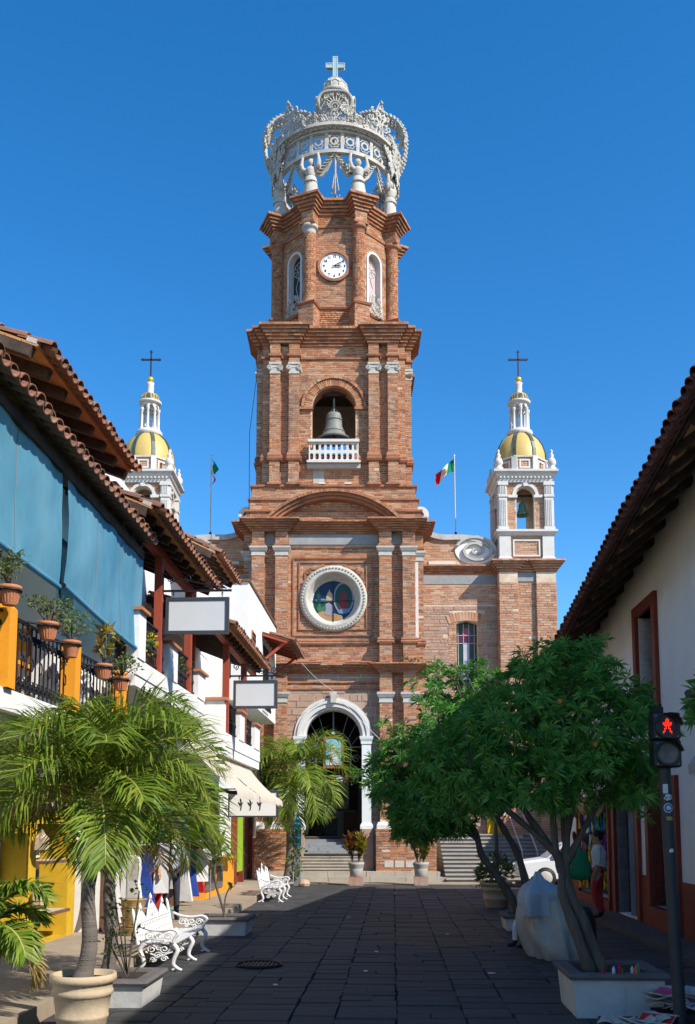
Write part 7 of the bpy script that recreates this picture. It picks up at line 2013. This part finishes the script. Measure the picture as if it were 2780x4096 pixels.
# ---- traffic signal
TS = thing('traffic_light', 'black pedestrian light showing red figure on stickered dark pole', 'traffic light', (2.40,8.5,0), 'S')
mb = MB(); mb.tube([(2.42,8.5,0),(2.36,8.5,2.36)], .053, 16); mb.build('pole', 'pole_dark', TS)
mb = MB(); mb.lathe([(.11,0),(.11,.015),(.06,.03)], (2.42,8.5,0), 16); mb.build('base_plate', 'pole_dark', TS)
hx = 2.375
def head(z0, lensm, lit):
    mb = MB(); h = .235
    mb.sweep([(hx-.115,8.42),(hx+.115,8.42),(hx+.115,8.58),(hx-.115,8.58)], [(-.012,z0),(0,z0+.012),(0,z0+h-.012),(-.012,z0+h)], True)
    mb.add([(hx-.105,8.43,z0+h),(hx+.105,8.43,z0+h),(hx+.105,8.57,z0+h),(hx-.105,8.57,z0+h),(hx-.105,8.43,z0),(hx+.105,8.43,z0),(hx+.105,8.57,z0),(hx-.105,8.57,z0)],[(0,1,2,3),(7,6,5,4)])
    o = mb.build('signal_head', 'black_gloss', TS); g = Fr((hx,8.42,z0+h/2),(1,0,0),(0,0,1),(0,-1,0))
    mb = MB(); ring_poly(mb, g, circ_poly(0,0,.104,28), circ_poly(0,0,.088,28), 0, .03, smooth=False); mb.build('lens_rim', 'black_gloss', o)
    v = MB(); vs = []
    for j in range(15):
        a = R(10)+R(160)*j/14
        for d in (0, .12): vs.append(g.p(.106*math.cos(a), .106*math.sin(a), d))
    v.add(vs, [(2*j,2*j+2,2*j+3,2*j+1) for j in range(14)], 0, True); v.add([tuple(V3(q)-g.V*.005) for q in vs], [(2*j,2*j+1,2*j+3,2*j+2) for j in range(14)], 0, True); v.build('visor', 'black_gloss', o)
    mb = MB(); mb.extr([g.p(u,w_,.004) for u,w_ in circ_poly(0,0,.088,28)], g.N*.008); mb.build('lens', lensm, o)
    if lit:
        dots = []
        for y in range(-5,6):
            for x in range(-4,5):
                px_, py = x*.0115, y*.0125
                if (math.hypot(px_, py-.052) < .014) or (abs(px_) < .026 and -.005 < py < .038 and not (abs(px_) > .02 and py > .035)) or (py <= -.005 and py > -.07 and abs(abs(px_)-(.008+(-py)*.42)) < .009) or (abs(abs(px_)-.036) < .006 and -.0 < py < .03): dots.append((px_,py))
        mb = MB()
        for px_, py in dots: mb.lathe([(0,.002),(.0048,0),(.0048,-.002)], g.p(px_,py,.016), 6, axis=Matrix.Rotation(R(90),3,'X'))
        mb.build('lit_figure', 'signal_red', o)
    for a in (-.09,.09):
        for b in (-.09,.09):
            mb = MB(); mb.lathe([(0,.004),(.006,.002),(.006,-.002)], g.p(a,b,.004), 6, axis=Matrix.Rotation(R(90),3,'X')); mb.build('screw', 'trim_grey', o)
head(2.555, 'glass_dark', True); head(2.315, 'lens_off', False)
mb = MB(); mb.box(hx-.11,hx-.02,8.44,8.56,2.79,2.84); mb.tube([(hx-.08,8.5,2.84),(hx-.08,8.5,2.86)], .02, 8); mb.tube([(hx-.03,8.5,2.84),(hx-.03,8.5,2.87)], .015, 8); mb.build('top_bracket', 'black', TS)
mb = MB(); mb.tube([(hx-.01,8.5,2.30),(hx-.02,8.5,2.36)], .06, 10); mb.build('collar', 'black', TS)
def sticker(z, w_, h_, m, shape='blob', a0=-PI/2, seed=1, inner=None, dt=0):
    rd = random.Random(seed); cx_ = 2.42-.06*z/2.36; r = .0545+dt; n = 14; mb = MB(); vs = []
    for j in range(n):
        a = 2*PI*j/n; k = 1 if shape == 'disc' else rd.uniform(.7,1.1)
        u = w_*math.cos(a)*k; v = h_*math.sin(a)*k
        if shape == 'strip': u = max(-w_, min(w_, 1.5*w_*math.cos(a))); v = max(-h_, min(h_, 1.5*h_*math.sin(a)))
        th = a0+u/r; vs.append((cx_+r*math.cos(th), 8.5+r*math.sin(th), z+v))
    c = (cx_+r*math.cos(a0), 8.5+r*math.sin(a0), z); mb.add(vs+[c], [(j,(j+1)%n,n) for j in range(n)], 0); return mb.build('sticker', m, TS)
sticker(2.13,.022,.04,'sticker_white','strip',-PI/2-.3,2); sticker(2.055,.04,.028,'sticker_white','blob',-PI/2+.1,5); sticker(1.965,.042,.042,'sticker_white','disc',-PI/2); sticker(1.965,.035,.035,'sticker_blue','disc',-PI/2,dt=.0012); sticker(1.965,.026,.024,'sticker_white','blob',-PI/2,7,dt=.0024); sticker(1.875,.034,.022,'sticker_gold','blob',-PI/2+.1,9); sticker(1.6,.022,.02,'sticker_white','blob',-PI/2+.05,11)
# ---- newspapers by the pole
NB = thing('news_crate', 'low black crate carrying newspapers at the foot of the traffic light', 'crate', (2.0,8.6,0), 'S')
mb = MB(); mb.box(1.78,2.26,8.35,8.75,0,.16); mb.build('crate_body', 'black', NB)
for k in range(4):
    mb = MB(); mb.box(1.76+.17*k,1.78+.17*k-.005,8.335,8.349,.01,.15); mb.build('crate_slat', 'black_gloss', NB)
random.seed(77)
NS = ['folded flat','with curled corner','spread open','under the others','propped against pole','with coloured picture','half slid off','rolled','torn','leaning on the box']
for i in range(10):
    if i < 4: c = V3((1.9+.1*i, 8.5+random.uniform(-.08,.08), .165+.012*i))
    else: c = V3((2.62+random.uniform(-.16,.18), 9.25+random.uniform(-.3,.3), .12+.035*(i-4)))
    a = random.uniform(-1,1); w_, l = random.uniform(.13,.2), random.uniform(.1,.15); nx = 6; vs = []
    for j in range(nx+1):
        for q in (0,1):
            u = (j/nx-.5)*2*w_; v = (q-.5)*2*l; zz = .02*math.sin(j*1.1+i)+.03*(j/nx)**3
            for dz in (0,-.012): vs.append((c.x+u*math.cos(a)-v*math.sin(a), c.y+u*math.sin(a)+v*math.cos(a), c.z+zz+dz))
    mb = MB(); fs = []
    for j in range(nx): b = j*4; fs += [(b,b+4,b+6,b+2),(b+1,b+3,b+7,b+5),(b,b+1,b+5,b+4),(b+2,b+6,b+7,b+3)]
    fs += [(0,2,3,1),(nx*4,nx*4+1,nx*4+3,nx*4+2)]
    mb.add(vs, fs); o = mb.build('newspaper', 'paper', None, 'S', tuple(c), label='grey printed newspaper %s in the pile by the traffic light pole' % NS[i], cat='newspaper', group='newspapers by the traffic light')
    if i in (3,5,7,9):
        m2 = MB(); k = 2; m2.add([tuple(V3(vs[q])+V3((0,0,.004))) for q in (8,16,18,10)], [(0,1,2,3)]); m2.build('picture', ['cloth_red','cloth_blue','cloth_orange','cloth_pink'][i//2-1], o)
mb = MB(); mb.box(2.42,2.85,8.95,9.55,0,.11); mb.build('paper_stand', 'black', None, 'S', (2.63,9.25,0), label='low dark board under the pile of newspapers behind the pole', cat='stand')
CN = ['cloth_red','cloth_white','cloth_blue','cloth_red','cloth_green','cloth_white','cloth_orange','cloth_teal']
CL = ['red','white','blue','dark red','green','pale','orange','teal']
for i in range(8):
    t = 1.98+.045*i+.02*(i*3%4); s = 9.44+.025*(i*7%3)
    mb = MB(); hb = .02+.014*(i*5%4); mb.lathe([(.014,.42),(.016,.425),(.016,.43+hb),(.009,.44+hb),(.009,.45+hb),(0,.45+hb)], (t,s,0), 10)
    mb.build('trinket_bottle', CN[i], None, 'S', (t,s,.42), label='small %s bottle lined up on the planter cap by twin trunks%s' % (CL[i], ' end' if i in (0,7) else ''), cat='bottle', group='small goods on the planter cap')
# ---- tarpaulin over a cart
TP = thing('covered_cart', 'bulky cart wrapped in silver tarpaulin beside the leaning tree trunks', 'covered cart', (2.15,13.75,0), 'S')
def drape(zs, rad, cen, m, name, seed, fold=.06, n=90, nc=9):
    rd = random.Random(seed); mb = MB(); vs = []
    ctl = [(2*PI*(q+rd.uniform(-.28,.28))/nc, 1+fold*rd.uniform(-1,1), rd.uniform(-.5,.5), rd.uniform(-1,1)) for q in range(nc)]; ctl.append((ctl[0][0]+2*PI,)+ctl[0][1:])
    for i, z in enumerate(zs):
        q = i/(len(zs)-1)
        for j in range(n):
            a = ctl[0][0]+2*PI*j/n
            for c0, c1 in zip(ctl[:-1], ctl[1:]):
                if c0[0] <= a <= c1[0]+1e-9: break
            x = (a-c0[0])/(c1[0]-c0[0]); ridge = abs(2*x-1)            # crease at the control lines, slack cloth between
            sup = (abs(math.cos(a))**4+abs(math.sin(a))**4)**(-1/4)*.95
            k0 = c0[1]+c0[3]*.10*math.sin(q*4+c0[2]*6); k1 = c1[1]+c1[3]*.10*math.sin(q*4+c1[2]*6)
            k = k0+(k1-k0)*x - (.17+.10*math.sin(q*5+c0[2]*9))*(1-ridge)**.8 + .07*math.sin(q*7+a*2.3+seed)*(1-ridge) + .025*mnoise.noise(V3((math.cos(a)*3,math.sin(a)*3,z*5+seed)))
            vs.append((cen[i][0]+rad[i][0]*sup*math.cos(a)*k, cen[i][1]+rad[i][1]*sup*math.sin(a)*k, z+(.03*c0[2]*(1-q) if i else 0)))
    mb.add(vs, [(i*n+j,i*n+(j+1)%n,(i+1)*n+(j+1)%n,(i+1)*n+j) for i in range(len(zs)-1) for j in range(n)], 0, True)
    mb.add(vs[-n:], [tuple(range(n))]); return mb.build(name, m, TP)
zz = [.0,.04,.1,.16,.22,.28,.34,.4,.46,.52,.58,.64,.7,.76,.8]
def lerpk(x, ks): 
    for (x0,v0),(x1,v1) in zip(ks[:-1],ks[1:]):
        if x <= x1: q = (x-x0)/(x1-x0); return tuple(a+(b-a)*q for a,b in zip(v0,v1))
    return ks[-1][1]
KR = [(0,(.34,.46)),(.05,(.36,.48)),(.14,(.37,.49)),(.3,(.375,.49)),(.5,(.37,.49)),(.68,(.36,.47)),(.8,(.33,.44))]
KC = [(0,(2.24,13.8)),(.25,(2.17,13.8)),(.5,(2.12,13.8)),(.8,(2.12,13.8))]
drape(zz, [lerpk(z,KR) for z in zz], [lerpk(z,KC) for z in zz], 'tarp_silver', 'tarpaulin', 3, .17)
zz = [.60,.66,.72,.78,.84,.88,.92,.95,.98,1.01,1.04,1.08,1.12,1.16,1.18]
KR = [(.6,(.395,.51)),(.74,(.38,.49)),(.84,(.36,.46)),(.92,(.31,.41)),(.98,(.24,.33)),(1.03,(.15,.23)),(1.08,(.08,.12)),(1.18,(.03,.04))]
KC = [(.6,(2.12,13.8)),(.92,(2.10,13.8)),(1.03,(2.04,13.8)),(1.18,(2.02,13.8))]
drape(zz, [lerpk(z,KR) for z in zz], [lerpk(z,KC) for z in zz], 'tarp_blue', 'top_sheet', 6, .20)
mb = MB(); mb.lathe([(.15,.0),(.17,.1),(.15,.55),(.08,.7),(0,.72)], (2.62,13.6,0), 14); mb.build('black_sack', 'black', None, 'S', (2.62,13.6,0), label='black plastic sack leaning between the silver tarp and tree trunks', cat='sack')
random.seed(3)
for i, (t, s) in enumerate(((.05,26.6),(-.25,14.2),(-.35,12.3),(-1.35,11.2),(.9,16.5),(-.9,19.5),(1.2,12.2))):
    mb = MB(); a = random.uniform(0,3); pts = [(.05,0),(.03,.025),(-.02,.03),(-.055,.005),(-.03,-.025),(.02,-.02)]
    vs = [(t+x*math.cos(a)-y*math.sin(a), s+x*math.sin(a)+y*math.cos(a), .012+.006*(k%2)) for k,(x,y) in enumerate(pts)]
    mb.extr(vs, (0,0,.003)); mb.build('paper_scrap', 'print_white', None, 'S', (t,s,.01), label='small white scrap of paper lying on the dark paving', cat='litter', group='paper scraps on the street')
for i in range(40):
    t = random.uniform(1.0,3.7); s = random.uniform(9.2,20); a = random.uniform(0,6); l = random.uniform(.04,.07)
    mb = MB(); mb.add([(t,s,.012),(t+l*math.cos(a)+.01,s+l*math.sin(a),.02),(t+2*l*math.cos(a),s+2*l*math.sin(a),.013),(t+l*math.cos(a),s+l*math.sin(a)+.012,.016)], [(0,1,2,3)])
    mb.build('fallen_leaf', 'palm_dry', None, 'S', (t,s,.01), label='dry narrow leaf fallen on the paving below the oleanders', cat='leaf', group='fallen leaves under the oleanders')
# ---- info post, litter and small things
IP = thing('info_post', 'slim grey and teal information post beside the fruiting palm', 'post', (-2.97,30,.0), 'S')
mb = MB(); mb.box(-3.07,-2.87,29.95,30.1,0,1.2); mb.build('post_body', 'info_grey', IP); mb = MB(); mb.box(-3.08,-2.86,29.94,30.11,1.2,1.84); mb.extr([(-3.08,29.94,1.84),(-2.86,29.94,1.84),(-2.97,29.94,2.3)], (0,.17,0)); mb.build('teal_panel', 'info_teal', IP)
mb = MB()
mb.lathe([(0,0),(.16,.02),(.19,.1),(.13,.2),(0,.23)], (-2.72,29.6,0), 9, smooth=False); mb.build('pink_boulder', 'rubble', None, 'S', (-2.72,29.6,0), label='small pink boulder at the foot of the teal post', cat='rock')
# ---- white car at the street end
CAR = thing('parked_car', 'white car partly hidden behind the ribbed pot and tree trunks', 'car', (5.6,29.9,0), 'S')
cy = 29.9; bd = [(3.75,.35),(3.72,.55),(3.85,.72),(4.55,.82),(5.05,1.22),(5.5,1.38),(6.4,1.38),(7.0,1.15),(7.5,.92),(7.75,.8),(7.78,.4),(7.6,.28),(3.95,.28)]
mb = MB(); n = len(bd); vs = []
for (dy, k) in ((-.82,.0),(-.72,.06),(.72,.06),(.82,.0)):
    for x, z in bd: vs.append((x, cy+dy*(1 if z < .85 else .86), z+(k if z > .6 else 0)))
fs = [(r*n+i,r*n+(i+1)%n,(r+1)*n+(i+1)%n,(r+1)*n+i) for r in range(3) for i in range(n)] + [tuple(range(n)), tuple(range(3*n,4*n))[::-1]]
mb.add(vs, fs); mb.build('body', 'car_white', CAR)
mb = MB(); mb.add([(4.62,cy-.62,.92),(4.62,cy+.62,.92),(5.08,cy+.56,1.29),(5.08,cy-.56,1.29)], [(0,1,2,3)]); mb.build('windscreen', 'glass_dark', CAR)
for sgn in (-1,1):
    for a in ((4.85,5.75),(5.85,6.7)):
        mb = MB(); y0_ = cy+sgn*.722; mb.extr([(a[0]-(.0 if a[0] > 5 else .1),cy+sgn*.79,.9),(a[1],cy+sgn*.79,.9),(a[1]-.1,cy+sgn*.74,1.3),(a[0]+.25,cy+sgn*.74,1.3)], (0,sgn*.012,0)); mb.build('side_window', 'glass_dark', CAR)
    for x in (4.5,6.95):
        mb = MB(); A_ = Matrix.Rotation(R(90),3,'X'); mb.lathe([(.0,-.09),(.2,-.09),(.31,-.07),(.31,.07),(.2,.09),(0,.09)], (x,cy+sgn*.76,.31), 20, axis=A_); wh = mb.build('wheel', 'black', CAR)
        mb = MB(); mb.lathe([(0,-.1),(.19,-.1),(.2,-.092),(.2,.092),(.19,.1),(0,.1)], (x,cy+sgn*.76,.31), 14, axis=A_); mb.build('rim', 'trim_grey', wh)
    mb = MB(); mb.box(4.75,4.9,cy+sgn*.84-.06,cy+sgn*.84+.06,.92,1.02); mb.build('wing_mirror', 'car_white', CAR)
    mb = MB(); mb.box(3.70,3.80,cy+sgn*.55-.14,cy+sgn*.55+.14,.58,.7); mb.build('headlight', 'sticker_white', CAR)
# ---- a house closing the street end on the right
BH = thing('corner_house', 'white house with red plinth beyond the souvenir stall at street end', 'building', (7.5,36,0), 'S')
mb = MB(); mb.box(6.3,14,30.9,37,0,4.2); mb.build('wall', 'plaster_white', BH); mb = MB(); mb.box(6.26,14.04,30.86,37.04,0,.95); mb.build('plinth', 'red_trim', BH); mb = MB(); mb.box(6.2,14.1,30.8,37.1,4.2,4.35); mb.build('coping', 'terracotta', BH)
mb = MB(); mb.box(6.24,6.29,32,33,.95,2.4); mb.build('window', 'glass_dark', BH)
HR = thing('stair_handrail', 'pair of pinkish tube handrails on the sunlit side stairs', 'handrail', (6.0,33.2,0), 'C')
for x in (6.15,6.65):
    mb = MB(); mb.tube([(x,34.3,2.45),(x+.15,32.2,1.0)], .025, 6); mb.tube([(x,34.3,2.45),(x,34.3,1.5)], .022, 6); mb.tube([(x+.15,32.2,1.0),(x+.15,32.2,.2)], .022, 6); mb.build('rail', 'g_rose', HR)
mb = MB(); mb.extr([(5.5,34.5,1.57),(7.0,34.5,1.57),(7.0,34.5,2.0),(6.2,34.5,2.15),(5.5,34.5,2.1)], (0,.2,0)); mb.build('yellow_cloth_stall', 'cloth_yellow', None, 'C', (6.2,34.5,1.57), label='low stall draped in bright yellow cloth on the stair landing', cat='stall')
mb = MB(); mb.box(2.55,2.85,32.905,32.918,.95,1.35); mb.build('wall_plaque', 'trim_grey', CH)
for k in range(3): mb = MB(); mb.box(1.75+.36*k,2.05+.36*k,32.89,32.93,.45,.68); mb.build('patch_stone', 'stone_white', CH)
# ---- wire from the canopy to the keystone
mb = MB(); a = V3((-.5,33.2,6.52)); b = wloc((-3.1,31.0,7.3),'S'); mb.tube([a.lerp(b,i/12)+V3((0,0,-.10*math.sin(PI*i/12))) for i in range(13)], .009, 4); mb.build('wire', 'cloth_white', None, 'W', tuple(a), label='pale wire from the door keystone to the small tiled canopy', cat='wire')
mb = MB(); a = V3((-.5,33.2,6.5)); b = V3((2.2,31.0,3.6)); mb.tube([a.lerp(b,i/12)+V3((0,0,-.10*math.sin(PI*i/12))) for i in range(13)], .009, 4); mb.build('wire', 'cloth_white', None, 'W', tuple(a), label='pale wire from the door keystone down to the tree crown', cat='wire')
# ---- clothes for sale on the left
def shirt(lab, t, s, z, m, w_=.26, h=.62, rz=0, dress=False, group='clothes hung outside the left shops'):
    out = [(-.16,0),(-.5,-.06),(-.72,-.34),(-.56,-.42),(-.42,-.28),(-.44,-1),(.44,-1),(.42,-.28),(.56,-.42),(.72,-.34),(.5,-.06),(.16,0),(0,-.06)]
    if dress: out = [(-.14,0),(-.4,-.05),(-.42,-.2),(-.28,-.4),(-.62,-1),(.62,-1),(.28,-.4),(.42,-.2),(.4,-.05),(.14,0),(0,-.05)]
    mb = MB(); ca, sa = math.cos(rz), math.sin(rz); n = len(out); rd = random.Random(hash(lab)%999)
    fr_p = []; bk_p = []
    for x, y in out:
        wv = .03*math.sin(x*9+y*5+rd.random())
        for lst, d in ((fr_p,-.035),(bk_p,.035)):
            u = x*w_; v = d+wv; lst.append((t+u*ca-v*sa, s+u*sa+v*ca, z+y*h))
    mb.add(fr_p+bk_p, [tuple(range(n)), tuple(range(n,2*n))[::-1]] + [(i,(i+1)%n,(i+1)%n+n,i+n) for i in range(n)])
    o = mb.build('hanging_garment', m, None, 'S', (t,s,z), label=lab, cat='garment', group=group)
    mb = MB(); mb.tube([(t-.3*w_*ca,s-.3*w_*sa,z-.02),(t,s,z+.05),(t+.3*w_*ca,s+.3*w_*sa,z-.02)], .006, 4); mb.tube([(t,s,z+.05),(t,s,z+.12)], .005, 4); mb.build('hanger', 'iron', o)
cols = [('cloth_white','white'),('cloth_pink','pink'),('cloth_white','bright white'),('cloth_lime','lime green'),('cloth_red','red'),('cloth_teal','teal'),('cloth_white','plain white'),('cloth_orange','orange'),('cloth_blue','blue'),('cloth_cream','cream'),('cloth_white','loose white'),('cloth_green','green')]
wh = ['low rail near the counter','low rail by the man in check shirt','upper rail under the awning','upper rail near the portal','lower rail behind the bench','upper rail behind the bench','doorway near the counter','end of the low rail','row behind second palm','row behind the sapling','top row under cream awning','row by the orange counter']
for i in range(22):
    c = cols[(i*5)%12]; s = 15.4+.31*i; up = i % 2
    shirt('%s shirt hung on the %s' % (c[1], wh[(i+i//12)%12]), -4.15-.12*(i%3), s, 2.25 if up else 1.35, c[0], .30, .72 if i % 4 else 1.0, rz=.15*((i*3)%5-2), dress=(i % 4 == 0))
for k, z in ((0,2.42),(1,1.5)):
    mb = MB(); mb.tube([(-4.2,15.2,z),(-4.2,22.2,z)], .018, 6)
    for s in (15.2,18.7,22.2): mb.tube([(-4.2,s,.15),(-4.2,s,z)], .016, 6)
    mb.build('clothes_rail', 'trim_grey', None, 'S', (-4.2,18.7,.15), label='%s metal clothes rail outside the left shops' % ('high' if k == 0 else 'low'), cat='clothes rail')
mb = MB(); mb.box(-4.62,-4.55,28.2,29.2,.5,2.2); mb.build('green_curtain', 'cloth_lime', None, 'S', (-4.58,28.7,.5), label='lime green cloth hanging in the red-framed doorway', cat='curtain')
def sash(lab, s, t, cols_, z1):
    T = thing('draped_cloth', lab, 'cloth', (t,s,z1-1.5), 'S', 'striped cloths by the yellow portal')
    for k, m in enumerate(cols_):
        mb = MB(); vs = []; n = 14
        for i in range(n+1):
            q = i/n; w_ = .07+.02*math.sin(q*7+k)
            for e in (0,1): vs.append((t+.05*k+.03*math.sin(q*9+k*2), s+.12*k+w_*(e-.5)*2+.05*math.sin(q*4), z1-1.5*q))
        mb.add(vs, [(2*i,2*i+1,2*i+3,2*i+2) for i in range(n)], 0, True); mb.add([(x+.03,y,z) for x,y,z in vs], [(2*i,2*i+2,2*i+3,2*i+1) for i in range(n)], 0, True); mb.build('cloth_strip', m, T)
sash('long green and red cloths hanging beside the yellow portal', 15.25, -4.85, ['cloth_green','cloth_red','cloth_white'], 1.85)
shirt('long white dress hanging next to the red and green cloths', -4.6, 15.75, 1.85, 'cloth_white', .3, 1.6, .3, True)
T = thing('basket_stack', 'stack of woven baskets on the pavement behind the palms', 'baskets', (-4.0,14.9,.15), 'S')
for k in range(4): mb = MB(); mb.lathe([(.16,.15+.14*k),(.2,.27+.14*k),(.21,.28+.14*k),(.17,.27+.14*k)], (-4.0,14.9,0), 14); mb.build('basket', 'wicker', T)
for i, (m, c) in enumerate((('cloth_blue','blue'),('cloth_red','red'),('cloth_orange','orange'),('cloth_teal','teal'))):
    mb = MB(); mb.lathe([(.05,0),(.07,.05),(.065,.25),(.03,.32),(.03,.36),(0,.36)], (-3.75,15.3+.28*i,.15), 10); mb.build('bottle_toy', m, None, 'S', (-3.75,15.3+.28*i,.15), label='%s bottle-shaped toy standing on the pavement by the clothes' % c, cat='toy', group='toys on the left pavement')
# ================================================================ PEOPLE
def person(lab, fr, base, J, mats, h=1.65, rz=0, hair=True, pants='trousers_dark', shirt_='cloth_white', zsplit=.93, sleeve='shirt', shoe='black', prop=None):
    """J: joint positions in metres for a 1.65 m figure, facing -y"""
    T = thing('person', lab, 'person', base, fr, rz=rz); k = h/1.65
    mb = MB(); A = {n: V3(p) for n, p in J.items()}
    def tb(ns, rs, n=10, flat=1.0):
        pts = smoothp([tuple(A[q]) for q in ns], 3) if len(ns) > 2 else [A[q] for q in ns]
        m = len(pts); rr = []
        for i in range(m):
            x = i/(m-1)*(len(rs)-1); a = min(int(x), len(rs)-2); rr.append(rs[a]+(rs[a+1]-rs[a])*(x-a))
        mb.tube(pts, rr, n, flat=flat)
    tb(['pel','waist','chest','neck'], [.145,.135,.155,.07], 14)
    mb.tube([A['shL'],A['chest'],A['shR']], [.07,.12,.07], 10)
    tb(['neck','head'], [.055,.06]); mb.lathe([(0,-.115),(.06,-.10),(.085,-.03),(.09,.03),(.075,.085),(.04,.115),(0,.12)], A['head']+V3((0,0,.05)), 12)
    mb.lathe([(0,-.03),(.018,-.01),(.012,.02),(0,.03)], A['head']+V3((0,-.095,.03)), 6)
    for s in ('L','R'):
        tb(['sh'+s,'el'+s,'ha'+s], [.062,.045,.032]); tb(['hip'+s,'kn'+s,'an'+s], [.09,.062,.045]); mb.tube([A['an'+s], A['an'+s]+V3((0,-.06,-.05)), A['an'+s]+V3((0,-.15,-.055))], [.045,.045,.03], 8)
        ha = A['ha'+s]; d = (ha-A['el'+s]).normalized(); x = d.orthogonal().normalized()
        mb.tube([ha, ha+d*.07], [.034,.036], 8)
        for i in range(4): o = ha+d*.06+x*(.022*(i-1.5)); mb.tube([o, o+d*(.05+.01*(i in (1,2))), o+d*(.075+.012*(i in (1,2)))+V3((0,-.012,-.008))], [.010,.009,.006], 5)
        o = ha+d*.02+x*.03; mb.tube([o, o+x*.025+d*.03, o+x*.03+d*.055], [.011,.010,.007], 5)
    me = bpy.data.meshes.new('tmp'); me.from_pydata(mb.v, [], mb.f)
    ob = bpy.data.objects.new('tmp', me); col.objects.link(ob)
    rm = ob.modifiers.new('r', 'REMESH'); rm.mode = 'VOXEL'; rm.voxel_size = .014; sm = ob.modifiers.new('s', 'SMOOTH'); sm.iterations = 3
    ev = ob.evaluated_get(bpy.context.evaluated_depsgraph_get()); m2 = bpy.data.meshes.new_from_object(ev)
    bpy.data.objects.remove(ob); bpy.data.meshes.remove(me)
    for q in ('skin', shirt_, pants, shoe): m2.materials.append(M[q])
    hands = [A['haL'], A['haR']]; el = [A['elL'], A['elR']]; ank = [A['anL'], A['anR']]; hips = [A['hipL'], A['hipR'], A['knL'], A['knR']]
    for p in m2.polygons:
        c = p.center; idx = 0
        if min((c-a).length for a in ank) < .17 and c.z < min(a.z for a in ank)+.03: idx = 3
        elif (c-A['head']-V3((0,0,.04))).length < .15 or (c.z > A['neck'].z and (c-A['neck']).length < .09): idx = 0
        elif min((c-a).length for a in hands) < .17 or min((c-(a*.6+b*.4)).length for a, b in zip(hands, el)) < .09: idx = 0
        else:
            pel = A['pel']; leg = min((c-a).length for a in hips+ank+[(hips[0]+hips[2])/2,(hips[1]+hips[3])/2,(hips[2]+ank[0])/2,(hips[3]+ank[1])/2]) ; tor = min((c-a).length for a in (A['waist'],A['chest'],A['shL'],A['shR'],el[0],el[1],(A['shL']+el[0])/2,(A['shR']+el[1])/2))
            idx = 2 if leg < tor-.02 else 1
        p.material_index = idx; p.use_smooth = True
    o = bpy.data.objects.new('body', m2); col.objects.link(o); o.parent = T; o.scale = (k,)*3
    hm = MB(); hm.lathe([(.094,.0),(.10,.04),(.09,.095),(.05,.13),(0,.135)], (0,0,0), 14); hm.lathe([(.06,-.07),(.085,-.02),(.09,.02)], (0,.022,0), 14)
    s_ = BASE[T.name]; BASE[T.name] = V3((0,0,0)); hh = hm.build('hair', 'hair', T); BASE[T.name] = s_
    hh.location = (A['head']+V3((0,.012,.055)))*k; hh.scale = (k,)*3
    return T
STAND = dict(pel=(0,0,.90),waist=(0,0,1.05),chest=(0,-.01,1.25),neck=(0,0,1.41),head=(0,-.02,1.51),shL=(.17,0,1.35),shR=(-.17,0,1.35),elL=(.25,.02,1.08),elR=(-.25,.02,1.08),haL=(.25,-.06,.86),haR=(-.25,-.08,.86),hipL=(.085,0,.88),hipR=(-.085,0,.88),knL=(.10,-.02,.48),knR=(-.10,-.02,.48),anL=(.11,.02,.07),anR=(-.11,.02,.07))
def pose(**k): d = dict(STAND); d.update(k); return d
person('person in pale checked shirt and dark trousers standing among the hung clothes', 'S', (-4.0,17.4,.15), pose(haL=(.2,-.3,1.0), elL=(.26,-.06,1.08)), None, 1.62, rz=.5, shirt_='check_shirt')
person('person in red trousers and white top by the souvenir stall carrying a green bag', 'S', (3.95,18.9,.1), pose(haR=(-.34,-.14,.98), elR=(-.30,0,1.12), knL=(.12,-.1,.48)), None, 1.60, rz=-1.9, pants='trousers_red')
BG = thing('shopping_bag', 'large bright green bag held by the person in red trousers', 'bag', (3.55,18.75,.95), 'S')
mb = MB(); vs = []; n = 20; zs = [(.80,.06,.03),(.82,.19,.09),(.95,.21,.10),(1.12,.18,.09),(1.28,.12,.06),(1.38,.05,.03),(1.45,.02,.02)]
for z, a, b in zs:
    for j in range(n):
        q = 2*PI*j/n; k = 1+.07*math.sin(5*q+z*8); vs.append((3.55+a*math.cos(q)*k, 18.7+b*math.sin(q)*k, z))
mb.add(vs, [(i*n+j,i*n+(j+1)%n,(i+1)*n+(j+1)%n,(i+1)*n+j) for i in range(len(zs)-1) for j in range(n)], 0, True); mb.add(vs[:n], [tuple(range(n))[::-1]]); mb.build('bag_body', 'green_bag', BG)
mb = MB(); mb.tube([(3.5,18.7,1.42),(3.53,18.7,1.58),(3.6,18.7,1.60),(3.62,18.7,1.42)], .012, 5); mb.build('handle', 'green_bag', BG)
person('child in white shirt and dark shorts on the landing of the side stairs', 'C', (6.05,34.25,1.56), pose(haL=(.2,-.2,.95)), None, 1.12, rz=.3)
SEAT = dict(pel=(0,0,.42),waist=(0,-.02,.57),chest=(0,-.08,.76),neck=(0,-.12,.92),head=(0,-.16,1.02),shL=(.17,-.10,.87),shR=(-.17,-.10,.87),elL=(.22,-.22,.64),elR=(-.22,-.22,.64),haL=(.14,-.38,.56),haR=(-.14,-.38,.56),hipL=(.09,-.02,.42),hipR=(-.09,-.02,.42),knL=(.12,-.44,.46),knR=(-.13,-.44,.46),anL=(.12,-.46,.07),anR=(-.14,-.5,.07))
person('person in white trousers sitting bent behind the silver tarpaulin', 'S', (2.30,15.1,0), SEAT, None, 1.45, rz=-1.2, pants='cloth_white', shirt_='cloth_black')
mb = MB(); mb.box(2.06,2.58,14.9,15.35,0,.36); mb.build('low_stool', 'black', None, 'S', (2.36,14.98,0), label='low dark box used as a seat behind the tarpaulin', cat='stool')
# ---------------------------------------------------------------- bricks of the church last: they cover every stage
BK.finish(CH, 'brick', limit=300)
